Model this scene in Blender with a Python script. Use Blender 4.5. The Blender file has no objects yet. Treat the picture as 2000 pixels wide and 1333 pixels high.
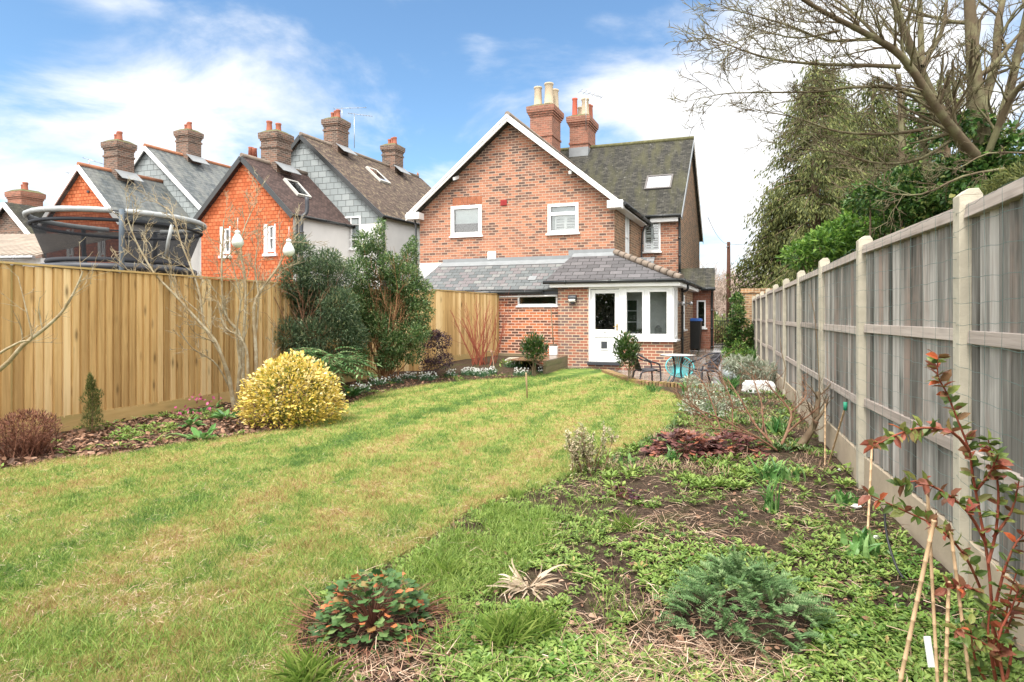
import bpy, math, random
import numpy as np
from mathutils import Vector, Matrix, geometry, noise as mnoise

# ------------------------------------------------------------------ camera, sky, sun
SC = bpy.context.scene
COL = SC.collection
F, EYE, HOR = 1180.0, 1.45, 618.0
cam = bpy.data.cameras.new("camera"); camo = bpy.data.objects.new("camera", cam); COL.objects.link(camo)
camo.location = (0, 0, EYE); camo.rotation_euler = (math.radians(90), 0, 0)
cam.sensor_width = 36; cam.lens = F / 2000 * 36; cam.shift_y = -48.5 / 2000
cam.clip_start = 0.05; cam.clip_end = 3000
SC.camera = camo
SC.render.resolution_x, SC.render.resolution_y = 1024, 682
SC.view_settings.view_transform = 'Standard'; SC.view_settings.look = 'None'
SC.view_settings.exposure = 1.1; SC.view_settings.gamma = 1
SC.cycles.max_bounces = 8; SC.cycles.transparent_max_bounces = 24
SC.cycles.use_denoising = True

def sky_world():
    w = bpy.data.worlds.new("World"); SC.world = w; w.use_nodes = True
    nt = w.node_tree; nt.nodes.clear(); N = nt.nodes.new; L = nt.links.new
    out = N('ShaderNodeOutputWorld'); bg = N('ShaderNodeBackground'); bg.inputs[1].default_value = 0.15
    sky = N('ShaderNodeTexSky'); sky.sky_type = 'NISHITA'; sky.sun_disc = False
    sky.sun_elevation = math.radians(58); sky.sun_rotation = math.radians(211)
    sky.air_density = 1.0; sky.dust_density = 0.6; sky.ozone_density = 2.5
    tc = N('ShaderNodeTexCoord')
    sep = N('ShaderNodeSeparateXYZ'); L(tc.outputs['Generated'], sep.inputs[0])
    def M(op, a, b=None, c=None):
        n = N('ShaderNodeMath'); n.operation = op
        for i, q in enumerate((a, b, c)):
            if q is None: continue
            if isinstance(q, (int, float)): n.inputs[i].default_value = q
            else: L(q, n.inputs[i])
        return n.outputs[0]
    az = M('ARCTAN2', sep.outputs[0], sep.outputs[1])
    el = M('ARCSINE', sep.outputs[2])
    # cloud field: a layer high above, flattened towards the horizon
    den = M('ADD', M('MAXIMUM', sep.outputs[2], 0.0), 0.22)
    cx = M('DIVIDE', sep.outputs[0], den); cy = M('DIVIDE', sep.outputs[1], den)
    cv = N('ShaderNodeCombineXYZ'); L(cx, cv.inputs[0]); L(cy, cv.inputs[1])
    n1 = N('ShaderNodeTexNoise'); n1.inputs['Scale'].default_value = 1.7; n1.inputs['Detail'].default_value = 9; n1.inputs['Roughness'].default_value = 0.58
    n1.inputs['Distortion'].default_value = 0.35
    L(cv.outputs[0], n1.inputs['Vector'])
    # where the cloud banks of the day stand (azimuth, elevation in radians)
    def blob(a, e, wa, we, k):
        da = M('DIVIDE', M('SUBTRACT', az, a), wa); de = M('DIVIDE', M('SUBTRACT', el, e), we)
        return M('MULTIPLY', M('EXPONENT', M('MULTIPLY', M('ADD', M('MULTIPLY', da, da), M('MULTIPLY', de, de)), -1.0)), k)
    def pb(px, py, wpx, wpy, k):
        X = (px - 1000) / F; Z = (HOR - py) / F
        a = math.atan(X); e = math.atan(Z / math.sqrt(1 + X * X)); r = math.sqrt(1 + X * X)
        return blob(a, e, wpx / F / (r * r), wpy / F / r, k)
    acc = None
    for q in [(40, 330, 260, 120, .62), (270, 190, 200, 90, .5), (560, 190, 110, 60, .3), (260, 10, 160, 35, .34), (440, 270, 240, 60, .26),
              (1260, 190, 150, 70, .36), (1420, 330, 230, 200, .68), (1560, 90, 250, 150, .52), (1350, 250, 130, 70, .35), (940, 90, 35, 50, .2),
              (1170, 45, 60, 18, .22), (1900, 200, 350, 200, .45), (1000, 560, 1600, 90, .32), (-400, 250, 300, 200, .4), (840, 350, 60, 30, .3), (2500, 300, 500, 300, .5)]:
        b = pb(*q); acc = b if acc is None else M('ADD', acc, b)
    # cloud cover added out of view behind the camera, for fill light
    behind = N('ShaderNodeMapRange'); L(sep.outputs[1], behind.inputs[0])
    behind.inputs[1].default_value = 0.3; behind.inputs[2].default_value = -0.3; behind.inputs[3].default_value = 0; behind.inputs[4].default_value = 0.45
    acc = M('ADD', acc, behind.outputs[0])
    fld = M('ADD', M('MULTIPLY', M('SUBTRACT', n1.outputs[0], 0.5), 2.6), acc)
    mr = N('ShaderNodeMapRange'); mr.interpolation_type = 'SMOOTHSTEP'; L(fld, mr.inputs[0]); mr.inputs[1].default_value = 0.0; mr.inputs[2].default_value = 0.78
    n2 = N('ShaderNodeTexNoise'); n2.inputs['Scale'].default_value = 3.2; n2.inputs['Detail'].default_value = 7
    L(cv.outputs[0], n2.inputs['Vector'])
    cr = N('ShaderNodeValToRGB'); L(n2.outputs[0], cr.inputs[0])
    cr.color_ramp.elements[0].position = .3; cr.color_ramp.elements[0].color = (3.45, 3.5, 3.6, 1)
    cr.color_ramp.elements[1].position = .62; cr.color_ramp.elements[1].color = (4.1, 4.1, 4.1, 1)
    mx = N('ShaderNodeMixRGB'); L(mr.outputs[0], mx.inputs[0])
    hs = N('ShaderNodeHueSaturation'); L(sky.outputs[0], hs.inputs['Color']); hs.inputs['Saturation'].default_value = 1.0; hs.inputs['Value'].default_value = 1.0
    tint = N('ShaderNodeMixRGB'); tint.blend_type = 'MULTIPLY'; tint.inputs[0].default_value = 1; tint.inputs[2].default_value = (.60, .71, .73, 1); L(hs.outputs[0], tint.inputs[1]); L(tint.outputs[0], mx.inputs[1]); L(cr.outputs[0], mx.inputs[2])
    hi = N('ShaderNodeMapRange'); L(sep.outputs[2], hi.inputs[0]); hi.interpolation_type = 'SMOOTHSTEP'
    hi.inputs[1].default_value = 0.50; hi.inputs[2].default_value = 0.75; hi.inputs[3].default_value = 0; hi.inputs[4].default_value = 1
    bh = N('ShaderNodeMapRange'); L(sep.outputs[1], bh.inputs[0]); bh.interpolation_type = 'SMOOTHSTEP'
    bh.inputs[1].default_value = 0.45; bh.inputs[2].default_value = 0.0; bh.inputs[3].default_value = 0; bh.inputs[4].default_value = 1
    high = N('ShaderNodeMixRGB'); high.inputs[2].default_value = (11.5, 11.1, 10.6, 1)  # unseen sky overhead and behind brightened, added to raise the ambient light
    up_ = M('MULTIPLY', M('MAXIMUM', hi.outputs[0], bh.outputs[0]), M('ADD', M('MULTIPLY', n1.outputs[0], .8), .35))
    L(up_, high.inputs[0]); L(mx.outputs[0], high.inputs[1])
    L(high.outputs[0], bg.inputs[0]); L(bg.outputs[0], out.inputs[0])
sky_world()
sun = bpy.data.lights.new("sun", 'SUN'); suno = bpy.data.objects.new("sun", sun); COL.objects.link(suno)
sun.energy = 2.4; sun.angle = math.radians(20); sun.color = (1.0, 0.955, 0.88)
_d = Vector((0.30, 0.50, -0.95)); suno.rotation_euler = _d.to_track_quat('-Z', 'Y').to_euler()

# ------------------------------------------------------------------ helpers
RNG = np.random.default_rng(7); random.seed(7)
def vec(*a): return np.array(a, float)
def unit(v): v = np.asarray(v, float); return v / (np.linalg.norm(v) + 1e-12)
def PT(px, py, Y): return vec((px - 1000) / F * Y, Y, EYE - (py - HOR) / F * Y)
def sm(t): t = max(0.0, min(1.0, t)); return t * t * (3 - 2 * t)
def prof(y): return -.1 + .44 * sm((y - 16.2) / 4.6)     # the paving climbs to the gate
def pat0(x): return 14.05 if x < 1.9 else max(12.3, 13.75 - (x - 1.9) * .62)
def pat1(y): return .357 * y
def gh(x, y):            # height of the soil
    a = 0.27 * sm((y - 14.2) / 2.0) * sm((0.9 - x) / 0.5)
    b = 0.34 * sm((y - 16.5) / 5.0) * sm((x - 4.2) / 1.2)
    c = -2.2 * sm((y - 26) / 25.0)
    m = sm((y - pat0(x) - .02) / .3) * sm((x - .95) / .3) * sm((pat1(y) - x) / .25) * sm((26 - y) / 2)
    return (a + b + c) * (1 - m) + (prof(y) - .09) * m
def G(px, py, dz=0.0):    # the point of the ground seen there
    z = 0.0
    for _ in range(12):
        Y = (EYE - z) * F / (py - HOR); z = 0.5 * z + 0.5 * (gh((px - 1000) / F * Y, Y) + dz)
    return vec((px - 1000) / F * Y, Y, z)
def setp(o, label=None, cat=None, group=None, kind=None):
    if label: o['label'] = label
    if cat: o['category'] = cat
    if group: o['group'] = group
    if kind: o['kind'] = kind
    return o
def thing(name, label, cat, loc=(0, 0, 0), group=None):
    o = bpy.data.objects.new(name, None); COL.objects.link(o); o.location = loc; o.empty_display_size = .1
    return setp(o, label, cat, group)
def root_of(o):
    while o.parent: o = o.parent
    return o
def link(name, me, parent):
    o = bpy.data.objects.new(name, me); COL.objects.link(o)
    if parent is not None:
        o.parent = parent
        r = root_of(parent)
        if parent is r: o.matrix_parent_inverse = Matrix.Translation(-r.location)
    return o
def dup(root, delta, label=None, rz=0.0, sc=1.0):
    r = root.copy(); COL.objects.link(r); r.location = Vector(root.location) + Vector(delta); r.rotation_euler = (0, 0, rz); r.scale = (sc, sc, sc)
    if label: r['label'] = label
    for ch in list(root.children):
        c = ch.copy(); COL.objects.link(c); c.parent = r
        for g in list(ch.children):
            d = g.copy(); COL.objects.link(d); d.parent = c
    return r

class MB:
    def __init__(s): s.v = []; s.f = []; s.r = []; s.sm = []
    def poly(s, pts, rnd=None, smooth=False):
        b = len(s.v); s.v += [tuple(map(float, p)) for p in pts]; s.f.append(tuple(range(b, b + len(pts))))
        s.r.append(random.random() if rnd is None else rnd); s.sm.append(smooth)
    def hexa(s, c, rnd=None):      # 8 corners: bottom 4, top 4
        rnd = random.random() if rnd is None else rnd
        b = len(s.v); s.v += [tuple(map(float, p)) for p in c]
        for q in ((3, 2, 1, 0), (4, 5, 6, 7), (0, 1, 5, 4), (1, 2, 6, 5), (2, 3, 7, 6), (3, 0, 4, 7)):
            s.f.append(tuple(b + i for i in q)); s.r.append(rnd); s.sm.append(False)
    def box(s, c, size, rz=0.0, rnd=None):
        cx, cy, cz = c; a, b_, h = size[0] / 2, size[1] / 2, size[2] / 2; co, si = math.cos(rz), math.sin(rz)
        P = []
        for z in (-h, h):
            for x, y in ((-a, -b_), (a, -b_), (a, b_), (-a, b_)):
                P.append((cx + x * co - y * si, cy + x * si + y * co, cz + z))
        s.hexa(P, rnd)
    def wbox(s, W, s0, s1, o0, o1, z0, z1, rnd=None):
        P = [W.p(a, o, z) for z in (z0, z1) for a, o in ((s0, o0), (s1, o0), (s1, o1), (s0, o1))]
        s.hexa(P, rnd)
    def beam(s, p0, p1, w, h, up=(0, 0, 1), rnd=None):
        p0 = np.asarray(p0, float); p1 = np.asarray(p1, float); d = unit(p1 - p0); sd = unit(np.cross(d, up)); u2 = np.cross(sd, d)
        P = []
        for k in (-1, 1):
            for e, j in ((p0, -1), (p0, 1), (p1, 1), (p1, -1)): P.append(e + sd * j * w / 2 + u2 * k * h / 2)
        s.hexa(P, rnd)
    def slab(s, q, th, rnd=None):
        q = [np.asarray(p, float) for p in q]; n = unit(np.cross(q[1] - q[0], q[2] - q[1]))
        if n[2] < 0: n = -n
        s.hexa([p - n * th for p in q] + q, rnd)
    def tube(s, pts, rad, n=8, rnd=None, smooth=True, cap=True):
        rnd = random.random() if rnd is None else rnd
        pts = [np.asarray(p, float) for p in pts]; m = len(pts)
        if isinstance(rad, (int, float)): rad = [rad] * m
        d0 = unit(pts[1] - pts[0]); ref = unit(np.cross(d0, (0.03, 0.02, 1) if abs(d0[2]) < .9 else (1, 0.02, 0)))
        b = len(s.v)
        for i, p in enumerate(pts):
            d = unit(pts[min(i + 1, m - 1)] - pts[max(i - 1, 0)]); ref = unit(ref - d * np.dot(ref, d)); bi = np.cross(d, ref)
            for k in range(n):
                a = 2 * math.pi * k / n; s.v.append(tuple(p + (ref * math.cos(a) + bi * math.sin(a)) * rad[i]))
        for i in range(m - 1):
            for k in range(n):
                k2 = (k + 1) % n
                s.f.append((b + i * n + k, b + i * n + k2, b + (i + 1) * n + k2, b + (i + 1) * n + k)); s.r.append(rnd); s.sm.append(smooth)
        if cap:
            s.f.append(tuple(b + k for k in reversed(range(n)))); s.r.append(rnd); s.sm.append(False)
            s.f.append(tuple(b + (m - 1) * n + k for k in range(n))); s.r.append(rnd); s.sm.append(False)
    def lathe(s, o, prof, n=20, rnd=None, axis=(0, 0, 1)):
        ax = unit(axis); s.tube([np.asarray(o, float) + ax * (z + 2e-4 * k) for k, (r, z) in enumerate(prof)], [max(r, 1e-4) for r, z in prof], n, rnd)
    def wall(s, W, outline, holes=(), depth=.1, rnd=.5):
        outer = [Vector((a, z, 0)) for a, z in outline]; loops = [outer]
        for h in holes: loops.append([Vector((h[0], h[2], 0)), Vector((h[1], h[2], 0)), Vector((h[1], h[3], 0)), Vector((h[0], h[3], 0))])
        flat = [v for l in loops for v in l]
        for t in geometry.tessellate_polygon(loops): s.poly([W.p(flat[i].x, 0, flat[i].y) for i in t], rnd)
        for h in holes:
            a, b, c, d = h[:4]
            for (x0, z0), (x1, z1) in (((a, c), (b, c)), ((b, c), (b, d)), ((b, d), (a, d)), ((a, d), (a, c))):
                s.poly([W.p(x0, 0, z0), W.p(x1, 0, z1), W.p(x1, -depth, z1), W.p(x0, -depth, z0)], rnd)
    def build(s, name, mat, parent=None, bev=0.0):
        me = bpy.data.meshes.new(name); me.from_pydata(s.v, [], s.f); me.materials.append(mat)
        at = me.attributes.new('rnd', 'FLOAT', 'FACE'); at.data.foreach_set('value', np.array(s.r, np.float32))
        me.polygons.foreach_set('use_smooth', np.array(s.sm, bool))
        uvl = me.uv_layers.new(name='UVMap'); uv = np.zeros((len(me.loops), 2), np.float32)
        me.update()
        for p in me.polygons:
            n = p.normal
            if abs(n.z) > .98: h = Vector((1, 0, 0)); t = Vector((0, 1, 0))
            else: h = Vector((-n.y, n.x, 0)).normalized(); t = n.cross(h)
            if h.x < -1e-6 or (abs(h.x) <= 1e-6 and h.y < 0): h = -h
            if t.z < -1e-6: t = -t
            for li in p.loop_indices:
                c = me.vertices[me.loops[li].vertex_index].co; uv[li] = (c.dot(h), c.dot(t))
        uvl.data.foreach_set('uv', uv.ravel())
        o = link(name, me, parent)
        if bev:
            m = o.modifiers.new('bevel', 'BEVEL'); m.width = bev; m.segments = 2; m.limit_method = 'ANGLE'
        return o

class NB:      # fast triangle soup
    def __init__(s): s.V = []; s.F = []; s.R = []; s.n = 0
    def add(s, V, Fc, R):
        s.V.append(V); s.F.append(Fc + s.n); s.R.append(R); s.n += len(V)
    def inst(s, tv, tf, pos, A, rnd):      # A: (m,3,3) rows = axes scaled
        m = len(pos); V = np.einsum('ti,mij->mtj', tv, A) + pos[:, None, :]
        Fc = tf[None] + (np.arange(m) * len(tv))[:, None, None]
        s.add(V.reshape(-1, 3), Fc.reshape(-1, 3), np.repeat(rnd, len(tf)))
    def tube(s, pts, rad, n=5, rnd=.5):
        P = np.asarray(pts, float); m = len(P); rad = np.broadcast_to(np.asarray(rad, float), (m,))
        D = np.gradient(P, axis=0); D /= (np.linalg.norm(D, axis=1)[:, None] + 1e-9)
        mean = unit(P[-1] - P[0]); ref = np.cross(mean, (0.12, .05, 1) if abs(mean[2]) < .85 else (1, 0.1, 0))
        A = ref - D * (D @ ref)[:, None]; A /= (np.linalg.norm(A, axis=1)[:, None] + 1e-9); B = np.cross(D, A)
        a = 2 * np.pi * np.arange(n) / n
        V = P[:, None] + (A[:, None] * np.cos(a)[None, :, None] + B[:, None] * np.sin(a)[None, :, None]) * rad[:, None, None]
        i = np.arange(m - 1)[:, None] * n; k = np.arange(n)[None]; k2 = (k + 1) % n
        q = np.stack([i + k, i + k2, i + n + k2, i + n + k], -1).reshape(-1, 4)
        s.add(V.reshape(-1, 3), np.concatenate([q[:, [0, 1, 2]], q[:, [0, 2, 3]]]), np.full(len(q) * 2, rnd))
    def build(s, name, mat, parent=None, smooth=False):
        V = np.concatenate(s.V); Fc = np.concatenate(s.F); R = np.concatenate(s.R)
        me = bpy.data.meshes.new(name); me.vertices.add(len(V)); me.vertices.foreach_set('co', V.astype(np.float32).ravel())
        me.loops.add(Fc.size); me.loops.foreach_set('vertex_index', Fc.astype(np.int32).ravel())
        me.polygons.add(len(Fc)); me.polygons.foreach_set('loop_start', np.arange(0, Fc.size, 3, dtype=np.int32))
        me.polygons.foreach_set('use_smooth', np.full(len(Fc), smooth))
        me.materials.append(mat); me.update(calc_edges=True)
        at = me.attributes.new('rnd', 'FLOAT', 'FACE'); at.data.foreach_set('value', R.astype(np.float32))
        return link(name, me, parent)

T3 = lambda *a: np.array(a, int)
DIAM = (np.array([(0, 0, 0), (.45, -.5, .06), (1, 0, -.05), (.45, .5, .06)], float), np.array([(0, 1, 2), (0, 2, 3)]))
LEAF = (np.array([(0, 0, 0), (.3, -.42, .08), (.3, 0, 0), (.3, .42, .08), (.7, -.36, .02), (.7, 0, -.05), (.7, .36, .02), (1, 0, -.16)], float),
        np.array([(0, 1, 2), (0, 2, 3), (1, 4, 5), (1, 5, 2), (2, 5, 6), (2, 6, 3), (4, 7, 5), (5, 7, 6)]))
BLADE = (np.array([(0, -.5, 0), (0, .5, 0), (.5, -.4, .05), (.5, .4, .05), (1, 0, -.12)], float), np.array([(0, 1, 3), (0, 3, 2), (2, 3, 4)]))
TRI = (np.array([(0, -.5, 0), (0, .5, 0), (1, 0, 0)], float), np.array([(0, 1, 2)]))
def blade_tpl(n=5, bend=.5, tip=.1):   # a long strap leaf that arches over
    V = []; Fc = []
    for i in range(n + 1):
        t = i / n; w = (1 - t) ** .6 * .5 + tip * (1 - t) if i < n else 0.01
        a = bend * t * t * 1.6; V += [(t * math.cos(a * .6), -w, -math.sin(a) * t * .75), (t * math.cos(a * .6), 0.0, -math.sin(a) * t * .75 - .12 * w), (t * math.cos(a * .6), w, -math.sin(a) * t * .75)]
    for i in range(n):
        b = i * 3
        for j in (0, 1): Fc += [(b + j, b + j + 1, b + j + 4), (b + j, b + j + 4, b + j + 3)]
    return np.array(V, float), np.array(Fc)
ARCH = blade_tpl(); UPB = blade_tpl(5, .28)
def lobed(k=5, depth=.3):               # round scalloped leaf, petiole end at origin
    V = [(.5, 0, .04)]; m = k * 4
    for i in range(m):
        a = math.pi + 2 * math.pi * i / m; r = .5 * (1 - depth * (0.5 - 0.5 * math.cos(k * (a - math.pi)))) if i else .15
        V.append((.5 + r * math.cos(a), r * math.sin(a), -.05 * math.cos(2 * a)))
    return np.array(V, float), np.array([(0, 1 + i, 1 + (i + 1) % m) for i in range(m)])
LOBE = lobed()
def axes(d, up, L, W):
    d = d / (np.linalg.norm(d, axis=1)[:, None] + 1e-9); y = np.cross(up, d); y /= (np.linalg.norm(y, axis=1)[:, None] + 1e-9); z = np.cross(d, y)
    return np.stack([d * L[:, None], y * W[:, None], z * L[:, None]], 1)
def rdir(n, rng=RNG):
    v = rng.normal(size=(n, 3)); return v / np.linalg.norm(v, axis=1)[:, None]
def leaves(nb, pos, d, L, W, tpl=DIAM, rng=RNG, upj=.6, rnd=None, lv=.3):
    n = len(pos); up = vec(0, 0, 1) + rdir(n, rng) * upj
    LL = L * (1 + rng.uniform(-lv, lv, n)); nb.inst(tpl[0], tpl[1], pos, axes(d, up, LL, LL * W / L), rng.random(n) if rnd is None else rnd)
def clump(nb, c, r, n, L, W, tpl=DIAM, rng=RNG, shell=.45, zb=.2, upj=.7, rlo=0, rhi=1):
    q = rdir(n, rng); rr = rng.uniform(shell, 1, n) ** .7; r = np.broadcast_to(np.asarray(r, float), (3,))
    pos = np.asarray(c) + q * rr[:, None] * r; d = q * .8 + rdir(n, rng) * .8; d[:, 2] += zb
    leaves(nb, pos, d, L, W, tpl, rng, upj, rng.uniform(rlo, rhi, n))

def grow(out, p, d, L, r, lvl, P, rng=random):
    seg = P.get('seg', 5); pts = [np.array(p, float)]; rad = [r]; d = unit(d); kids = []
    tip = r * P.get('taper', .35)
    for i in range(seg):
        w = P['wander'] * (1 if lvl else .6)
        d = unit(d + vec(rng.gauss(0, w), rng.gauss(0, w), rng.gauss(0, w)) + vec(0, 0, P.get('up', 0)))
        pts.append(pts[-1] + d * L / seg); rad.append(r + (tip - r) * (i + 1) / seg); kids.append(d)
    out.append((pts, rad, lvl))
    if lvl >= P['levels']: return
    nk = P['kids'][min(lvl, len(P['kids']) - 1)]
    for k in range(nk):
        t = P.get('start', .25) + (1 - P.get('start', .25)) * (k + rng.random()) / nk; i = min(int(t * seg), seg - 1); fr = t * seg - i
        q = pts[i] + (pts[i + 1] - pts[i]) * fr; dd = kids[i]; sd = unit(np.cross(dd, rdir(1)[0])); a = math.radians(rng.uniform(*P['ang']))
        nd = dd * math.cos(a) + sd * math.sin(a)
        ll = L * rng.uniform(*P['lr']) * (1.1 - .5 * t); rr = max(rad[i] * rng.uniform(.45, .65), P.get('rmin', .003))
        grow(out, q, nd, ll, rr, lvl + 1, P, rng)
def along(out, pts, r0, r1, P, n, L, lvl=1, rng=random, t0=.2):   # twigs off a given limb
    pts = [np.asarray(p, float) for p in pts]; m = len(pts) - 1
    out.append((pts, [r0 + (r1 - r0) * i / m for i in range(m + 1)], 0))
    for k in range(n):
        t = (t0 + (1 - t0) * (k + rng.random()) / n) * m; i = min(int(t), m - 1); q = pts[i] + (pts[i + 1] - pts[i]) * (t - i)
        dd = unit(pts[i + 1] - pts[i]); sd = unit(np.cross(dd, rdir(1)[0])); a = math.radians(rng.uniform(*P['ang']))
        grow(out, q, dd * math.cos(a) + sd * math.sin(a), L * rng.uniform(.5, 1.1), max((r0 + (r1 - r0) * t / m) * rng.uniform(.3, .5), P.get('rmin', .003)), lvl, P, rng)
def smooth_path(pts, k=4):
    pts = [np.asarray(p, float) for p in pts]; out = []
    for i in range(len(pts) - 1):
        p0 = pts[max(i - 1, 0)]; p1 = pts[i]; p2 = pts[i + 1]; p3 = pts[min(i + 2, len(pts) - 1)]
        for j in range(k):
            t = j / k; out.append(.5 * ((2 * p1) + (-p0 + p2) * t + (2 * p0 - 5 * p1 + 4 * p2 - p3) * t * t + (-p0 + 3 * p1 - 3 * p2 + p3) * t ** 3))
    return out + [pts[-1]]
def tubes(nb, out, sides=(7, 5, 4, 3), rng=random):
    for pts, rad, lvl in out: nb.tube(pts, rad, sides[min(lvl, len(sides) - 1)], rng.random())

# ------------------------------------------------------------------ materials
MATS = {}
class NT:
    def __init__(s, name):
        s.m = bpy.data.materials.new(name); s.m.use_nodes = True; s.t = s.m.node_tree; s.t.nodes.clear()
        s.out = s.n('ShaderNodeOutputMaterial'); s.b = s.n('ShaderNodeBsdfPrincipled'); s.l(s.b.outputs[0], s.out.inputs[0])
        s.tc = s.n('ShaderNodeTexCoord'); s.geo = s.n('ShaderNodeNewGeometry')
    def n(s, k, **kw):
        x = s.t.nodes.new(k)
        for a, b in kw.items(): setattr(x, a, b)
        return x
    def l(s, a, b): s.t.links.new(a, b)
    def val(s, sock, v):
        if isinstance(v, (int, float)): sock.default_value = v
        elif isinstance(v, tuple): sock.default_value = (*v, 1) if len(v) == 3 and sock.type == 'RGBA' else v
        else: s.l(v, sock)
    def math(s, op, a, b=0.0, c=None, clamp=False):
        x = s.n('ShaderNodeMath', operation=op, use_clamp=clamp); s.val(x.inputs[0], a); s.val(x.inputs[1], b)
        if c is not None: s.val(x.inputs[2], c)
        return x.outputs[0]
    def noise(s, vec_, scale, detail=4, rough=.55, dist=0.0):
        x = s.n('ShaderNodeTexNoise'); s.l(vec_, x.inputs['Vector']); x.inputs['Scale'].default_value = scale; x.inputs['Detail'].default_value = detail
        x.inputs['Roughness'].default_value = rough; x.inputs['Distortion'].default_value = dist; return x.outputs[0]
    def map(s, vec_, sc=(1, 1, 1), loc=(0, 0, 0)):
        x = s.n('ShaderNodeMapping'); s.l(vec_, x.inputs[0]); x.inputs['Scale'].default_value = sc; x.inputs['Location'].default_value = loc; return x.outputs[0]
    def ramp(s, f, stops, interp='LINEAR'):
        x = s.n('ShaderNodeValToRGB'); s.val(x.inputs[0], f); e = x.color_ramp.elements; x.color_ramp.interpolation = interp
        while len(e) < len(stops): e.new(.5)
        for i, (p, c) in enumerate(stops): e[i].position = p; e[i].color = (*c, 1)
        return x.outputs[0]
    def mix(s, f, a, b, mode='MIX'):
        x = s.n('ShaderNodeMixRGB', blend_type=mode); s.val(x.inputs[0], f); s.val(x.inputs[1], a); s.val(x.inputs[2], b); return x.outputs[0]
    def bump(s, h, st=.5, dist=.01):
        x = s.n('ShaderNodeBump'); s.l(h, x.inputs['Height']); x.inputs['Strength'].default_value = st; x.inputs['Distance'].default_value = dist
        s.l(x.outputs[0], s.b.inputs['Normal'])
    def rnd(s):
        x = s.n('ShaderNodeAttribute'); x.attribute_name = 'rnd'; return x.outputs['Fac']
    def fin(s, col=None, rough=.7, spec=.3, metal=0.0):
        if col is not None: s.val(s.b.inputs['Base Color'], col)
        s.val(s.b.inputs['Roughness'], rough); s.b.inputs['Specular IOR Level'].default_value = spec; s.val(s.b.inputs['Metallic'], metal); return s.m
def plain(name, col, rough=.6, spec=.3, metal=0.0, var=.08, scale=6, bump=0.0):
    s = NT(name); p = s.tc.outputs['Object']; nz = s.noise(p, scale, 5)
    c = s.mix(nz, tuple(max(0, x * (1 - var * 2)) for x in col), tuple(min(1, x * (1 + var)) for x in col))
    if bump: s.bump(s.noise(p, scale * 12, 3), bump, .004)
    return s.fin(c, rough, spec, metal)
def brick(name, stops, mortar, row=.083, bw=.225, ms=.011, hstain=.25, flat=False, bumpd=.006, dark_above=None):
    s = NT(name); uv = s.tc.outputs['UV']
    b = s.n('ShaderNodeTexBrick'); s.l(uv, b.inputs['Vector']); b.inputs['Color1'].default_value = (0, 0, 0, 1); b.inputs['Color2'].default_value = (1, 1, 1, 1); b.inputs['Mortar'].default_value = (.5, .5, .5, 1)
    b.inputs['Scale'].default_value = 1; b.inputs['Brick Width'].default_value = bw; b.inputs['Row Height'].default_value = row; b.inputs['Mortar Size'].default_value = ms; b.inputs['Mortar Smooth'].default_value = .3
    b.inputs['Bias'].default_value = 0.0
    n1 = s.noise(uv, 14, 6, .65); n2 = s.noise(uv, .7, 4)
    f = s.math('ADD', s.math('MULTIPLY', b.outputs['Color'], .8), s.math('MULTIPLY', s.math('SUBTRACT', n1, .5), .6), clamp=True)
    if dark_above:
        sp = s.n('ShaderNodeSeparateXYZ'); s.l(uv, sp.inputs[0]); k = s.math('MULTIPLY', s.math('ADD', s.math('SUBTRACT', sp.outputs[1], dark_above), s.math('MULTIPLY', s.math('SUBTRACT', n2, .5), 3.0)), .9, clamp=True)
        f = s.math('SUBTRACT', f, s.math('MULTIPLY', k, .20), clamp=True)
    c = s.ramp(f, stops)
    c = s.mix(s.math('MULTIPLY', n2, hstain), c, (.16, .13, .10))
    mo = s.mix(n1, tuple(x * .8 for x in mortar), mortar)
    c = s.mix(b.outputs['Fac'], c, mo)
    h = s.math('SUBTRACT', s.math('MULTIPLY', n1, .35), b.outputs['Fac'])
    s.bump(h, .8, bumpd)
    return s.fin(c, .85, .2)
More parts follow.
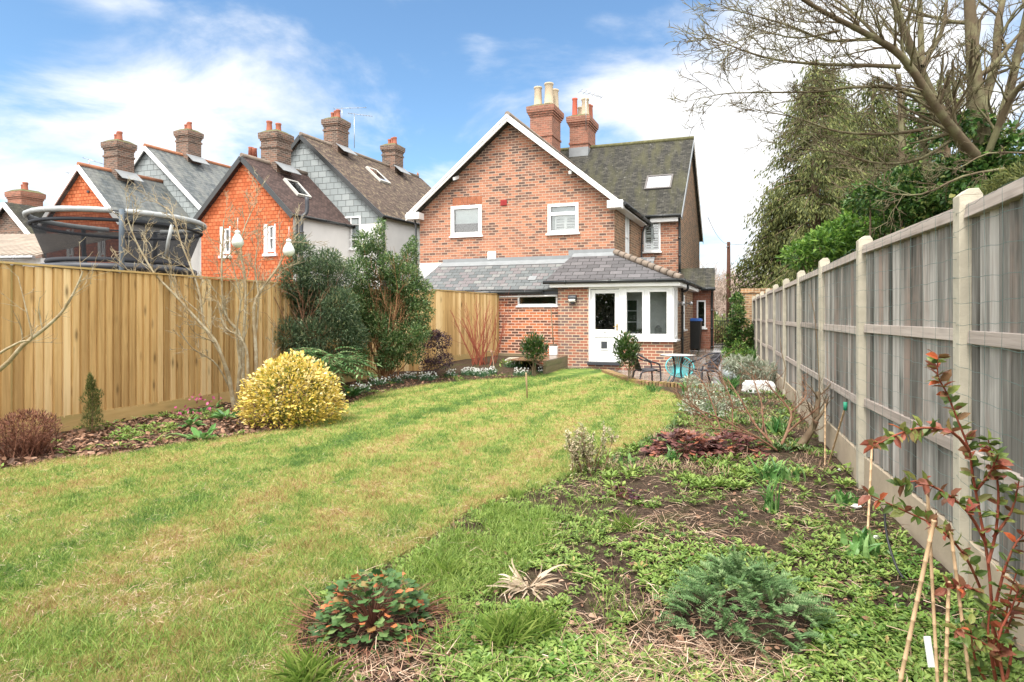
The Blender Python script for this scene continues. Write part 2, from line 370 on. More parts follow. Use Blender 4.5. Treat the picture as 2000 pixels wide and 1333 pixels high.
def tiles(name, stops, row=.1, bw=.17, gap=.006, lichen=None, licol=(.45, .45, .35), rough=.75, bumpd=.012, gapcol=(.02, .02, .02), lsc=5, lpos=(.62, .70), spec=.3, streak=None):
    s = NT(name); uv = s.tc.outputs['UV']
    b = s.n('ShaderNodeTexBrick'); s.l(uv, b.inputs['Vector']); b.inputs['Color1'].default_value = (0, 0, 0, 1); b.inputs['Color2'].default_value = (1, 1, 1, 1); b.inputs['Mortar'].default_value = (.5, .5, .5, 1)
    b.inputs['Scale'].default_value = 1; b.inputs['Brick Width'].default_value = bw; b.inputs['Row Height'].default_value = row; b.inputs['Mortar Size'].default_value = gap; b.inputs['Mortar Smooth'].default_value = .2; b.inputs['Bias'].default_value = 0
    n1 = s.noise(uv, 9, 6, .6)
    f = s.math('ADD', s.math('MULTIPLY', b.outputs['Color'], .75), s.math('MULTIPLY', s.math('SUBTRACT', n1, .4), .6), clamp=True)
    c = s.ramp(f, stops)
    c = s.mix(b.outputs['Fac'], c, gapcol)
    sep = s.n('ShaderNodeSeparateXYZ'); s.l(uv, sep.inputs[0]); fr = s.math('FRACT', s.math('DIVIDE', sep.outputs[1], row))
    if streak:
        n3 = s.noise(s.map(uv, (1.6, .35, 1)), 1.5, 5, .6); c = s.mix(s.ramp(n3, [(.45, (0, 0, 0)), (.68, (1, 1, 1))]), c, streak)
    if lichen:
        n4 = s.noise(uv, lsc, 8, .75, .3); c = s.mix(s.math('MULTIPLY', s.ramp(n4, [(lpos[0], (0, 0, 0)), (lpos[1], (1, 1, 1))]), lichen), c, licol)
    h = s.math('ADD', s.math('SUBTRACT', 1.0, fr), s.math('MULTIPLY', n1, .25)); h = s.math('SUBTRACT', h, s.math('MULTIPLY', b.outputs['Fac'], .6))
    s.bump(h, .9, bumpd)
    return s.fin(c, rough, spec)
def wood(name, cols, knots=.5, grain=40, rough=.75, bump=.25, stain=None, rv=.3, streak=0.0, horiz=False):
    s = NT(name); p = s.tc.outputs['Object']; r = s.rnd()
    if horiz:
        cs = s.n('ShaderNodeSeparateXYZ'); s.l(s.tc.outputs['UV'], cs.inputs[0]); cc = s.n('ShaderNodeCombineXYZ'); s.l(cs.outputs[1], cc.inputs[0]); s.l(cs.outputs[0], cc.inputs[2]); p = cc.outputs[0]
    off = s.n('ShaderNodeCombineXYZ'); s.val(off.inputs[0], s.math('MULTIPLY', r, 37.0)); s.val(off.inputs[1], s.math('MULTIPLY', r, 11.0)); s.val(off.inputs[2], s.math('MULTIPLY', r, 23.0))
    va = s.n('ShaderNodeVectorMath', operation='ADD'); s.l(p, va.inputs[0]); s.l(off.outputs[0], va.inputs[1]); q = va.outputs[0]
    g = s.noise(s.map(q, (grain, grain, 1.6)), 1, 5, .6, .6); big = s.noise(s.map(q, (3, 3, .8)), 1, 3)
    f = s.math('ADD', s.math('MULTIPLY', g, .55), s.math('ADD', s.math('MULTIPLY', big, .3), s.math('MULTIPLY', s.math('SUBTRACT', r, .5), rv)), clamp=True)
    f = s.math('ADD', f, .15)
    if streak: f = s.math('ADD', f, s.math('MULTIPLY', s.math('SUBTRACT', s.noise(s.map(q, (16, 16, .9)), 1, 5, .65), .5), streak))
    c = s.ramp(f, [(.25, cols[0]), (.55, cols[1]), (.85, cols[2])])
    if knots:
        v = s.n('ShaderNodeTexVoronoi'); v.feature = 'F1'; s.l(s.map(q, (6, 6, 2.2)), v.inputs['Vector']); v.inputs['Scale'].default_value = 1
        k = s.ramp(v.outputs['Distance'], [(.07, (1, 1, 1)), (.13, (.5, .5, .5)), (.24, (0, 0, 0))]); c = s.mix(s.math('MULTIPLY', k, knots), c, tuple(x * .35 for x in cols[0]))
    if stain:
        c = s.mix(s.ramp(s.noise(s.map(q, (2, 2, .5)), 1.3, 5, .65), [(.5, (0, 0, 0)), (.7, (.8, .8, .8))]), c, stain)
    s.bump(g, bump, .004); return s.fin(c, rough, .2)
def leafm(name, stops, trans=.3, rough=.5, spec=.35, noise=0.0):
    s = NT(name); f = s.rnd()
    if noise: f = s.math('ADD', s.math('MULTIPLY', f, 1 - noise), s.math('MULTIPLY', s.noise(s.geo.outputs['Position'], 2.2, 3), noise), clamp=True)
    c = s.ramp(f, stops); s.fin(c, rough, spec)
    if trans:
        t = s.n('ShaderNodeBsdfTranslucent'); s.l(c, t.inputs[0]); m = s.n('ShaderNodeMixShader'); m.inputs[0].default_value = trans
        s.l(s.b.outputs[0], m.inputs[1]); s.l(t.outputs[0], m.inputs[2]); s.l(m.outputs[0], s.out.inputs[0])
    return s.m
def bark(name, a, b, lich=(.5, .52, .42), lf=.5, sc=12):
    s = NT(name); p = s.geo.outputs['Position']; n1 = s.noise(p, sc, 6, .7); n2 = s.noise(p, sc * .4, 5, .7)
    c = s.mix(n1, a, b); c = s.mix(s.math('MULTIPLY', s.ramp(n2, [(.45, (0, 0, 0)), (.6, (1, 1, 1))]), lf), c, lich)
    s.bump(n1, .6, .01); return s.fin(c, .85, .2)
def glassm(name, tint=(.93, .95, .95), refl=.04, dark=.35):
    s = NT(name); tr = s.n('ShaderNodeBsdfTransparent'); tr.inputs[0].default_value = (*tint, 1)
    gl = s.n('ShaderNodeBsdfGlossy'); gl.inputs['Roughness'].default_value = .015; gl.inputs[0].default_value = (1, 1, 1, 1)
    fr = s.n('ShaderNodeFresnel'); fr.inputs[0].default_value = 1.5; f = s.math('ADD', fr.outputs[0], refl, clamp=True)
    m = s.n('ShaderNodeMixShader'); s.l(f, m.inputs[0]); s.l(tr.outputs[0], m.inputs[1]); s.l(gl.outputs[0], m.inputs[2]); s.l(m.outputs[0], s.out.inputs[0]); return s.m
def netm(name, col, alpha):
    s = NT(name); tr = s.n('ShaderNodeBsdfTransparent'); s.fin(col, .8, .2); m = s.n('ShaderNodeMixShader'); m.inputs[0].default_value = alpha
    s.l(tr.outputs[0], m.inputs[1]); s.l(s.b.outputs[0], m.inputs[2]); s.l(m.outputs[0], s.out.inputs[0]); return s.m

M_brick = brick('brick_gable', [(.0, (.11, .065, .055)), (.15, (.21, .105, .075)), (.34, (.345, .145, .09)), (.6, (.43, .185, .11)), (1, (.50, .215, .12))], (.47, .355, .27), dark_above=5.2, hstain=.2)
M_brick_upper = M_brick
M_brick_porch = brick('brick_porch', [(.0, (.13, .09, .09)), (.3, (.23, .14, .12)), (.5, (.34, .13, .085)), (.75, (.42, .16, .10)), (1, (.45, .21, .14))], (.62, .50, .36))
M_brick_lean = brick('brick_lean', [(.0, (.09, .05, .04)), (.28, (.19, .075, .05)), (.42, (.44, .13, .06)), (.7, (.56, .18, .07)), (1, (.60, .24, .11))], (.74, .50, .38), ms=.013)
M_brick_chim = brick('brick_chimney', [(.0, (.20, .08, .055)), (.4, (.30, .11, .07)), (.7, (.37, .135, .085)), (1, (.42, .17, .11))], (.34, .21, .155), hstain=.5)
M_brick_old = brick('brick_old', [(.0, (.06, .04, .035)), (.4, (.13, .075, .058)), (.7, (.21, .105, .072)), (1, (.30, .15, .10))], (.26, .22, .18), ms=.012, hstain=.35)
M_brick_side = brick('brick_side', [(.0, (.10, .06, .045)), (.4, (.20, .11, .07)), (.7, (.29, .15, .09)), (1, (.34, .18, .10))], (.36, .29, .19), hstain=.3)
M_brick_yel = brick('brick_yellow', [(.0, (.16, .09, .05)), (.4, (.34, .20, .10)), (.7, (.45, .25, .12)), (1, (.50, .32, .18))], (.48, .40, .28))
M_slate_new = tiles('slate_porch', [(0, (.075, .073, .076)), (.5, (.105, .10, .105)), (1, (.145, .138, .142))], row=.2, bw=.36, gap=.009, rough=.6, bumpd=.010, spec=.3)
M_slate_lean = tiles('slate_lean', [(0, (.085, .095, .10)), (.4, (.135, .148, .15)), (.62, (.15, .13, .135)), (.8, (.18, .19, .185)), (1, (.24, .225, .19))], row=.16, bw=.26, gap=.006, lichen=.6, licol=(.35, .30, .16), lsc=3.5, lpos=(.66, .75), rough=.65, spec=.3)
M_tile_main = tiles('tile_mossy', [(0, (.028, .028, .025)), (.5, (.052, .050, .043)), (1, (.082, .078, .066))], row=.105, bw=.17, lichen=.75, licol=(.33, .33, .29), lsc=6, lpos=(.60, .72), streak=(.072, .070, .042), rough=.9, spec=.15)
M_tile_brown = tiles('tile_brown', [(0, (.045, .030, .024)), (.5, (.085, .058, .045)), (1, (.13, .09, .065))], row=.105, bw=.17, lichen=.7, licol=(.30, .24, .15), lsc=4, lpos=(.50, .66), rough=.9)
M_tile_dark = tiles('tile_dark_red', [(0, (.045, .028, .025)), (.5, (.075, .048, .042)), (1, (.11, .07, .06))], row=.105, bw=.17, lichen=.3, licol=(.22, .19, .15), lsc=7, rough=.9)
M_slate_roof = tiles('slate_roof', [(0, (.045, .055, .06)), (.5, (.080, .093, .098)), (1, (.12, .13, .13))], row=.2, bw=.26, lichen=.5, licol=(.25, .26, .22), lsc=2.5, lpos=(.5, .68), streak=(.15, .155, .145), rough=.6)
M_slate_hung = tiles('slate_hung', [(0, (.24, .27, .275)), (.5, (.31, .345, .35)), (1, (.37, .40, .40))], row=.27, bw=.40, gap=.012, gapcol=(.12, .13, .13), rough=.6, bumpd=.02)
M_tile_orange = tiles('tile_orange', [(0, (.60, .15, .06)), (.5, (.76, .22, .09)), (1, (.86, .31, .15))], row=.15, bw=.20, gap=.013, gapcol=(.42, .085, .025), rough=.8, bumpd=.055)
M_white = plain('white_paint', (.80, .80, .79), .4, .4, var=.03)
M_upvc = plain('white_frame', (.82, .83, .83), .3, .5, var=.02)
M_render = plain('white_render', (.74, .73, .71), .85, .2, var=.06, scale=2, bump=.4)
M_cream = plain('cream_render', (.76, .74, .68), .8, .2, var=.05, scale=3)
M_lead = plain('lead', (.24, .255, .265), .5, .4, var=.15, scale=5)
M_black = plain('black_gutter', (.022, .025, .026), .3, .5, var=.1)
M_dgrey = plain('dark_grey_plastic', (.05, .055, .065), .45, .4)
M_conc = plain('concrete', (.50, .46, .37), .9, .15, var=.22, scale=7, bump=.6)
M_conc2 = plain('concrete_board', (.46, .38, .28), .9, .15, var=.25, scale=3, bump=.5)
M_ridge = plain('ridge_tile', (.26, .21, .17), .85, .2, var=.3, scale=4, bump=.5)
M_ridge_o = plain('ridge_orange', (.36, .16, .09), .85, .2, var=.3, scale=4)
M_pot = plain('terracotta', (.34, .12, .075), .8, .2, var=.2, scale=4)
M_pot_buff = plain('buff_clay', (.47, .39, .28), .8, .2, var=.15, scale=4)
M_flaunch = plain('mossy_mortar', (.15, .145, .075), .95, .1, var=.4, scale=6, bump=.6)
M_glass = glassm('window_glass')
M_glass_sky = glassm('skylight_glass', (.3, .34, .38), .45)
M_blind = plain('pale_blind', (.62, .68, .68), .7, .2)
M_room = plain('interior_white', (.80, .81, .79), .8, .2)
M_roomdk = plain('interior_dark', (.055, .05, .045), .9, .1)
M_fence = wood('new_pine', ((.35, .215, .085), (.57, .375, .16), (.76, .57, .31)), knots=.75, grain=26, rv=.55, streak=.35)
M_fence_g = wood('pine_posts', ((.33, .22, .085), (.46, .31, .13), (.54, .39, .19)), knots=.4, grain=26, stain=(.30, .27, .10))
M_fence_h = wood('pine_rails', ((.33, .22, .085), (.46, .31, .13), (.54, .39, .19)), knots=.4, grain=26, stain=(.30, .27, .10), horiz=True)
M_oldwood = wood('weathered_board', ((.045, .042, .036), (.175, .168, .152), (.42, .40, .37)), knots=.4, grain=60, stain=(.31, .23, .19), bump=.6, rv=.42, streak=.8)
M_rail = wood('weathered_rail', ((.17, .145, .125), (.35, .30, .265), (.50, .44, .39)), knots=.3, grain=40, bump=.5, streak=.5, horiz=True)
M_cane = plain('bamboo', (.58, .40, .24), .5, .3, var=.15, scale=9)
M_stake = plain('stake_wood', (.42, .30, .18), .8, .2, var=.2)
M_wire = plain('green_wire', (.07, .13, .12), .5, .4)
M_steel = plain('grey_metal', (.45, .46, .47), .35, .5, .8)
M_iron = plain('black_iron', (.02, .022, .022), .5, .4)
M_turq = plain('turquoise_plastic', (.10, .47, .50), .4, .4, var=.05)
M_blue = plain('blue_plastic', (.03, .12, .42), .4, .4)
M_rattan = plain('grey_rattan', (.05, .048, .055), .55, .3, var=.2, scale=60)
M_tubeg = plain('grey_tube', (.04, .04, .05), .4, .4)
M_table = plain('glass_table_top', (.62, .62, .58), .3, .7, var=.1)
M_net = netm('trampoline_net', (.018, .02, .024), .74)
M_netd = plain('black_webbing', (.035, .038, .045), .7, .2)
M_pad = plain('grey_padding', (.36, .38, .38), .6, .3, var=.15, scale=12, bump=.4)
M_foam = plain('pole_foam', (.09, .115, .14), .6, .3)
M_bulb = plain('frosted_bulb', (.62, .66, .62), .3, .5)
M_silver = plain('silver_cap', (.72, .73, .74), .3, .5, .3)
M_bark_left = bark('bark_lichen', (.20, .15, .085), (.33, .26, .16), (.44, .42, .32), .55, 22)
M_bark_big = bark('bark_beech', (.06, .045, .028), (.15, .115, .07), (.19, .19, .10), .7, 6)
M_bark_dark = bark('bark_dark', (.10, .07, .045), (.20, .14, .09), (.25, .24, .15), .3, 12)
M_stem_brown = bark('stem_brown', (.14, .065, .04), (.26, .14, .085), (.33, .26, .18), .3, 40)
M_stem_red = bark('stem_red', (.26, .055, .035), (.34, .10, .06), (.3, .2, .12), .2, 30)
M_stem_orange = bark('stem_orange', (.30, .14, .07), (.40, .22, .12), (.3, .25, .15), .2, 30)
M_pole = plain('creosoted_pole', (.11, .055, .04), .9, .1, var=.3, scale=10)

class Wall:
    def __init__(s, P, d, out):
        s.P = np.asarray(P, float)[:2]; s.d = unit(np.asarray(d, float)[:2]); n = vec(-s.d[1], s.d[0]); s.n = n if np.dot(n, out) > 0 else -n
    def p(s, a, o, z): q = s.P + s.d * a + s.n * o; return vec(q[0], q[1], z)
    def s_(s, px): k = (px - 1000) / F; return float((k * s.P[1] - s.P[0]) / (s.d[0] - k * s.d[1]))
    def z_(s, px, py): q = s.P + s.d * s.s_(px); return float(EYE - (py - HOR) / F * q[1])
    def rect(s, x0, y0, x1, y1):
        a, b = sorted((s.s_(x0), s.s_(x1))); xm = (x0 + x1) / 2; return a, b, s.z_(xm, y1), s.z_(xm, y0)

# ------------------------------------------------------------------ the ground
def ground_mat():
    s = NT('earth'); p = s.geo.outputs['Position']; a = s.noise(p, 3, 6, .65); b = s.noise(p, 30, 6, .7)
    c = s.ramp(b, [(.3, (.030, .020, .014)), (.5, (.065, .045, .032)), (.7, (.13, .095, .065))])
    c = s.mix(s.ramp(a, [(.5, (0, 0, 0)), (.65, (.6, .6, .6))]), c, (.06, .07, .02))
    d = s.n('ShaderNodeSeparateXYZ'); s.l(p, d.inputs[0])
    far = s.math('DIVIDE', s.math('SUBTRACT', d.outputs[1], 24.0), 8.0, clamp=True)
    c = s.mix(far, c, s.mix(a, (.06, .075, .025), (.12, .12, .05)))
    s.bump(s.math('ADD', s.math('MULTIPLY', a, 1.0), b), .9, .04); return s.fin(c, .95, .1)
M_earth = ground_mat()
xs = np.concatenate([np.linspace(-400, -20, 20), np.linspace(-18, 12, 121), np.linspace(14, 400, 20)]); ys = np.concatenate([np.linspace(-60, 0, 13), np.linspace(.5, 30, 119), np.linspace(34, 900, 30)])
gb = NB(); GX, GY = np.meshgrid(xs, ys)
GZ = np.vectorize(gh)(GX, GY) + np.where((GY < 20) & (GY > 1) & (GX > -8) & (GX < 7), .012 * np.sin(GX * 5.1 + GY * 2) * np.sin(GY * 4.3), 0)
i = (np.arange(len(ys) - 1)[:, None] * len(xs) + np.arange(len(xs) - 1)[None]).ravel(); n_ = len(xs)
gb.add(np.stack([GX, GY, GZ], -1).reshape(-1, 3), np.concatenate([np.stack([i, i + 1, i + n_ + 1], 1), np.stack([i, i + n_ + 1, i + n_], 1)]), np.zeros(len(i) * 2))
setp(gb.build('ground', M_earth, None, True), kind='structure')

# lawn outline, walked round on the ground
LP = [(0, 928), (110, 903), (230, 893), (330, 875), (430, 862), (520, 848), (600, 836), (660, 808), (720, 778), (800, 760), (870, 750), (960, 743), (1030, 739), (1100, 737.5), (1170, 739), (1235, 752), (1290, 765),
      (1330, 782), (1338, 805), (1310, 832), (1255, 862), (1185, 890), (1120, 925), (1050, 955), (985, 972), (900, 1010), (820, 1068), (740, 1108), (650, 1140), (600, 1200), (570, 1270), (560, 1333)]
LXY = [G(x, y)[:2] for x, y in LP]
LXY = LXY + [vec(-1.0, 1.7), vec(-1.2, -.5), vec(-7, -.5), vec(-7.0, 4.2)]
LSM = [q[:2] for q in smooth_path([np.append(p, 0) for p in LXY + [LXY[0]]], 4)[:-1]]
def inside(P, poly):
    poly = np.asarray(poly); x, y = P[:, 0], P[:, 1]; c = np.zeros(len(P), bool); j = len(poly) - 1
    for i in range(len(poly)):
        xi, yi = poly[i]; xj, yj = poly[j]
        m = ((yi > y) != (yj > y)) & (x < (xj - xi) * (y - yi) / (yj - yi + 1e-12) + xi); c ^= m; j = i
    return c
def lawn_col(s, r=None):
    p = s.geo.outputs['Position']; d = s.n('ShaderNodeSeparateXYZ'); s.l(p, d.inputs[0]); X, Y = d.outputs[0], d.outputs[1]
    q = s.math('SUBTRACT', X, s.math('ADD', s.math('MULTIPLY', s.math('MULTIPLY', Y, Y), .0185), s.math('ADD', s.math('MULTIPLY', Y, .05), -3.3)))
    w = s.noise(s.map(p, (1.3, .7, 1)), 1.0, 4, .6); w2 = s.noise(p, 5, 5, .65); w3 = s.noise(p, 1.9, 3)
    q = s.math('ADD', q, s.math('MULTIPLY', s.math('SUBTRACT', w, .5), .9))
    g = s.math('MULTIPLY', s.math('MULTIPLY', q, q), -7.0); band = s.math('EXPONENT', g)
    st = s.math('MULTIPLY', s.math('SINE', s.math('MULTIPLY', q, 7.0)), .13)
    f = s.math('ADD', s.math('MULTIPLY', band, .26), s.math('ADD', st, s.math('ADD', s.math('MULTIPLY', s.math('SUBTRACT', w2, .5), 1.5), s.math('MULTIPLY', s.math('SUBTRACT', w3, .5), .9))))
    f = s.math('ADD', f, s.math('MULTIPLY', s.math('SUBTRACT', Y, 5.0), .018))
    if r is not None: f = s.math('ADD', f, s.math('MULTIPLY', s.math('SUBTRACT', r, .5), .85))
    f = s.math('ADD', f, .50, clamp=True)
    return s.ramp(f, [(0.0, (.24, .15, .06)), (.14, (.44, .30, .13)), (.30, (.50, .40, .18)), (.45, (.42, .42, .13)), (.62, (.27, .36, .085)), (.82, (.16, .27, .055)), (1, (.085, .17, .04))])
s = NT('lawn_sward'); c = lawn_col(s, s.noise(s.geo.outputs['Position'], 60, 4, .7)); c = s.mix(s.ramp(s.noise(s.geo.outputs['Position'], 45, 4, .7), [(.35, (.55, .55, .55)), (.6, (0, 0, 0))]), c, (.075, .055, .022))
s.bump(s.noise(s.geo.outputs['Position'], 70, 5, .7), 1, .03); M_lawn = s.fin(c, .95, .1)
s = NT('grass_blades'); c = lawn_col(s, s.rnd()); s.fin(c, .6, .25); t_ = s.n('ShaderNodeBsdfTranslucent'); s.l(c, t_.inputs[0]); m_ = s.n('ShaderNodeMixShader'); m_.inputs[0].default_value = .3
s.l(s.b.outputs[0], m_.inputs[1]); s.l(t_.outputs[0], m_.inputs[2]); s.l(m_.outputs[0], s.out.inputs[0]); M_grass = s.m
b = MB(); loop = [Vector((p[0], p[1], 0)) for p in LSM]
for t in geometry.tessellate_polygon([loop]): b.poly([(loop[i].x, loop[i].y, .022) for i in t], .5)
for i in range(len(loop)):
    a, e = loop[i], loop[(i + 1) % len(loop)]; b.poly([(a.x, a.y, -.02), (e.x, e.y, -.02), (e.x, e.y, .022), (a.x, a.y, .022)], .5)
setp(b.build('lawn', M_lawn), kind='structure')

def scatter(n, y0, y1, poly=None, xlim=(-.9, .9), pw=1.0, inv=False):   # more where it is seen larger
    u_ = RNG.random(n); Y = (y0 ** -pw + u_ * (y1 ** -pw - y0 ** -pw)) ** (-1 / pw) if pw else y0 + u_ * (y1 - y0)
    X = RNG.uniform(xlim[0], xlim[1], n) * Y; P = np.stack([X, Y], 1)
    if poly is not None: m = inside(P, poly); P = P[~m if inv else m]
    return P
def fnoise_(P): return np.array([mnoise.noise(Vector((x * 2.1 + 5, y * 2.1, 3.0))) for x, y in P])
P = scatter(620000, 2.0, 14.2, LSM, (-.92, .35), .9); n = len(P)
hgt = (.024 + .0022 * P[:, 1]) * RNG.uniform(.5, 1.5, n) * (1 + .5 * np.sin(P[:, 0] * 17 + 3 * np.sin(P[:, 1] * 9)) * np.sin(P[:, 1] * 13 + 2 * np.sin(P[:, 0] * 7))); az = RNG.uniform(0, 6.283, n); tl = RNG.uniform(.25, 1.9, n)
D = np.stack([np.cos(az) * tl, np.sin(az) * tl, np.ones(n)], 1); wd = .0011 + .00075 * P[:, 1]
nb = NB(); nb.inst(TRI[0], TRI[1], np.column_stack([P, np.full(n, .018)]), axes(D, rdir(n), hgt * 1.15, wd), RNG.random(n))
P2 = scatter(60000, 2.0, 9.0, LSM, (-.92, .35), 1.2); n2_ = len(P2); a2 = RNG.uniform(0, 6.283, n2_); k2 = fnoise_(P2); keep = RNG.random(n2_) < np.clip(.45 + 1.6 * k2, .08, 1); P2 = P2[keep]; a2 = a2[keep]; n2_ = len(P2)
th_ = NB(); leaves(th_, np.column_stack([P2, RNG.uniform(.02, .045, n2_)]), np.stack([np.cos(a2), np.sin(a2), RNG.normal(.1, .35, n2_)], 1), .036, .0017, BLADE, upj=1.2, rnd=RNG.uniform(.35, 1, n2_), lv=.6)
THATCH = th_
P3 = scatter(90000, 2.0, 8.0, LSM, (-.92, .35), 1.2); n3_ = len(P3); keep = RNG.random(n3_) < np.clip(.35 - 1.6 * fnoise_(P3), .05, 1); P3 = P3[keep]; n3_ = len(P3)
gr_ = NB(); leaves(gr_, np.column_stack([P3, np.full(n3_, .02)]), np.column_stack([RNG.normal(0, .8, (n3_, 2)), np.ones(n3_)]), .06, .003, BLADE, upj=1.2, rnd=RNG.uniform(0, 1, n3_), lv=.5); TALLG = gr_
setp(nb.build('lawn_grass', M_grass), 'short mown green and straw coloured grass of the lawn', 'grass', kind='stuff')

# patio and path
M_patio = None
s = NT('wet_stone'); uv = s.geo.outputs['Position']; bk = s.n('ShaderNodeTexBrick'); mp_ = s.n('ShaderNodeMapping'); s.l(uv, mp_.inputs[0]); mp_.inputs['Rotation'].default_value = (0, 0, math.radians(20)); s.l(mp_.outputs[0], bk.inputs['Vector'])
bk.inputs['Color1'].default_value = (0, 0, 0, 1); bk.inputs['Color2'].default_value = (1, 1, 1, 1); bk.inputs['Scale'].default_value = 1; bk.inputs['Brick Width'].default_value = .75; bk.inputs['Row Height'].default_value = .45; bk.inputs['Mortar Size'].default_value = .014
bk.offset = .37; bk.squash = .7; bk.squash_frequency = 3
n1 = s.noise(uv, 2.2, 5); n2 = s.noise(uv, 20, 5)
c = s.ramp(s.math('ADD', s.math('MULTIPLY', bk.outputs['Color'], .6), s.math('MULTIPLY', n1, .4)), [(.1, (.10, .085, .07)), (.5, (.19, .17, .15)), (.9, (.32, .31, .30))]); c = s.mix(bk.outputs['Fac'], c, (.05, .055, .03))
s.bump(s.math('SUBTRACT', s.math('MULTIPLY', n2, .3), bk.outputs['Fac']), .5, .006); M_patio = s.fin(c, s.ramp(n1, [(.35, (.05, .05, .05)), (.68, (.30, .30, .30))]), .7)
def pave(name, y0, y1, fx0, fx1, n=14, m=6):
    b = MB()
    for i in range(n):
        for j in range(m):
            q = []
            for di, dj in ((0, 0), (0, 1), (1, 1), (1, 0)):
                t = (j + dj) / m; e = (i + di) / n
                y = y0(t) * (1 - e) + y1 * e; q.append((fx0(y) * (1 - t) + fx1(y) * t, y, prof(y)))
            b.poly(q, .5)
    return setp(b.build(name, M_patio), kind='structure')
pave('patio', lambda t: pat0(1.0 + 3.6 * t) + .06, 17.5, lambda y: 1.0, lambda y: pat1(y) - .02)
pave('path', lambda t: 17.5, 25.0, lambda y: 3.0, lambda y: pat1(y) - .02)

# ------------------------------------------------------------------ houses
U = unit((-3500, 1180)); V = unit((500, 1180)); IV = unit((560, 1180))
def rect_frame(b, W, s0, s1, z0, z1, t, o0, o1, mids=(), bars=()):
    b.wbox(W, s0, s0 + t, o0, o1, z0, z1, .5); b.wbox(W, s1 - t, s1, o0, o1, z0, z1, .5)
    b.wbox(W, s0 + t, s1 - t, o0, o1, z0, z0 + t, .5); b.wbox(W, s0 + t, s1 - t, o0, o1, z1 - t, z1, .5)
    for m, w in mids: b.wbox(W, m - w / 2, m + w / 2, o0 + .003, o1 - .003, z0 + t, z1 - t, .5)
    for (a0, a1, zz, w) in bars: b.wbox(W, a0, a1, o0 + .005, o1 - .005, zz - w / 2, zz + w / 2, .5)
def window(parent, W, s0, s1, z0, z1, t=.07, rec=.06, out=.0, mids=(), bars=(), sill=.05, glass=M_glass, blind=None, mat=M_upvc, name='window', sillmat=None):
    b = MB(); rect_frame(b, W, s0, s1, z0, z1, t, -rec - .03, out, mids, bars); f = b.build(name, mat, parent, .006)
    g = MB(); g.wbox(W, s0 + t * .8, s1 - t * .8, -rec - .016, -rec - .006, z0 + t * .8, z1 - t * .8, .5); g.build('pane', glass, f)
    if sill: q = MB(); q.wbox(W, s0 - .05, s1 + .05, -.02, out + sill, z0 - .055, z0 - .002, .5); q.build('sill', sillmat or mat, f, .005)
    if blind: q = MB(); q.wbox(W, s0 + t, s1 - t, -rec - .09, -rec - .08, z0 + (z1 - z0) * blind, z1 - t, .5); q.build('blind', M_blind, f)
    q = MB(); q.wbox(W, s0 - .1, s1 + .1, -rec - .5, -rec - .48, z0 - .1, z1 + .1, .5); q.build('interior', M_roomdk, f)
    return f
def shutters(f, W, s0, s1, z0, z1, rec, ncol=2):
    b = MB(); w = (s1 - s0) / ncol
    for c in range(ncol):
        a0 = s0 + c * w; rect_frame(b, W, a0, a0 + w, z0, z1, .045, -rec - .12, -rec - .09)
        b.wbox(W, a0 + .045, a0 + w - .045, -rec - .118, -rec - .092, (z0 + z1) / 2 - .03, (z0 + z1) / 2 + .03, .5)
        k = int((z1 - z0) / .085)
        for i in range(k):
            zc = z0 + .06 + i * (z1 - z0 - .12) / max(k - 1, 1)
            P = [W.p(a, o, z) for z, dz in ((zc - .004, 0), (zc + .004, 0)) for a, o, z in ((a0 + .045, -rec - .125, z + .022), (a0 + w - .045, -rec - .125, z + .022), (a0 + w - .045, -rec - .085, z - .022), (a0 + .045, -rec - .085, z - .022))]
            b.hexa(P, .5)
    return b.build('shutter', M_upvc, f)
def gutter(parent, pts, name='gutter', r=.055, mat=M_black):
    b = MB(); b.tube(pts, r, 8)
    for p, q in zip(pts, pts[1:]):
        L_ = np.linalg.norm(np.asarray(q) - p); k = max(1, int(L_ / 1.0))
        for i in range(k):
            c = np.asarray(p) + (np.asarray(q) - p) * (i + .5) / k; d = unit(np.asarray(q) - p); b.tube([c - d * .03, c + d * .03], r * 1.15, 8)
    return b.build(name, mat, parent)
def pipe(parent, pts, r=.035, name='drainpipe', mat=M_black):
    b = MB(); b.tube(smooth_path(pts, 3) if len(pts) > 2 else pts, r, 8); p0, p1 = np.asarray(pts[-2]), np.asarray(pts[-1])
    for t in (.25, .6, .95): c = p0 + (p1 - p0) * t; d = unit(p1 - p0); b.tube([c - d * .03, c + d * .03], r * 1.35, 8)
    return b.build(name, mat, parent)
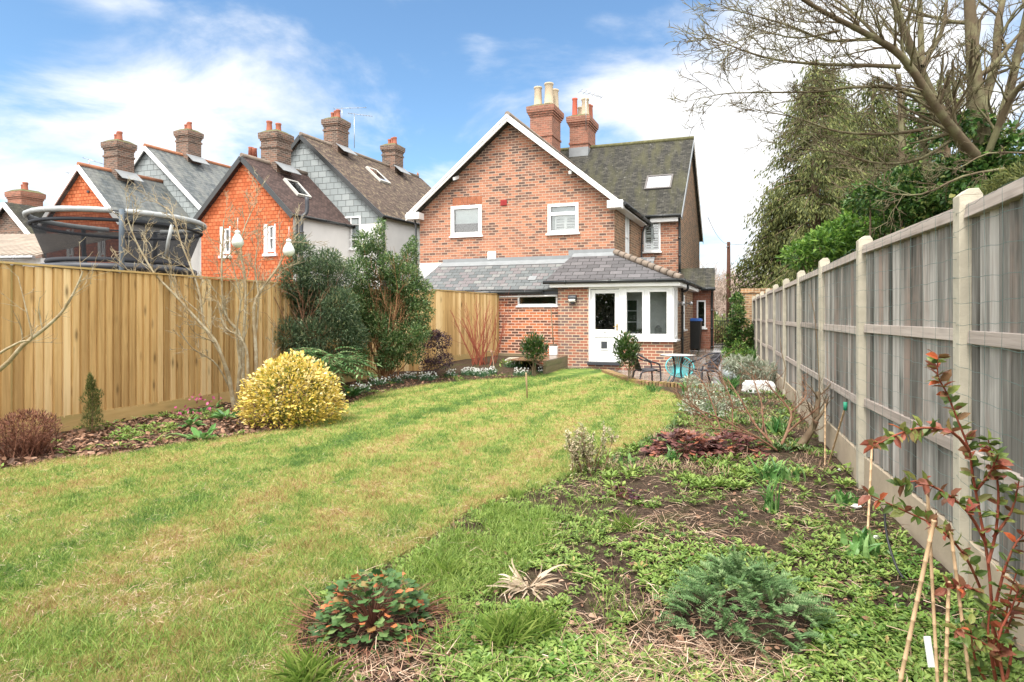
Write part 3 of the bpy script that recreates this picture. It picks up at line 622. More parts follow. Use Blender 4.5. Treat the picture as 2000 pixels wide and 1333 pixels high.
def chimney(parent, P, du, dv, w, d, z0, z1, zband, mat, pots, rows=3, capm=M_flaunch, lead=None, brk=.083):
    P = np.asarray(P, float)[:2]; b = MB()
    def ring(o, za, zb): 
        c = [P - du * o - dv * o, P + du * (w + o) - dv * o, P + du * (w + o) + dv * (d + o), P - du * o + dv * (d + o)]
        b.hexa([(*q, z) for z in (za, zb) for q in c], .5)
    ring(0, z0, z1 - brk * (rows + 2)); ring(.035, zband, zband + brk)
    for k in range(rows): ring(.03 + .04 * k, z1 - brk * (rows + 2 - k) + .001 * k, z1 - brk * (rows + 1 - k))
    ring(.04 * rows + .0, z1 - brk * 2, z1)
    ch = b.build('chimney', mat, parent)
    q = MB(); o1, o2 = .04 * rows - .01, -.12
    lo = [P - du * o1 - dv * o1, P + du * (w + o1) - dv * o1, P + du * (w + o1) + dv * (d + o1), P - du * o1 + dv * (d + o1)]
    hi = [P - du * o2 - dv * o2, P + du * (w + o2) - dv * o2, P + du * (w + o2) + dv * (d + o2), P - du * o2 + dv * (d + o2)]
    q.hexa([(*a, z1) for a in lo] + [(*a, z1 + .13) for a in hi], .5); q.build('cap', capm, ch)
    for (fu, fv, h, r, m) in pots:
        c = P + du * w * fu + dv * d * fv; q = MB()
        q.lathe((*c, z1 + .08), [(r * 1.12, 0), (r * 1.12, .04), (r, .08), (r * .86, h - .1), (r * .95, h - .07), (r * 1.02, h - .05), (r * 1.02, h), (r * .8, h), (r * .75, h - .1)], 14); q.build('chimney_pot', m, ch)
    if lead: q = MB(); q.hexa([(*a, z) for z in lead for a in [P - du * .02 - dv * .03, P + du * (w + .02) - dv * .03, P + du * (w + .02) + dv * (d + .02), P - du * .02 + dv * (d + .02)]], .5); q.build('flashing', M_lead, ch)
    return ch
def skylight(parent, O, eu, ev, n, w, h, up=.07):   # O lower corner on the roof plane
    b = MB(); O = np.asarray(O, float); eu, ev, n = map(lambda q: np.asarray(q, float), (eu, ev, n)); t = .07
    def bx(a0, a1, c0, c1, h0, h1): b.hexa([O + eu * a + ev * c + n * k for k in (h0, h1) for a, c in ((a0, c0), (a1, c0), (a1, c1), (a0, c1))], .5)
    bx(0, t, 0, h, -.02, up); bx(w - t, w, 0, h, -.02, up); bx(t, w - t, 0, t, -.02, up); bx(t, w - t, h - t, h, -.02, up)
    f = b.build('skylight', M_skyf, parent, .006); b = MB(); bx(t * .8, w - t * .8, t * .8, h - t * .8, .02, up - .02); b.build('pane', M_glass_sky, f); return f
M_skyf = plain('skylight_frame', (.11, .10, .095), .5, .4)
M_skyf_w = plain('skylight_frame_pale', (.50, .49, .45), .5, .4)
def aerial(parent, base, top, boom, rods, blen, rl=.25, r=.012):
    b = MB(); b.tube([base, top], r * 1.4, 6); boom = unit(boom); top = np.asarray(top, float); side = unit(np.cross(boom, (0, 0, 1)))
    b.tube([top - boom * blen * .25, top + boom * blen * .75], r, 6)
    for i in range(rods): c = top + boom * (-.25 + i / max(rods - 1, 1)) * blen; b.tube([c - side * rl * (1 - .4 * i / rods) * .5, c + side * rl * (1 - .4 * i / rods) * .5], r * .7, 5)
    return b.build('aerial', M_steel, parent)

# --- the brick cottage
C = PT(1200, HOR, 18.3)[:2]
def lp(a, b_, z=0.0): q = C + U * a + V * b_; return vec(q[0], q[1], z)
house = thing('brick_cottage', 'red brick cottage with white bargeboards, slate lean-to and white glazed garden porch', 'house', lp(2, 1, 0))
Wg = Wall(C, U, (0, -1)); Ws = Wall(C, V, (1, 0)); WG = 6.56; EZ = 5.02; AP = 3.3; AZ = 7.75
b1 = Ws.s_(1252)
wl = Wg.rect(881, 402, 941, 461); wr = Wg.rect(1070, 398, 1130, 456)
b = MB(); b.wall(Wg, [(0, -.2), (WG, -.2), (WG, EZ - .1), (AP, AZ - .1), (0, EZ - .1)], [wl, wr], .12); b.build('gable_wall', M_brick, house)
side_w = (Ws.s_(1221), Ws.s_(1232), 3.25, 4.95)
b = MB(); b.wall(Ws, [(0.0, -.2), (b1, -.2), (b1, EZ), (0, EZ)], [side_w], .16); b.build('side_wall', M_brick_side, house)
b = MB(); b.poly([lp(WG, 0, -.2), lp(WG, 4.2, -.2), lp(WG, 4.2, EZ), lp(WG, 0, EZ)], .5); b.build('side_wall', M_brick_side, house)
b = MB(); b.wbox(Wg, 4.9, WG + .004, 0, .012, 2.2, 3.23, .5); b.build('render_patch', M_render, house)
f = window(house, Wg, *wl, t=.11, rec=.03, out=.035, sill=.03, blind=.42)
f = window(house, Wg, *wr, t=.09, rec=.03, out=.03, sill=.05, mids=(), bars=[(wr[0] + .09, wr[1] - .09, wr[2] + (wr[3] - wr[2]) * .66, .10)])
shutters(f, Wg, wr[0] + .10, wr[1] - .2, wr[2] + .1, wr[2] + (wr[3] - wr[2]) * .6, .03, 2)
q = MB(); q.wbox(Wg, wr[0] + .09, wr[1] - .09, -.22, -.2, wr[2] + .08, wr[3] - .08, .5); q.build('blind', M_blind, f)
f = window(house, Ws, *side_w, t=.07, rec=.10, out=-.05, sill=.1, mids=[((side_w[0] + side_w[1]) / 2, .05)], bars=[(side_w[0], side_w[1], 4.1, .05)])
for (x0, y0, x1, y1, m, nm) in ((978, 391, 990, 402, plain('red_vent', (.33, .03, .03), .6), 'vent'), (953, 492, 969, 507, M_upvc, 'vent')):
    r_ = Wg.rect(x0, y0, x1, y1); b = MB(); b.wbox(Wg, r_[0], r_[1], .0, .03, r_[2], r_[3], .5)
    for k in range(5): zz = r_[2] + (r_[3] - r_[2]) * (k + .6) / 5.6; b.wbox(Wg, r_[0] + .02, r_[1] - .02, .03, .036, zz - .006, zz + .012, .5)
    b.build(nm, m, house)
r_ = Wg.rect(884, 385, 942, 399); b = MB()
for k in range(13): a = r_[0] + (r_[1] - r_[0]) * k / 13; b.wbox(Wg, a + .006, a + (r_[1] - r_[0]) / 13 - .006, .0, .008, r_[2], r_[3], .5)
b.build('lintel', plain('red_header_bricks', (.40, .15, .08), .8, .2, var=.35, scale=9), house)
# wing roof
OV = .28; th = .12
def roofpt(a, b_, sgn):    # height of the wing roof above a
    sl = (AZ - EZ) / AP if a < AP else (AZ - EZ) / (WG - AP)
    return AZ - abs(a - AP) * sl
for a0, a1 in ((AP, -.32), (AP, WG + .32)):
    b = MB(); z1 = roofpt(a1, 0, 0); b.slab([lp(a0, -OV, AZ + .06), lp(a1, -OV, z1 + .06), lp(a1, b1 + (.3 if a1 < 0 else 3), z1 + .06), lp(a0, b1 + 2.9, AZ + .06)], th); b.build('roof', M_tile_main, house)
    b = MB(); n_out = Wg.n * .035
    pA = lp(a0, -OV, AZ - .03) + np.append(n_out, 0); pB = lp(a1, -OV, z1 - .03) + np.append(n_out, 0)
    dz = vec(0, 0, .185); o3 = np.append(Wg.n * .05, 0)
    b.hexa([pA - dz * .5 - vec(0, 0, .03), pB - dz * .5, pB - dz * .5 + o3, pA - dz * .5 + o3 - vec(0, 0, .03), pA + dz * .5, pB + dz * .5, pB + dz * .5 + o3, pA + dz * .5 + o3], .5)
    b.hexa([pA + o3 - dz * .05, pB + o3 - dz * .05, pB + o3 * 1.6 - dz * .05, pA + o3 * 1.6 - dz * .05, pA + o3 + dz * .5, pB + o3 + dz * .5, pB + o3 * 1.6 + dz * .5, pA + o3 * 1.6 + dz * .5], .5)
    if a1 < 0: b.wbox(Wg, -.30, .16, -.02, OV + .1, EZ - .34, EZ - .12, .5)
    else: b.wbox(Wg, WG - .16, WG + .30, -.02, OV + .1, EZ - .34, EZ - .12, .5)
    t = .55 if a1 < 0 else .52; pm = lp(a0 + (a1 - a0) * t, 0, roofpt(a0 + (a1 - a0) * t, 0, 0) - .15); b.beam(pm, pm + np.append(Wg.n * .3, -.12), .09, .09)
    b.build('bargeboard', M_white, house)
b = MB(); b.tube([lp(AP, -OV - .05, AZ + .08), lp(AP, b1 + 2.6, AZ + .08)], .09, 8); b.build('ridge_tiles', M_ridge, house)
b = MB(); b.hexa([lp(a, bb, z) for z in (EZ - .30, EZ - .16) for a, bb in ((-.27, -OV), (-.0, -OV), (-.0, b1), (-.27, b1))], .5); b.build('soffit', M_white, house)
gutter(house, [lp(-.36, -OV + .05, EZ - .20), lp(-.36, b1 - .15, EZ - .20)])
gutter(house, [lp(WG + .36, -OV + .05, EZ - .20), lp(WG + .36, 4.0, EZ - .20)])
pipe(house, [lp(-.36, b1 - .25, EZ - .24), lp(-.12, b1 - .35, EZ - .55), lp(-.08, b1 - .35, 2.9)])
pipe(house, [lp(WG + .34, -.05, EZ - .24), lp(WG + .12, -.05, EZ - .5), lp(WG + .08, -.06, .2)])
# main block
Wb = Wall(lp(0, b1, 0), -U, (0, -1)); sB = Wb.s_(1325); bR = b1 + 3.65; bB = bR + 3.65; ZR = 8.82; ZE = 5.2
def mp(s_, b_, z): return lp(-s_, b_, z)
wb = Wb.rect(1257, 428, 1290, 492)
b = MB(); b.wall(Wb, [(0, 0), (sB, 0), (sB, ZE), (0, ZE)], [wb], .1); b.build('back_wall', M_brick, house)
Wr = Wall(mp(sB, b1, 0), V, (1, 0))
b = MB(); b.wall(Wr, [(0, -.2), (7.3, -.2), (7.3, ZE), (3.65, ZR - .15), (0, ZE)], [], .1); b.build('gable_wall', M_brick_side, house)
f = window(house, Wb, *wb, t=.055, rec=.03, out=.012, sill=.07, mat=M_upvc)
shutters(f, Wb, wb[0] + .05, wb[1] - .05, wb[2] + .05, wb[3] - .08, -.02, 2)
for (pb, zb) in ((b1 - .25, ZE - .15), (bB + .25, ZE - .15)):
    b = MB(); b.slab([mp(sB + .12, pb, zb), mp(-7.0, pb, zb), mp(-7.0, bR, ZR), mp(sB + .12, bR, ZR)], .12); b.build('roof', M_tile_main, house)
    b = MB(); p0 = mp(sB + .14, pb, zb - .13); p1 = mp(sB + .14, bR, ZR - .13); b.beam(p0, p1, .03, .13, (0, 0, 1)); b.build('bargeboard', M_lead if pb < bR else M_cream, house)
b = MB(); b.tube([mp(sB + .14, bR, ZR + .01), mp(-7.0, bR, ZR + .01)], .09, 8); b.build('ridge_tiles', M_flaunch, house)
b = MB(); b.wbox(Wb, .35, sB, .02, .22, ZE - .36, ZE - .18, .5); b.build('fascia', M_white, house)
gutter(house, [mp(.2, b1 - .3, ZE - .16), mp(sB + .12, b1 - .3, ZE - .16)])
pipe(house, [mp(sB + .05, b1 - .3, ZE - .2), mp(sB + .05, b1 - .08, ZE - .5), mp(sB + .05, b1 - .07, 2.9)], .045)
nrm = unit(np.cross(-np.append(U, 0), mp(0, bR, ZR) - mp(0, b1 - .25, ZE - .15))); nrm = nrm if nrm[2] > 0 else -nrm
evr = unit(mp(0, bR, ZR) - mp(0, b1 - .25, ZE - .15)); k_ = (6.25 - ZE + .15) / evr[2]
kS = Wall(mp(0, b1 + .6, 0), -U, (0, -1)); a0 = kS.s_(1254); a1 = kS.s_(1296)
skylight(house, mp(a0, b1 - .25, ZE - .15) + evr * k_, -np.append(U, 0), evr, nrm, 1.0, .95)
Y2 = 26.0; c2 = PT(1148, HOR, Y2); c1 = PT(1078, HOR, 24.6)
chimney(house, c2, U, V, .80, 1.25, 7.6, EYE + (HOR - 226) / F * Y2, EYE + (HOR - 280) / F * Y2, M_brick_chim,
        [(.78, .15, .78, .12, plain('red_pot', (.42, .10, .06), .7)), (.22, .18, .72, .17, M_pot_buff), (.6, .45, .5, .13, M_pot_buff), (.2, .55, .62, .12, M_pot), (.25, .85, .7, .14, M_pot)], lead=(7.6, 8.75))
chimney(house, c1, U, V, .93, 1.1, 7.2, EYE + (HOR - 205) / F * 24.6, EYE + (HOR - 265) / F * 24.6, M_brick_chim,
        [(.72, .2, .78, .17, M_pot_buff), (.22, .2, .88, .19, M_pot_buff), (.15, .7, .8, .17, M_pot_buff), (.5, .75, .5, .12, M_pot)])
aerial(house, PT(1144.5, 255, 25.9), PT(1144.5, 181, 25.9), (1, .3, -.18), 6, 1.0, .5)
# lean-to
WL = Wall(lp(0, -1.036), U, (0, -1)); aD = .9; lw = WL.rect(1011, 576, 1089, 597)
b = MB(); b.wall(WL, [(1.2, .0), (5.9, .0), (5.9, 2.32), (1.2, 2.32)], [lw], .1); b.build('lean_to_wall', M_brick_lean, house)
f = window(house, WL, lw[0], lw[1], lw[2], lw[3], t=.05, rec=.04, out=.01, sill=.03)
b = MB(); b.slab([lp(-1.2, -1.2, 2.24), lp(6.25, -1.2, 2.24), lp(5.75, -.02, 3.2), lp(-1.2, -.02, 3.2)], .05); b.build('lean_to_roof', M_slate_lean, house)
b = MB(); b.slab([lp(-.0, -.18, 3.085), lp(5.75, -.18, 3.085), lp(5.75, -.01, 3.23), lp(0, -.01, 3.23)], .02); b.wbox(Wg, -.0, 5.7, .0, .015, 3.2, 3.34, .5); b.build('lead_flashing', M_lead, house)
b = MB(); b.wbox(WL, 1.38, 6.1, .05, .075, 2.10, 2.2, .5); b.build('fascia', M_dgrey, house)
gutter(house, [lp(1.80, -1.25, 2.16), lp(6.2, -1.25, 2.16)]); pipe(house, [lp(1.4, -1.14, 2.05), lp(3.4, -1.12, 2.03), lp(3.5, -1.12, 2.03)], .022, 'conduit', M_upvc)
b = MB(); b.slab([lp(2.18, -.86, 2.545), lp(2.42, -.86, 2.545), lp(2.42, -.70, 2.675), lp(2.18, -.70, 2.675)], .02); b.build('roof_vent', M_lead, house)
# garden porch
D0 = PT(1315, HOR, 16.6)[:2]; WP = Wall(D0, U, (0, -1)); WS2 = Wall(D0, V, (1, 0)); PL = WP.s_(1090); zt = 2.30
dl, dr = WP.s_(1150), WP.s_(1211); wn0, wn1 = .0, WP.s_(1211); zs = .80; zb = .15
side_end = 5.0
b = MB(); b.wall(WP, [(0, -.2), (dr, -.2), (dr, zb), (dl, zb), (dl, zt), (PL, zt), (PL, -.2)][:0] or [(0, -.2), (PL, -.2), (PL, zt), (dl, zt), (dl, zb), (dr, zb), (dr, zs - .06), (0, zs - .06)], [], .1)
b.build('porch_wall', M_brick_porch, house)
b = MB(); b.poly([WP.p(PL, 0, -.2), WP.p(PL, -1.2, -.2), WP.p(PL, -1.2, zt), WP.p(PL, 0, zt)], .5)
b.build('porch_wall', M_brick_porch, house)
sw0 = .75; sw = (WS2.s_(1328), WS2.s_(1332.5), 1.0, 2.05); 
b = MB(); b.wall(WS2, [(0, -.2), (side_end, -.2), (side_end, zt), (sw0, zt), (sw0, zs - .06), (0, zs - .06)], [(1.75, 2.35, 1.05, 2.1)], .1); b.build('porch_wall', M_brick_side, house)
f = window(house, WS2, 1.75, 2.35, 1.05, 2.1, t=.06, rec=.04, out=.02, sill=.08)
# glazed part
mid = [(WP.s_(1262), .10)]
f = window(house, WP, 0.02, dr - .03, zs, zt - .02, t=.10, rec=.05, out=.02, mids=mid, sill=.07)
for ch in list(f.children):
    if ch.name.startswith('interior'): bpy.data.objects.remove(ch)
f2 = window(house, WS2, .02, sw0 - .02, zs, zt - .02, t=.09, rec=.05, out=.02, sill=.07)
for ch in list(f2.children):
    if ch.name.startswith('interior'): bpy.data.objects.remove(ch)
b = MB()   # casement beads
for a, c in ((.12, mid[0][0] - .05), (mid[0][0] + .05, dr - .13)): rect_frame(b, WP, a, c, zs + .10, zt - .12, .055, -.06, .035)
b.build('casement', M_upvc, house, .005)
# door
b = MB(); rect_frame(b, WP, dr - .03, dl, zb, zt - .02, .055, -.08, .03); df = b.build('door_frame', M_upvc, house, .006)
e0, e1 = dr + .03, dl - .06; b = MB(); zl = zb + .06; zh = zt - .08; pz0 = zb + .92; 
b.wbox(WP, e0, e0 + .12, -.07, -.015, zl, zh, .5); b.wbox(WP, e1 - .12, e1, -.07, -.015, zl, zh, .5); b.wbox(WP, e0 + .12, e1 - .12, -.07, -.015, zh - .12, zh, .5)
b.wbox(WP, e0 + .12, e1 - .12, -.07, -.015, pz0 - .22, pz0, .5); b.wbox(WP, e0 + .12, e1 - .12, -.07, -.015, zl, zl + .2, .5); b.wbox(WP, e0 + .12, e1 - .12, -.055, -.035, zl + .2, pz0 - .22, .5)
door = b.build('door', M_upvc, house, .005)
b = MB(); b.wbox(WP, e0 + .10, e1 - .10, -.047, -.040, pz0 - .02, zh - .10, .5); b.build('pane', M_glass, door)
zc = zl + .42; sc_ = (e0 + e1) / 2 + .02
b = MB(); b.wbox(WP, sc_ - .12, sc_ + .12, -.035, -.01, zc - .14, zc + .14, .5); cf = b.build('cat_flap', M_upvc, door, .006); 
b = MB(); b.wbox(WP, sc_ - .085, sc_ + .085, -.01, -.004, zc - .10, zc + .10, .5); b.build('cat_flap_pane', M_dgrey, door)
b = MB(); b.wbox(WP, e0 + .035, e0 + .075, -.015, .0, pz0 - .02, pz0 + .16, .5); b.tube([WP.p(e0 + .055, .0, pz0 + .09), WP.p(e0 + .055, .05, pz0 + .09), WP.p(e0 + .15, .05, pz0 + .085)], .010, 8); b.build('door_handle', plain('brass', (.55, .38, .15), .35, .5, .8), door)
b = MB(); kc = WP.p(sc_ - .02, .0, pz0 - .10)
b.tube([kc + vec(0, 0, .05), kc + vec(0, -.012, .05)], .035, 12)
for k in range(14):
    a, c = 2 * math.pi * k / 14, 2 * math.pi * (k + 1) / 14; b.tube([WP.p(sc_ - .02 + .045 * math.cos(a), .012, pz0 - .11 + .05 * math.sin(a)), WP.p(sc_ - .02 + .045 * math.cos(c), .012, pz0 - .11 + .05 * math.sin(c))], .007, 6)
b.build('door_knocker', M_silver, door)
b = MB(); b.wbox(WP, dr - .02, dl + .03, -.02, .09, zb - .09, zb - .005, .5); b.build('door_step', M_dgrey, house, .008)
# porch room seen through the glass
b = MB(); W3 = Wall(lp(0, -1.19 + 2.2), U, (0, -1)); W3.P = D0 + V * 1.1
b.poly([W3.p(.08, 0, 0), W3.p(PL - .1, 0, 0), W3.p(PL - .1, 0, zt), W3.p(.08, 0, zt)], .5); b.poly([WP.p(.02, -.12, .02), WP.p(PL - .1, -.12, .02), W3.p(PL - .1, 0, .02), W3.p(.0, 0, .02)], .5)
b.poly([WS2.p(sw0, -.12, 0), WS2.p(1.1, -.12, 0), WS2.p(1.1, -.12, zt), WS2.p(sw0, -.12, zt)], .5)
b.poly([WP.p(PL - .12, -.12, 0), W3.p(PL - .12, 0, 0), W3.p(PL - .12, 0, zt), WP.p(PL - .12, -.12, zt)], .5); b.build('porch_room', M_room, house)
iw = (W3.s_(1246), W3.s_(1205), .95, 1.95); b = MB(); rect_frame(b, W3, *iw, .03, .0, .03, mids=[((iw[0] + iw[1]) / 2, .02)], bars=[(iw[0], iw[1], iw[2] + .33, .02), (iw[0], iw[1], iw[2] + .66, .02)])
fi = b.build('inner_window', M_upvc, house); b = MB(); b.wbox(W3, iw[0] + .02, iw[1] - .02, .004, .01, iw[2] + .02, iw[3] - .02, .5); b.build('inner_pane', plain('dark_mirror_glass', (.03, .05, .03), .06, .8), fi)
b = MB(); ss = W3.s_(1273); b.wbox(W3, ss - .045, ss + .045, .0, .012, 1.28, 1.37, .5); b.build('light_switch', M_upvc, house, .004)
b = MB(); b.wbox(W3, W3.s_(1206), PL - .13, .004, .02, .05, zt - .03, .5); b.build('shade_panel', M_roomdk, house)  # dark panel painting the unlit room behind the door, to darken its glass
b = MB(); b.wbox(W3, .1, W3.s_(1215), .05, .4, .02, .78, .5); b.build('worktop_unit', M_room, house)
nb = NB(); clump(nb, W3.p(W3.s_(1254), .25, .93), (.16, .12, .13), 160, .08, .03); clump(nb, W3.p(W3.s_(1228), .25, .90), (.12, .12, .1), 120, .08, .03); nb.build('house_plant', leafm('house_plant_leaf', [(0, (.03, .08, .02)), (1, (.12, .22, .05))]), house)
b = MB(); lc = W3.p(W3.s_(1288), .45, .8)
for k in range(8): a = k * math.pi / 4; b.tube([lc + vec(.09 * math.cos(a), .09 * math.sin(a), 0), lc + vec(.09 * math.cos(a), .09 * math.sin(a), .3)], .006, 5)
b.lathe(lc, [(.1, 0), (.1, .015)], 12); b.lathe(lc + vec(0, 0, .3), [(.1, 0), (.03, .09)], 12); b.build('lantern', M_steel, house)
# porch roof
ez = 2.42; o_ = .24; tp = 3.36
e_l = lp(1.75, -1.19 - o_, ez); Q0 = D0 - V * o_ - U * (.0); cor = lp(-1.893 - o_ - .02, -1.19 - o_ - .0, ez); far_ = lp(-1.893 - o_ - .02, 3.8, ez)
apx = lp(-.02, -.02, tp)
b = MB(); b.slab([e_l, cor, apx, lp(1.25, -.02, tp)], .05); b.build('porch_roof', M_slate_new, house)
b = MB(); b.slab([cor, far_, lp(-.02, 3.8, tp), apx], .05); b.build('porch_roof', M_tile_main, house)
b = MB(); hp = [apx + vec(0, 0, .04), cor + vec(0, 0, .06)]
for k in range(11):
    t0, t1 = k / 11, (k + .93) / 11; pA = hp[0] + (hp[1] - hp[0]) * t0; pB = hp[0] + (hp[1] - hp[0]) * t1; b.tube([pA, pB], [.085, .10], 10, k * .37 % 1)
b.build('hip_tiles', M_ridge, house)
b = MB(); b.wbox(Wg, -.02, 1.42, .0, .02, 3.30, 3.50, .5); b.slab([lp(-.02, -.16, 3.27), lp(1.28, -.16, 3.27), lp(1.25, -.01, 3.40), lp(-.02, -.01, 3.40)], .015); b.build('lead_flashing', M_lead, house)
b = MB(); b.slab([lp(-.05, -.02, 3.42), lp(-.22, -.02, 3.28), lp(-.22, 3.8, 3.28), lp(-.02, 3.8, 3.42)], .03); b.build('lead_flashing', M_lead, house)
b = MB(); b.hexa([lp(a, bb, z) for z in (2.28, 2.40) for a, bb in ((1.55, -1.40), (-2.10, -1.40), (-2.10, -1.17), (1.55, -1.17))], .5)
b.hexa([lp(a, bb, z) for z in (2.28, 2.40) for a, bb in ((-2.10, -1.17), (-2.10, 3.7), (-1.88, 3.7), (-1.88, -1.17))], .5); b.build('soffit', M_white, house)
gutter(house, [lp(1.72, -1.46, 2.43), lp(-2.15, -1.46, 2.43), lp(-2.16, 3.8, 2.43)], r=.05)
pp = WS2.p(2.75, .06, 0)
pipe(house, [WS2.p(1.3, .24, 2.38), WS2.p(1.3, .22, 2.22), WS2.p(1.35, .07, 2.17), WS2.p(1.45, .06, 2.1), WS2.p(1.45, .06, -.1)], .036)
# outshot beyond the porch
O0 = lp(-1.95, 3.6); WO = Wall(O0, -U, (0, -1)); b = MB(); ow = (.06, .36, 1.05, 2.0)
b.wall(WO, [(-.2, -.1), (.62, -.1), (.62, 2.35), (-.2, 2.35)], [ow], .08); b.poly([WO.p(.62, 0, -.1), WO.p(.62, -2.0, -.1), WO.p(.62, -2.0, 2.35), WO.p(.62, 0, 2.35)], .5); b.build('outshot_wall', M_brick_chim, house)
window(house, WO, *ow, t=.05, rec=.04, out=.01, sill=.05)
b = MB(); b.slab([WO.p(-.6, .25, 2.42), WO.p(.66, .25, 2.42), WO.p(.66, -1.1, 3.2), WO.p(-.6, -1.1, 3.2)], .08); b.build('outshot_roof', M_tile_main, house)
gutter(house, [WO.p(.2, .3, 2.38), WO.p(.68, .3, 2.38)]); pipe(house, [WO.p(.6, .28, 2.34), WO.p(.56, .06, 2.1), WO.p(.56, .06, .3)], .04)
# lamps
def wall_lamp(W, s_, z, k=1.0):
    b = MB(); b.wbox(W, s_ - .05 * k, s_ + .05 * k, 0, .03, z - .12 * k, z - .02 * k, .5); b.tube([W.p(s_ - .10 * k, .07, z + .02), W.p(s_ + .10 * k, .07, z + .02)], .075 * k, 14); l = b.build('wall_lamp', M_dgrey, house, .005)
    b = MB(); b.tube([W.p(s_ - .085 * k, .105, z - .045), W.p(s_ + .085 * k, .105, z - .045)], .048 * k, 14); b.build('diffuser', plain('frosted_diffuser', (.75, .75, .68), .3), l)
    b = MB(); b.tube([W.p(s_, .05, z - .09 * k), W.p(s_, .12, z - .10 * k)], .035 * k, 12); b.build('sensor', M_dgrey, l)
wall_lamp(WP, WP.s_(1119), WP.z_(1119, 584), 1.15)
def side_lamp(W, s_, z):
    b = MB(); b.wbox(W, s_ - .05, s_ + .05, 0, .02, z - .1, z + .08, .5); b.tube([W.p(s_, .02, z), W.p(s_, .12, z)], .015, 8); b.tube([W.p(s_, .13, z + .06), W.p(s_, .13, z + .02), W.p(s_, .13, z - .06)], [.03, .07, .065], 12); l = b.build('wall_lamp', M_steel, house)
side_lamp(WS2, .98, 1.82); side_lamp(WS2, 2.9, 1.86)

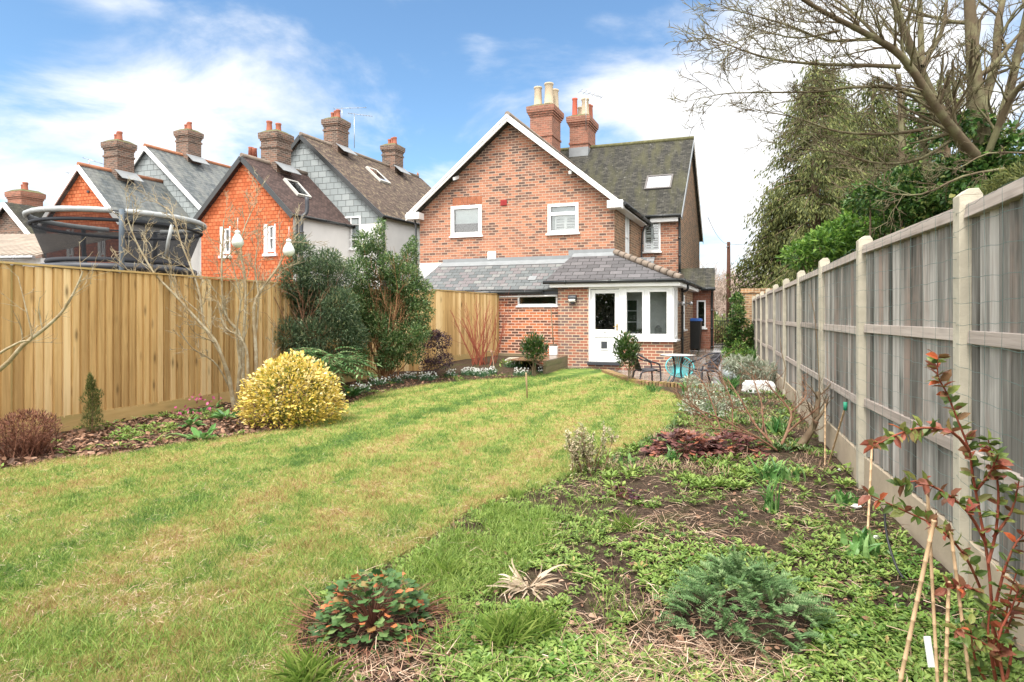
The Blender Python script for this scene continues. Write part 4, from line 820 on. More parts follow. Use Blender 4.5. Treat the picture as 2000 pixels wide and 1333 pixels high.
# --- neighbours
def neighbour(name, label, Pw, hw, ez, az, side, Pm, mL, mR, mez, maz, mlen, dv, roof_w, roof_m, barge, gutterm, wins, chims, sky=(), lower=True, ridge=M_ridge):
    h = thing(name, label, 'house', (Pw[0], Pw[1], 0)); dv = unit(dv)
    def q(P, a, b_, z): r = np.asarray(P)[:2] + U * a + dv * b_; return vec(r[0], r[1], z)
    Ww = Wall(np.asarray(Pw)[:2] - U * hw, U, (0, -1)); rects = [Ww.rect(*w) for w in wins]
    b = MB(); b.wall(Ww, [(0, 2.55), (2 * hw, 2.55), (2 * hw, ez), (hw, az), (0, ez)], rects, .1); b.build('tile_hung_gable', M_tile_orange, h)
    for r_ in rects:
        window(h, Ww, *r_, t=.07, rec=.08, out=-.02, sill=.06, bars=[(r_[0], r_[1], (r_[2] + r_[3]) / 2, .05)], mat=M_upvc)
        b = MB(); b.wbox(Ww, r_[1] - .0, r_[1] + .16, -.02, .04, r_[2] - .12, r_[3] + .06, .5); b.wbox(Ww, r_[0] - .05, r_[0] - .002, -.02, .04, r_[2] - .12, r_[3] + .06, .5); b.wbox(Ww, r_[0] - .12, r_[1] + .2, -.02, .09, r_[2] - .22, r_[2] - .12, .5); b.build('window_surround', M_render, h)
    b = MB(); b.wbox(Ww, -.1, 2 * hw + .1, .0, .5, 2.32, 2.54, .5); b.build('lower_roof', M_dgrey, h)
    b = MB(); b.wbox(Ww, -.08, 2 * hw + .08, -.1, .42, -.2, 2.31, .5); b.build('lower_wall', M_render, h)
    b = MB(); b.poly([q(Pw, -hw, 0, -.2), q(Pw, -hw, side, -.2), q(Pw, -hw, side, ez), q(Pw, -hw, 0, ez)], .5); b.poly([q(Pw, hw, 0, -.2), q(Pw, hw, side, -.2), q(Pw, hw, side, ez), q(Pw, hw, 0, ez)], .5); b.build('side_wall', M_render, h)
    for sg in (-1, 1):
        b = MB(); e = hw + .18; k = (az - ez) / hw; b.slab([q(Pw, 0, -.2, az + .08), q(Pw, sg * e, -.2, az - k * e + .08), q(Pw, sg * e, side, az - k * e + .08), q(Pw, 0, side, az + .08)], .1); b.build('roof', roof_w, h)
        b = MB(); b.beam(q(Pw, 0, -.24, az - .02), q(Pw, sg * e, -.24, az - k * e - .02), .05, .19); b.build('bargeboard', barge, h)
    b = MB(); b.tube([q(Pw, 0, -.22, az + .1), q(Pw, 0, side, az + .1)], .09, 8); b.build('ridge_tiles', ridge, h)
    gutter(h, [q(Pw, -hw - .2, -.2, ez - .12), q(Pw, -hw - .2, side - .1, ez - .12)])
    # main block: apex at Pm, mL to the left, mR to the right
    Wm = Wall(np.asarray(Pm)[:2] - U * mR, U, (0, -1)); w3 = (1.0, 1.95, 4.35, 5.75)
    b = MB(); b.wall(Wm, [(0, -.2), (mR + mL, -.2), (mR + mL, mez - .4), (0, mez - .4)], [(w3[0], w3[1], w3[2], mez - .41)] if mR > 3 else [], .12); b.build('main_wall', M_render, h)
    b = MB(); b.wall(Wm, [(0, mez - .4), (mR + mL, mez - .4), (mR + mL, mez), (mR, maz), (0, mez)], [], .1); b.build('slate_hung_gable', M_slate_hung, h)
    window(h, Wm, w3[0], w3[1], w3[2], w3[3], t=.07, rec=.03, out=.05, sill=.06, mids=[((w3[0] + w3[1]) / 2, .04)], bars=[(w3[0], w3[1], 4.75, .07)], blind=.4)
    b = MB(); b.poly([q(Pm, -mR, 0, -.2), q(Pm, -mR, mlen, -.2), q(Pm, -mR, mlen, mez), q(Pm, -mR, 0, mez)], .5); b.build('side_wall', M_render, h)
    for sg, wd in ((-1, mR), (1, mL)):
        b = MB(); k = (maz - mez) / wd; e = wd + .2; b.slab([q(Pm, 0, -.15, maz + .08), q(Pm, sg * e, -.15, maz - k * e + .08), q(Pm, sg * e, mlen + .3, maz - k * e + .08), q(Pm, 0, mlen + .3, maz + .08)], .1); b.build('roof', roof_m, h)
        b = MB(); b.beam(q(Pm, 0, -.19, maz - .02), q(Pm, sg * e, -.19, maz - k * e - .02), .05, .18); b.build('bargeboard', barge if sg > 0 else barge, h)
    b = MB(); b.tube([q(Pm, 0, -.17, maz + .1), q(Pm, 0, mlen, maz + .1)], .09, 8); b.build('ridge_tiles', ridge, h)
    gutter(h, [q(Pm, -mR - .22, -.15, mez - .13), q(Pm, -mR - .22, mlen, mez - .13)])
    pipe(h, [q(Pm, -mR - .1, .15, mez - .2), q(Pm, -mR - .05, .1, mez - .5), q(Pm, -mR - .05, .1, 1)], .045)
    for (P0, along_, w, d, za, ztop, zbd, potl) in chims:
        base = {'w': Pw, 'm': Pm}[P0]; o = q(base, -w / 2, along_, 0)
        chimney(h, o[:2], U, dv, w, d, za, ztop, zbd, M_brick_old, potl, rows=2, lead=(za, za + .0) if False else None)
        b = MB(); b.slab([q(base, -w / 2 - .45, along_ - .1, (az if P0 == 'w' else maz) - .28), q(base, -w / 2 - .0, along_ - .1, (az if P0 == 'w' else maz) + .12), q(base, -w / 2 - .0, along_ + d + .1, (az if P0 == 'w' else maz) + .12), q(base, -w / 2 - .45, along_ + d + .1, (az if P0 == 'w' else maz) - .28)], .02); b.build('flashing', M_lead, h)
    for (P0, al, dn, w, hh) in sky:
        base, hwd, zz, ee = (Pw, hw, az, ez) if P0 == 'w' else (Pm, mR, maz, mez); k = (zz - ee) / hwd; nn = unit(np.append(-U * k, 1)); evv = unit(np.append(U, k)); dvv = np.append(dv, 0)
        o = q(base, -dn, al, zz - dn * k + .09); f = skylight(h, o, dvv, evv, nn, w, hh, .10); f.data.materials[0] = M_skyf_w
    return h, q
pots3 = [(.2, .3, .38, .11, M_pot), (.5, .5, .4, .11, M_pot), (.8, .6, .36, .11, M_pot)]
PwR = PT(480, HOR, 23.9); PmR = PT(592, HOR, 26.9)
hR, qR = neighbour('slate_hung_house', 'white house with brown roofs and an orange tile-hung gable, next to the brick cottage', PwR, 2.25, 5.43, 7.68, 3.4, PmR, 3.7, 3.97, 5.8, 9.43, 9.0, IV,
    M_tile_dark, M_tile_brown, M_black, M_black, [(437, 446, 449, 494), (523, 441, 537, 490)],
    [('w', 1.15, .80, .78, 6.6, 9.05, 8.4, [(.75, .3, .45, .12, M_pot), (.45, .6, .4, .12, M_pot)]), ('m', 1.75, .78, .75, 8.3, 10.75, 10.2, pots3), ('m', 6.2, .78, .75, 8.3, 10.65, 10.1, pots3)],
    [('w', 1.1, 1.45, .75, 1.0), ('m', 3.0, 1.75, .8, 1.1), ('m', 6.3, 2.7, .8, 1.0), ('m', 7.8, 2.3, .8, .9)])
pipe(hR, [PT(599, 385, 23.3), PT(599, 415, 23.3), PT(589, 432, 23.2), PT(588, 520, 23.2)], .075, 'soil_pipe', M_dgrey)
pipe(hR, [PT(585, 424, 23.3), PT(580, 434, 23.2), PT(580, 520, 23.2)], .04)
b = MB(); b.lathe(PT(480, 312, 26.9), [(.3, -.6), (.3, 0)], 8); b.lathe(PT(490, 308, 26.9), [(.12, 0), (.1, .4), (.12, .45)], 10); b.lathe(PT(497, 308, 26.9), [(.12, 0), (.1, .35), (.12, .4)], 10); b.build('chimney_pot', M_pot, hR)
aerial(hR, PT(668, 240, 31), PT(668, 212, 31), (1, .2, .1), 5, 1.6, .4); aerial(hR, PT(692, 290, 31), PT(692, 223, 31), (1, .1, -.1), 9, 1.2, .35)
b = MB(); b.lathe(PT(816, 350, 35), [(.05, 0), (.03, .15), (.07, .25), (.01, .4)], 8); b.build('finial', M_ridge_o, hR)
PwL = PT(163, HOR, 25.3); PmL = PT(289, HOR, 28.7)
hL, qL = neighbour('slate_roofed_house', 'orange tile-hung gable with white bargeboards and slate roofs, behind the trampoline', PwL, 2.2, 5.4, 7.68, 3.6, PmL, 3.4, 3.9, 5.9, 9.43, 10.5, IV,
    M_slate_roof, M_slate_roof, M_white, M_black, [(137, 451, 143, 497), (198, 449, 205, 496)],
    [('w', 1.1, .80, .74, 6.6, 9.05, 8.4, pots3), ('m', 1.75, .78, .75, 8.3, 10.75, 10.2, pots3)], ridge=M_ridge_o)
b = MB(); b.lathe(PT(173, 375, 25.2), [(.07, 0), (.05, .06)], 8, axis=(0, -1, 0)); b.build('lamp', M_dgrey, hL)
# farther houses on the left
def simple_house(name, label, P, hw, ez, az, depth, wall, roof, chim=None, dv=IV, barge=M_white, duu=None):
    h = thing(name, label, 'house', (P[0], P[1], 0)); dv = unit(dv); uu = U if duu is None else unit(duu)
    def q(a, b_, z): r = np.asarray(P)[:2] + uu * a + dv * b_; return vec(r[0], r[1], z)
    W = Wall(np.asarray(P)[:2] - uu * hw, uu, (0, -1)); b = MB(); b.wall(W, [(0, -.2), (2 * hw, -.2), (2 * hw, ez), (hw, az), (0, ez)], [], .1); b.poly([q(-hw, 0, -.2), q(-hw, depth, -.2), q(-hw, depth, ez), q(-hw, 0, ez)], .5); b.build('wall', wall, h)
    for sg in (-1, 1):
        e = hw + .2; k = (az - ez) / hw; b = MB(); b.slab([q(0, -.2, az + .08), q(sg * e, -.2, az - k * e + .08), q(sg * e, depth, az - k * e + .08), q(0, depth, az + .08)], .1); b.build('roof', roof, h)
        b = MB(); b.beam(q(0, -.24, az - .02), q(sg * e, -.24, az - k * e - .02), .05, .2); b.build('bargeboard', barge, h)
    if chim: chimney(h, q(*chim[:2], 0)[:2], uu, dv, chim[2], chim[3], ez, chim[4], chim[4] - .9, M_brick_chim, pots3, rows=2)
    return h, q
h3, q3 = simple_house('far_brick_house', 'brown brick house with mossy dark roof and brick chimney at the far left', PT(18, HOR, 27), 2.1, 4.6, 6.45, 7, M_brick_old, M_tile_main, (.9, 1.0, .95, .9, 7.3))
h4, q4 = simple_house('gabled_cottage', 'distant brown gable just showing between the trampoline rim and the orange gable', PT(132, HOR, 33), 2.2, 5.4, 8.2, 6, M_brick_old, M_tile_main)
aerial(h4, PT(140, 372, 33), PT(140, 338, 33), (1, .2, 0), 5, .9, .4); aerial(hL, PT(174, 330, 27), PT(174, 312, 27), (1, .4, -.3), 5, .9, .3)
# shed
sh = thing('shed', 'low white boarded shed with corrugated brown roof behind the pine fence', 'shed', PT(20, HOR, 15))
Wh = Wall(PT(80, HOR, 15.0), (-1, .12), (0, -1)); b = MB(); b.wbox(Wh, 0, 6, -3, 0, -.1, 2.9, .5)
for k in range(9): b.wbox(Wh, -.01, 6, .0, .012, 1.2 + k * .19, 1.2 + k * .19 + .17, .5)
b.build('wall', M_white, sh)
b = MB()
for k in range(64):
    a0 = -.15 + k * .1; b.hexa([Wh.p(a0 + (0 if i in (0, 3) else .1), .25 if i < 2 else -3.1, z + (.0 if i < 2 else 1.0) + (.025 if k % 2 else 0)) for z in (2.93, 2.95) for i in range(4)], .5)
b.build('corrugated_roof', plain('asbestos_roof', (.40, .34, .28), .9, .1, var=.3, scale=3), sh); gutter(sh, [Wh.p(-.1, .3, 2.88), Wh.p(6, .3, 2.88)], r=.05, mat=M_steel)

# ------------------------------------------------------------------ fences
def board_panel(b, W, s0, s1, z0, z1, w=.105, o=.0, flip=False, vary=.012, gap=0):
    k = max(1, round((s1 - s0) / w)); w = (s1 - s0) / k
    for i in range(k):
        a, c = s0 + i * w, s0 + (i + 1) * w + .012; dz = random.uniform(-vary, 0); ta, tb = (.034, .006) if not flip else (.006, .034)
        c = min(a + w - gap, s1) if gap else min(c, s1); tw = random.uniform(-.003, .003)
        P = [W.p(x, y, z) for z in (z0, z1 + dz) for x, y in ((a, o), (c, o), (c, o + tb + tw), (a, o + ta + tw))]
        b.hexa(P)
# left pine fence
L0 = vec(-6.76, 4.7); L1 = vec(-3.10, 14.7); WLF = Wall(L0, L1 - L0, (1, -.3)); LL = np.linalg.norm(L1 - L0); off = WLF.s_(425)
lf = thing('garden_fence', 'long new pine feather-edge fence with capping rail along the left side', 'fence', (*((L0 + L1) / 2), 0))
joints = sorted([off - 3.02 * 2, off - 3.02, off, off + 3.0, off + 6.0]); joints = [j for j in joints if -3 < j < LL + 1]
edges = [joints[0] if joints[0] < 0 else -.5] + [j for j in joints if j > joints[0]]; edges[-1] = min(edges[-1], LL)
if edges[-1] < LL - .3: edges.append(LL)
for a, c in zip(edges, edges[1:]):
    b = MB(); board_panel(b, WLF, a + .012, c - .012, .17, 2.06, .112, flip=False, gap=.009); b.wbox(WLF, a + .012, c - .012, -.006, -.001, .17, 2.04, .2); b.build('panel', M_fence, lf)
    b = MB(); b.wbox(WLF, a + .01, c - .01, -.005, .03, -.03, .19); b.build('gravel_board', M_fence_h, lf)
    b = MB(); b.wbox(WLF, a, c - .002, -.03, .05, 2.06, 2.085); b.build('capping_rail', M_fence_h, lf)
for a in edges: b = MB(); b.wbox(WLF, a - .05, a + .05, -.11, -.006, -.1, 2.05); b.build('post', M_fence_g, lf)
# short return fence to the house
S0 = vec(-1.98, 15.1); S1 = vec(-.435, 18.28); WSF = Wall(S0, S1 - S0, (1, -.3)); SL = np.linalg.norm(S1 - S0)
sf = thing('return_fence', 'short pine feather-edge fence meeting the brick lean-to wall', 'fence', (*S0, .2))
b = MB(); board_panel(b, WSF, 0, SL - .1, .38, 2.10, .10, flip=True, gap=.008); b.wbox(WSF, 0, SL - .1, -.006, -.001, .38, 2.08, .2); b.build('panel', M_fence, sf)
b = MB(); b.wbox(WSF, 0, SL - .1, -.005, .03, .1, .42); b.build('gravel_board', M_fence_h, sf)
b = MB(); b.wbox(WSF, -.02, SL, -.03, .05, 2.10, 2.125); b.build('capping_rail', M_fence_h, sf)
b = MB(); b.wbox(WSF, SL - .1, SL, -.04, .045, .1, 2.09); b.build('post', M_fence_g, sf)
cf_ = thing('corner_fence', 'pine fence panel half hidden behind the two big evergreen shrubs', 'fence', (*L1, 0))
WCF = Wall(L1, S0 - L1, (0, -1)); CL = np.linalg.norm(S0 - L1); b = MB(); board_panel(b, WCF, .0, CL, .1, 2.06, .118); b.build('panel', M_fence, cf_)
b = MB(); b.wbox(WCF, .03, CL, -.03, .05, 2.065, 2.09); b.build('capping_rail', M_fence_h, cf_)
# right weathered fence
rf = thing('panel_fence', 'weathered grey board fence between slotted concrete posts along the right side', 'fence', (3.07, 5.12, 0))
p1 = vec(2.985, 5.12); st = vec(.651, 1.922); posts = [vec(1.72, 1.28), vec(2.435, 3.23), p1] + [p1 + st * k for k in range(1, 9)]
for i, (a, c) in enumerate(zip(posts, posts[1:])):
    W = Wall(a, c - a, (-1, .3)); L_ = float(np.linalg.norm(c - a)); dz = random.uniform(-.02, .02)
    b = MB(); board_panel(b, W, .06, L_ - .06, .28, 1.97 + dz, .118, o=-.03, vary=.004, flip=True, gap=.013); b.wbox(W, .06, L_ - .06, -.036, -.031, .28, 1.95, .1); b.build('panel', M_oldwood, rf)
    for z0, z1, oo in ((1.955, 2.03, .035), (1.295, 1.365, .02), (.675, .745, .02)):
        b = MB(); P = [W.p(x, y, z + dz) for z, ys_ in ((z0, (-.03, oo)), (z1, (-.03, oo * .7))) for x, y in ((.055, ys_[0]), (L_ - .055, ys_[0]), (L_ - .055, ys_[1]), (.055, ys_[1]))]
        b.hexa(P); b.build('rail', M_rail, rf, .004)
    b = MB(); b.wbox(W, .055, L_ - .055, -.03, .015, -.12, .27); b.build('gravel_board', M_conc2, rf, .006)
    if i < 4:
        b = MB(); rr = .0011 if i < 2 else .0013
        for k in range(15):
            z = .35 + k * .118; pts = [W.p(-.02 + (L_ + .04) * t, .055 + .012 * math.sin(9 * t + k) + (.02 if .03 < t < .97 else .0), z + .015 * math.sin(5 * t + k * 1.3 + i) + .004 * math.sin(60 * t)) for t in np.linspace(0, 1, 28)]
            b.tube(pts, rr, 4, cap=False)
        for k in range(int(L_ / .2)):
            x = .05 + k * .2; b.tube([W.p(x + .01 * math.sin(z * 6 + k), .062, z) for z in np.linspace(.3, 2.02, 8)], rr * .8, 4, cap=False)
        b.build('wire_mesh', M_wire, rf)
for q in posts:
    W = Wall(q, st, (-1, .3)); b = MB(); z1 = 2.09
    b.wbox(W, -.048, .048, -.055, .052, -.1, z1); P = [W.p(x, y, z1) for x, y in ((-.048, -.055), (.048, -.055), (.048, .052), (-.048, .052))] + [W.p(x, y, z1 + .035) for x, y in ((-.047, -.035), (.047, -.035), (.047, .01), (-.047, .01))]
    b.hexa(P); b.build('post', M_conc, rf, .003)

# ------------------------------------------------------------------ garden things
# trampoline
TC = vec(-7.8, 12.05); R1, R2, ZT, ZB = 1.48, 1.16, 3.33, 2.44
tr = thing('trampoline', 'large trampoline with black safety net and grey padded top ring beyond the pine fence', 'trampoline', (*TC, 0))
def circ(r, z, n=48, a0=0, a1=2 * math.pi): return [vec(TC[0] + r * math.cos(a0 + (a1 - a0) * i / n), TC[1] + r * math.sin(a0 + (a1 - a0) * i / n), z) for i in range(n + 1)]
b = MB(); b.tube(circ(R1, ZT), .018, 6, cap=False); b.build('top_ring', M_dgrey, tr)
fa = math.atan2(-1, .657) 
for a0, a1 in ((fa + .04, fa + 2.6), (fa - 3.0, fa - .10)):
    b = MB(); ptsr = circ(R1, ZT, 60, a0, a1); b.tube(ptsr, [.046 + .010 * random.random() for _ in ptsr], 9); b.build('padding', M_pad, tr)
nbn = MB(); cu, cl, cm = circ(R1 - .01, ZT - .03), circ(R2, ZB), circ(R1 - .06, ZT - .17)
for i in range(48): nbn.poly([cl[i], cl[i + 1], cu[i + 1], cu[i]], .5, True)
nbn.build('safety_net', M_net, tr)
b = MB(); b.tube([p + vec(0, 0, -.16) for p in circ(R1 - .05, ZT)], .035, 6, cap=False); b.tube(circ(R2 + .01, ZB + .04), .05, 6, cap=False); b.build('net_border', M_netd, tr)
b = MB(); cc = circ(R2 + .12, ZB - .06)
for i in range(48): b.poly([cc[i], cc[i + 1], (*TC, ZB - .06)], .5)
b.build('jumping_mat', M_netd, tr)
b = MB(); b.tube(circ(R2 + .14, ZB - .09), .06, 8, cap=False); b.build('frame', M_dgrey, tr)
for k in range(3):
    a = fa + (0, 2.7, -2.7)[k]; x, y = TC[0] + (R1 + .06) * math.cos(a), TC[1] + (R1 + .06) * math.sin(a)
    b = MB(); b.tube([(TC[0] + (R2 + .2) * math.cos(a), TC[1] + (R2 + .2) * math.sin(a), 0), (TC[0] + (R2 + .25) * math.cos(a), TC[1] + (R2 + .25) * math.sin(a), ZB - .2), (x, y, ZT - .45), (x, y, ZT + .02)], .044, 10); b.build('pole', M_foam, tr)
b = MB(); b.tube([PT(336, 440, 10.95), PT(329, 470, 11.0), PT(324, 505, 11.1)], .03, 6); b.build('strap', M_pad, tr)

# pale bulbs hanging in the bare tree
for i, (px, py, lb) in enumerate(((464, 470, 'clear bulb shaped garden light in the middle of the bare lichened tree'), (564, 487, 'clear bulb shaped garden light at the right edge of the bare lichened tree'))):
    Yb = 9.0; c = PT(px, py, Yb); o = thing('hanging_bulb_light', lb, 'garden light', c, 'bulb lights hung in the bare tree')
    b = MB(); b.lathe(c, [(.004, -.115), (.05, -.10), (.082, -.055), (.085, -.02), (.07, .03), (.045, .07), (.035, .10)], 16); b.build('bulb', M_bulb, o)
    b = MB(); b.lathe(c, [(.038, .095), (.038, .135), (.02, .15)], 12); b.tube([c + vec(0, 0, .15), c + vec(.0, .01, .34)], .003, 4); b.build('cap', M_silver, o)

# stake in the lawn
p = G(1030, 779, .02); p2 = PT(1027.5, 728, p[1]); o = thing('garden_stake', 'thin wooden stake standing alone in the lawn', 'stake', p)
b = MB(); b.tube([p - vec(0, 0, .05), p + (p2 - p) * .95, p2], [.013, .017, .012], 7); b.build('shaft', M_stake, o)

# brick edging
o = thing('brick_edging', 'low curved mossy brick edging between lawn and patio', 'edging', G(1280, 752))
ed = smooth_path([G(x, y) * vec(1, 1, 0) for x, y in ((1182, 743), (1240, 749), (1300, 755), (1360, 758), (1405, 760))], 10); acc = 0; b = MB()
for q0, q1 in zip(ed, ed[1:]):
    L_ = np.linalg.norm(q1 - q0); k = max(1, round(L_ / .11))
    for i in range(k):
        c = q0 + (q1 - q0) * (i + .5) / k; d = unit(q1 - q0); b.box((c[0], c[1], .01 + random.uniform(-.006, .006)), (L_ / k - .012, .2, .16), math.atan2(d[1], d[0]) + random.uniform(-.04, .04))
s = NT('mossy_brick'); n1 = s.noise(s.geo.outputs['Position'], 9, 5, .7); c = s.mix(s.rnd(), (.16, .09, .06), (.34, .19, .12)); c = s.mix(s.ramp(n1, [(.42, (0, 0, 0)), (.6, (1, 1, 1))]), c, (.20, .17, .05)); s.bump(n1, .6, .01); M_mossb = s.fin(c, .9, .2)
b.build('bricks', M_mossb, o, .006)

# raised bed of wet timber by the lean-to
E0 = G(1066, 733); E1 = vec(*lp(1.42, -1.15)[:2]); E1 = PT(1109, HOR, 16.9)[:2]
WR = Wall(E1, E0[:2] - E1, (1, -.3)); rb = thing('raised_bed', 'raised timber bed of wet brown sleepers against the lean-to wall', 'raised bed', (*E1, 0)); Lr = float(np.linalg.norm(E0[:2] - E1))
M_sleeper = wood('sleeper', ((.10, .08, .045), (.20, .16, .10), (.30, .25, .16)), knots=.2, grain=30, stain=(.10, .12, .05), horiz=True); M_wetd = plain('wet_timber', (.16, .10, .055), .25, .5, var=.3, scale=5)
b = MB()
for k in range(3): b.wbox(WR, 0, Lr, -.07, .0, -.1 + k * .15, -.1 + k * .15 + .145)
b.build('side_sleepers', M_sleeper, rb, .005)
b = MB(); b.wbox(WR, -.0, Lr - .02, -1.0, -.0, .335, .355, .5); b.build('deck', M_wetd, rb)
b = MB(); b.wbox(Wall(PT(975, HOR, 18.25)[:2], PT(1060, HOR, 17.9)[:2] - PT(975, HOR, 18.25)[:2], (0, -1)), 0, 1.3, -.1, .18, .2, .33, .5); b.build('edge_board', M_sleeper, rb)
o = thing('stone_slab', 'flat pale stone lying in the corner bed among the snowdrops', 'stone', G(1015, 703)); b = MB(); q = G(1015, 704)
b.hexa([q + vec(x, y, z) for z, k in ((-.02, 1), (.07, .8)) for x, y in ((-.42 * k, -.16 * k), (.40 * k, -.12 * k), (.45 * k, .14 * k), (-.35 * k, .18 * k))], .5); b.build('slab', M_conc, o, .02)
# spade and white box at the wall
q = PT(1081, 694, 17.2); q[2] = .36; o = thing('spade', 'long handled spade leaning in the corner between lean-to and porch', 'spade', q)
b = MB(); b.tube([q + vec(.0, 0, .28), PT(1076, 604, 17.6)], .016, 8); b.build('handle', M_bark_dark, o)
b = MB(); b.hexa([q + vec(x, y, z) for z, k in ((.02, .8), (.30, 1)) for x, y in ((-.11 * k, -.02), (.11 * k, -.02), (.11 * k, .0), (-.11 * k, .0))], .5); b.build('blade', plain('rusty_blade', (.22, .17, .13), .7, .3, .3, var=.4), o)
q = PT(1081.5, 683, 16.95); o = thing('white_box', 'small white plastic box at the foot of the leaning spade', 'box', q); b = MB(); b.box((q[0], q[1], .36 + .115), (.21, .18, .23), math.atan2(U[1], U[0])); b.build('box_body', M_upvc, o, .01)
b = MB(); b.box((q[0], q[1], .36 + .235), (.22, .19, .02), math.atan2(U[1], U[0])); b.build('lid', M_upvc, o, .005)

# white trough by the fence
q = G(1482, 766); o = thing('white_trough', 'upturned white trough lying in the bed beside the weathered fence', 'trough', q); b = MB(); w_, d_, h_ = .26, .16, .21
b.hexa([q + vec(x, y, z) for z, k in ((-.02, 1.0), (h_ * .7, 1.0)) for x, y in ((-w_ * k, -d_ * k), (w_ * k, -d_ * k), (w_ * k, d_ * k), (-w_ * k, d_ * k))], .5)
b.hexa([q + vec(x, y, z) for z, k in ((h_ * .7, 1.0), (h_, .82)) for x, y in ((-w_ * k, -d_ * k), (w_ * k, -d_ * k), (w_ * k, d_ * k), (-w_ * k, d_ * k))], .5); b.build('trough_body', M_white, o, .01)
b = MB(); b.box(tuple(q + vec(0, -.005, .015)), (w_ * 2.1, d_ * 2.12, .03)); b.build('rim', M_white, o, .005)
# pale ornament
q = G(1424, 744, .0); o = thing('garden_ornament', 'small pale glazed bird ornament beside the patio edge', 'ornament', q)
b = MB(); b.lathe(q, [(.06, 0), (.075, .03), (.11, .10), (.12, .17), (.08, .25), (.045, .29), (.055, .33), (.05, .37), (.01, .40)], 16, axis=(-.16, 0, 1)); b.build('body', plain('pale_glaze', (.52, .58, .60), .2, .5, var=.15), o)
b = MB(); b.tube([q + vec(-.09, -.02, .33), q + vec(-.15, -.04, .32)], [.018, .003], 7); b.build('beak', M_pot_buff, o)
b = MB(); b.tube([q + vec(.08, 0, .10), q + vec(.2, .0, .03)], [.07, .02], 8); b.build('tail', plain('pale_glaze_tail', (.52, .58, .60), .2, .5, var=.15), o)

# bistro table and chairs
PZ = -.1
def patio_pt(px, Y): return vec((px - 1000) / F * Y, Y, PZ)
q = patio_pt(1324, 13.45); o = thing('bistro_table', 'round glass topped bistro table with dark legs on the wet patio', 'table', q); Ht = .68
b = MB(); b.lathe(q, [(.01, Ht + .002), (.38, Ht + .002), (.38, Ht + .012), (.01, Ht + .012)], 40); b.build('table_top', M_table, o)
b = MB(); ring = [q + vec(.38 * math.cos(a), .38 * math.sin(a), Ht) for a in np.linspace(0, 2 * math.pi, 41)]; b.tube(ring, .010, 8, cap=False); b.build('rim', M_tubeg, o)
for k in range(4):
    a = .5 + k * math.pi / 2; c_, s_ = math.cos(a), math.sin(a); b = MB(); b.tube(smooth_path([q + vec(.28 * c_, .28 * s_, .0), q + vec(.12 * c_, .12 * s_, .18), q + vec(.09 * c_, .09 * s_, .4), q + vec(.16 * c_, .16 * s_, Ht - .01)], 4), .02, 7); b.build('leg', M_tubeg, o)
def arm_chair(q, rz, label, px=0):
    o = thing('bistro_chair', label, 'chair', q, 'grey woven bistro chairs')
    Rm = np.array([[math.cos(rz), -math.sin(rz), 0], [math.sin(rz), math.cos(rz), 0], [0, 0, 1]])
    T = lambda x, y, z: q + Rm @ vec(x, y, z)          # x forward
    b = MB()
    for i in range(8):
        x0, x1 = -.22 + i * .055, -.22 + (i + 1) * .055; w0, w1 = .22 + .02 * math.sin(i / 8 * 3), .22 + .02 * math.sin((i + 1) / 8 * 3); z0, z1 = .37 + .02 * i / 8, .37 + .02 * (i + 1) / 8
        b.poly([T(x0, -w0, z0), T(x1, -w1, z1), T(x1, w1, z1), T(x0, w0, z0)], .3); b.poly([T(x0, -w0, z0 - .02), T(x0, w0, z0 - .02), T(x1, w1, z1 - .02), T(x1, -w1, z1 - .02)], .3)
    b.build('seat', M_rattan, o)
    b = MB(); N_ = 10
    def bk(i, t): ph = -.95 + 1.9 * i / N_; return T(-.22 - .10 * t + .13 * (1 - math.cos(ph)), .25 * math.sin(ph) * (1 + .12 * t), .38 + .34 * t - .09 * t * (ph / .95) ** 2)
    for i in range(N_):
        for t in range(4): b.poly([bk(i, t / 4), bk(i + 1, t / 4), bk(i + 1, (t + 1) / 4), bk(i, (t + 1) / 4)], .3, True)
    me_ = b.build('backrest', M_rattan, o); md = me_.modifiers.new('solid', 'SOLIDIFY'); md.thickness = .012
    b = MB(); b.tube(smooth_path([T(.24, -.27, .0), T(.22, -.27, .42), T(.17, -.28, .52), T(-.02, -.29, .58), T(-.22, -.22, .70), T(-.34, 0, .735), T(-.22, .22, .70), T(-.02, .29, .58), T(.17, .28, .52), T(.22, .27, .42), T(.24, .27, .0)], 5), .018, 7); b.build('arm_frame', M_tubeg, o)
    for s_ in (-1, 1):
        b = MB(); b.tube(smooth_path([T(-.30, s_ * .24, 0), T(-.22, s_ * .235, .2), T(-.16, s_ * .24, .34), T(.1, s_ * .25, .37)], 4), .017, 7); b.build('rear_leg', M_tubeg, o)
    b = MB(); b.tube([T(.23, -.265, .34), T(.23, .265, .34)], .012, 7); b.build('cross_bar', M_tubeg, o)
arm_chair(patio_pt(1262, 13.35), .12, 'dark grey woven bistro chair left of the table, next to the bay bush')
arm_chair(patio_pt(1377, 13.25), math.pi + .22, 'dark grey woven bistro chair right of the table, back to the path')
q = patio_pt(1329, 14.2); o = thing('string_chair', 'low turquoise round string chair behind the bistro table', 'chair', q)
b = MB(); rg = [q + vec(.33 * math.cos(a), .05 + .10 * math.sin(a), .36 + .24 * math.sin(a)) for a in np.linspace(0, 2 * math.pi, 37)]; b.tube(rg, .014, 8, cap=False); b.build('rim', M_turq, o)
b = MB(); hubp = q + vec(0, .16, .20)
for k in range(30):
    a = 2 * math.pi * (k + .5) / 30; e = q + vec(.33 * math.cos(a), .05 + .10 * math.sin(a), .36 + .24 * math.sin(a)); m = (e + hubp) / 2 + vec(0, .09, -.02); b.tube(smooth_path([e, m, hubp], 3), .0085, 5, cap=False)
b.build('strings', M_turq, o)
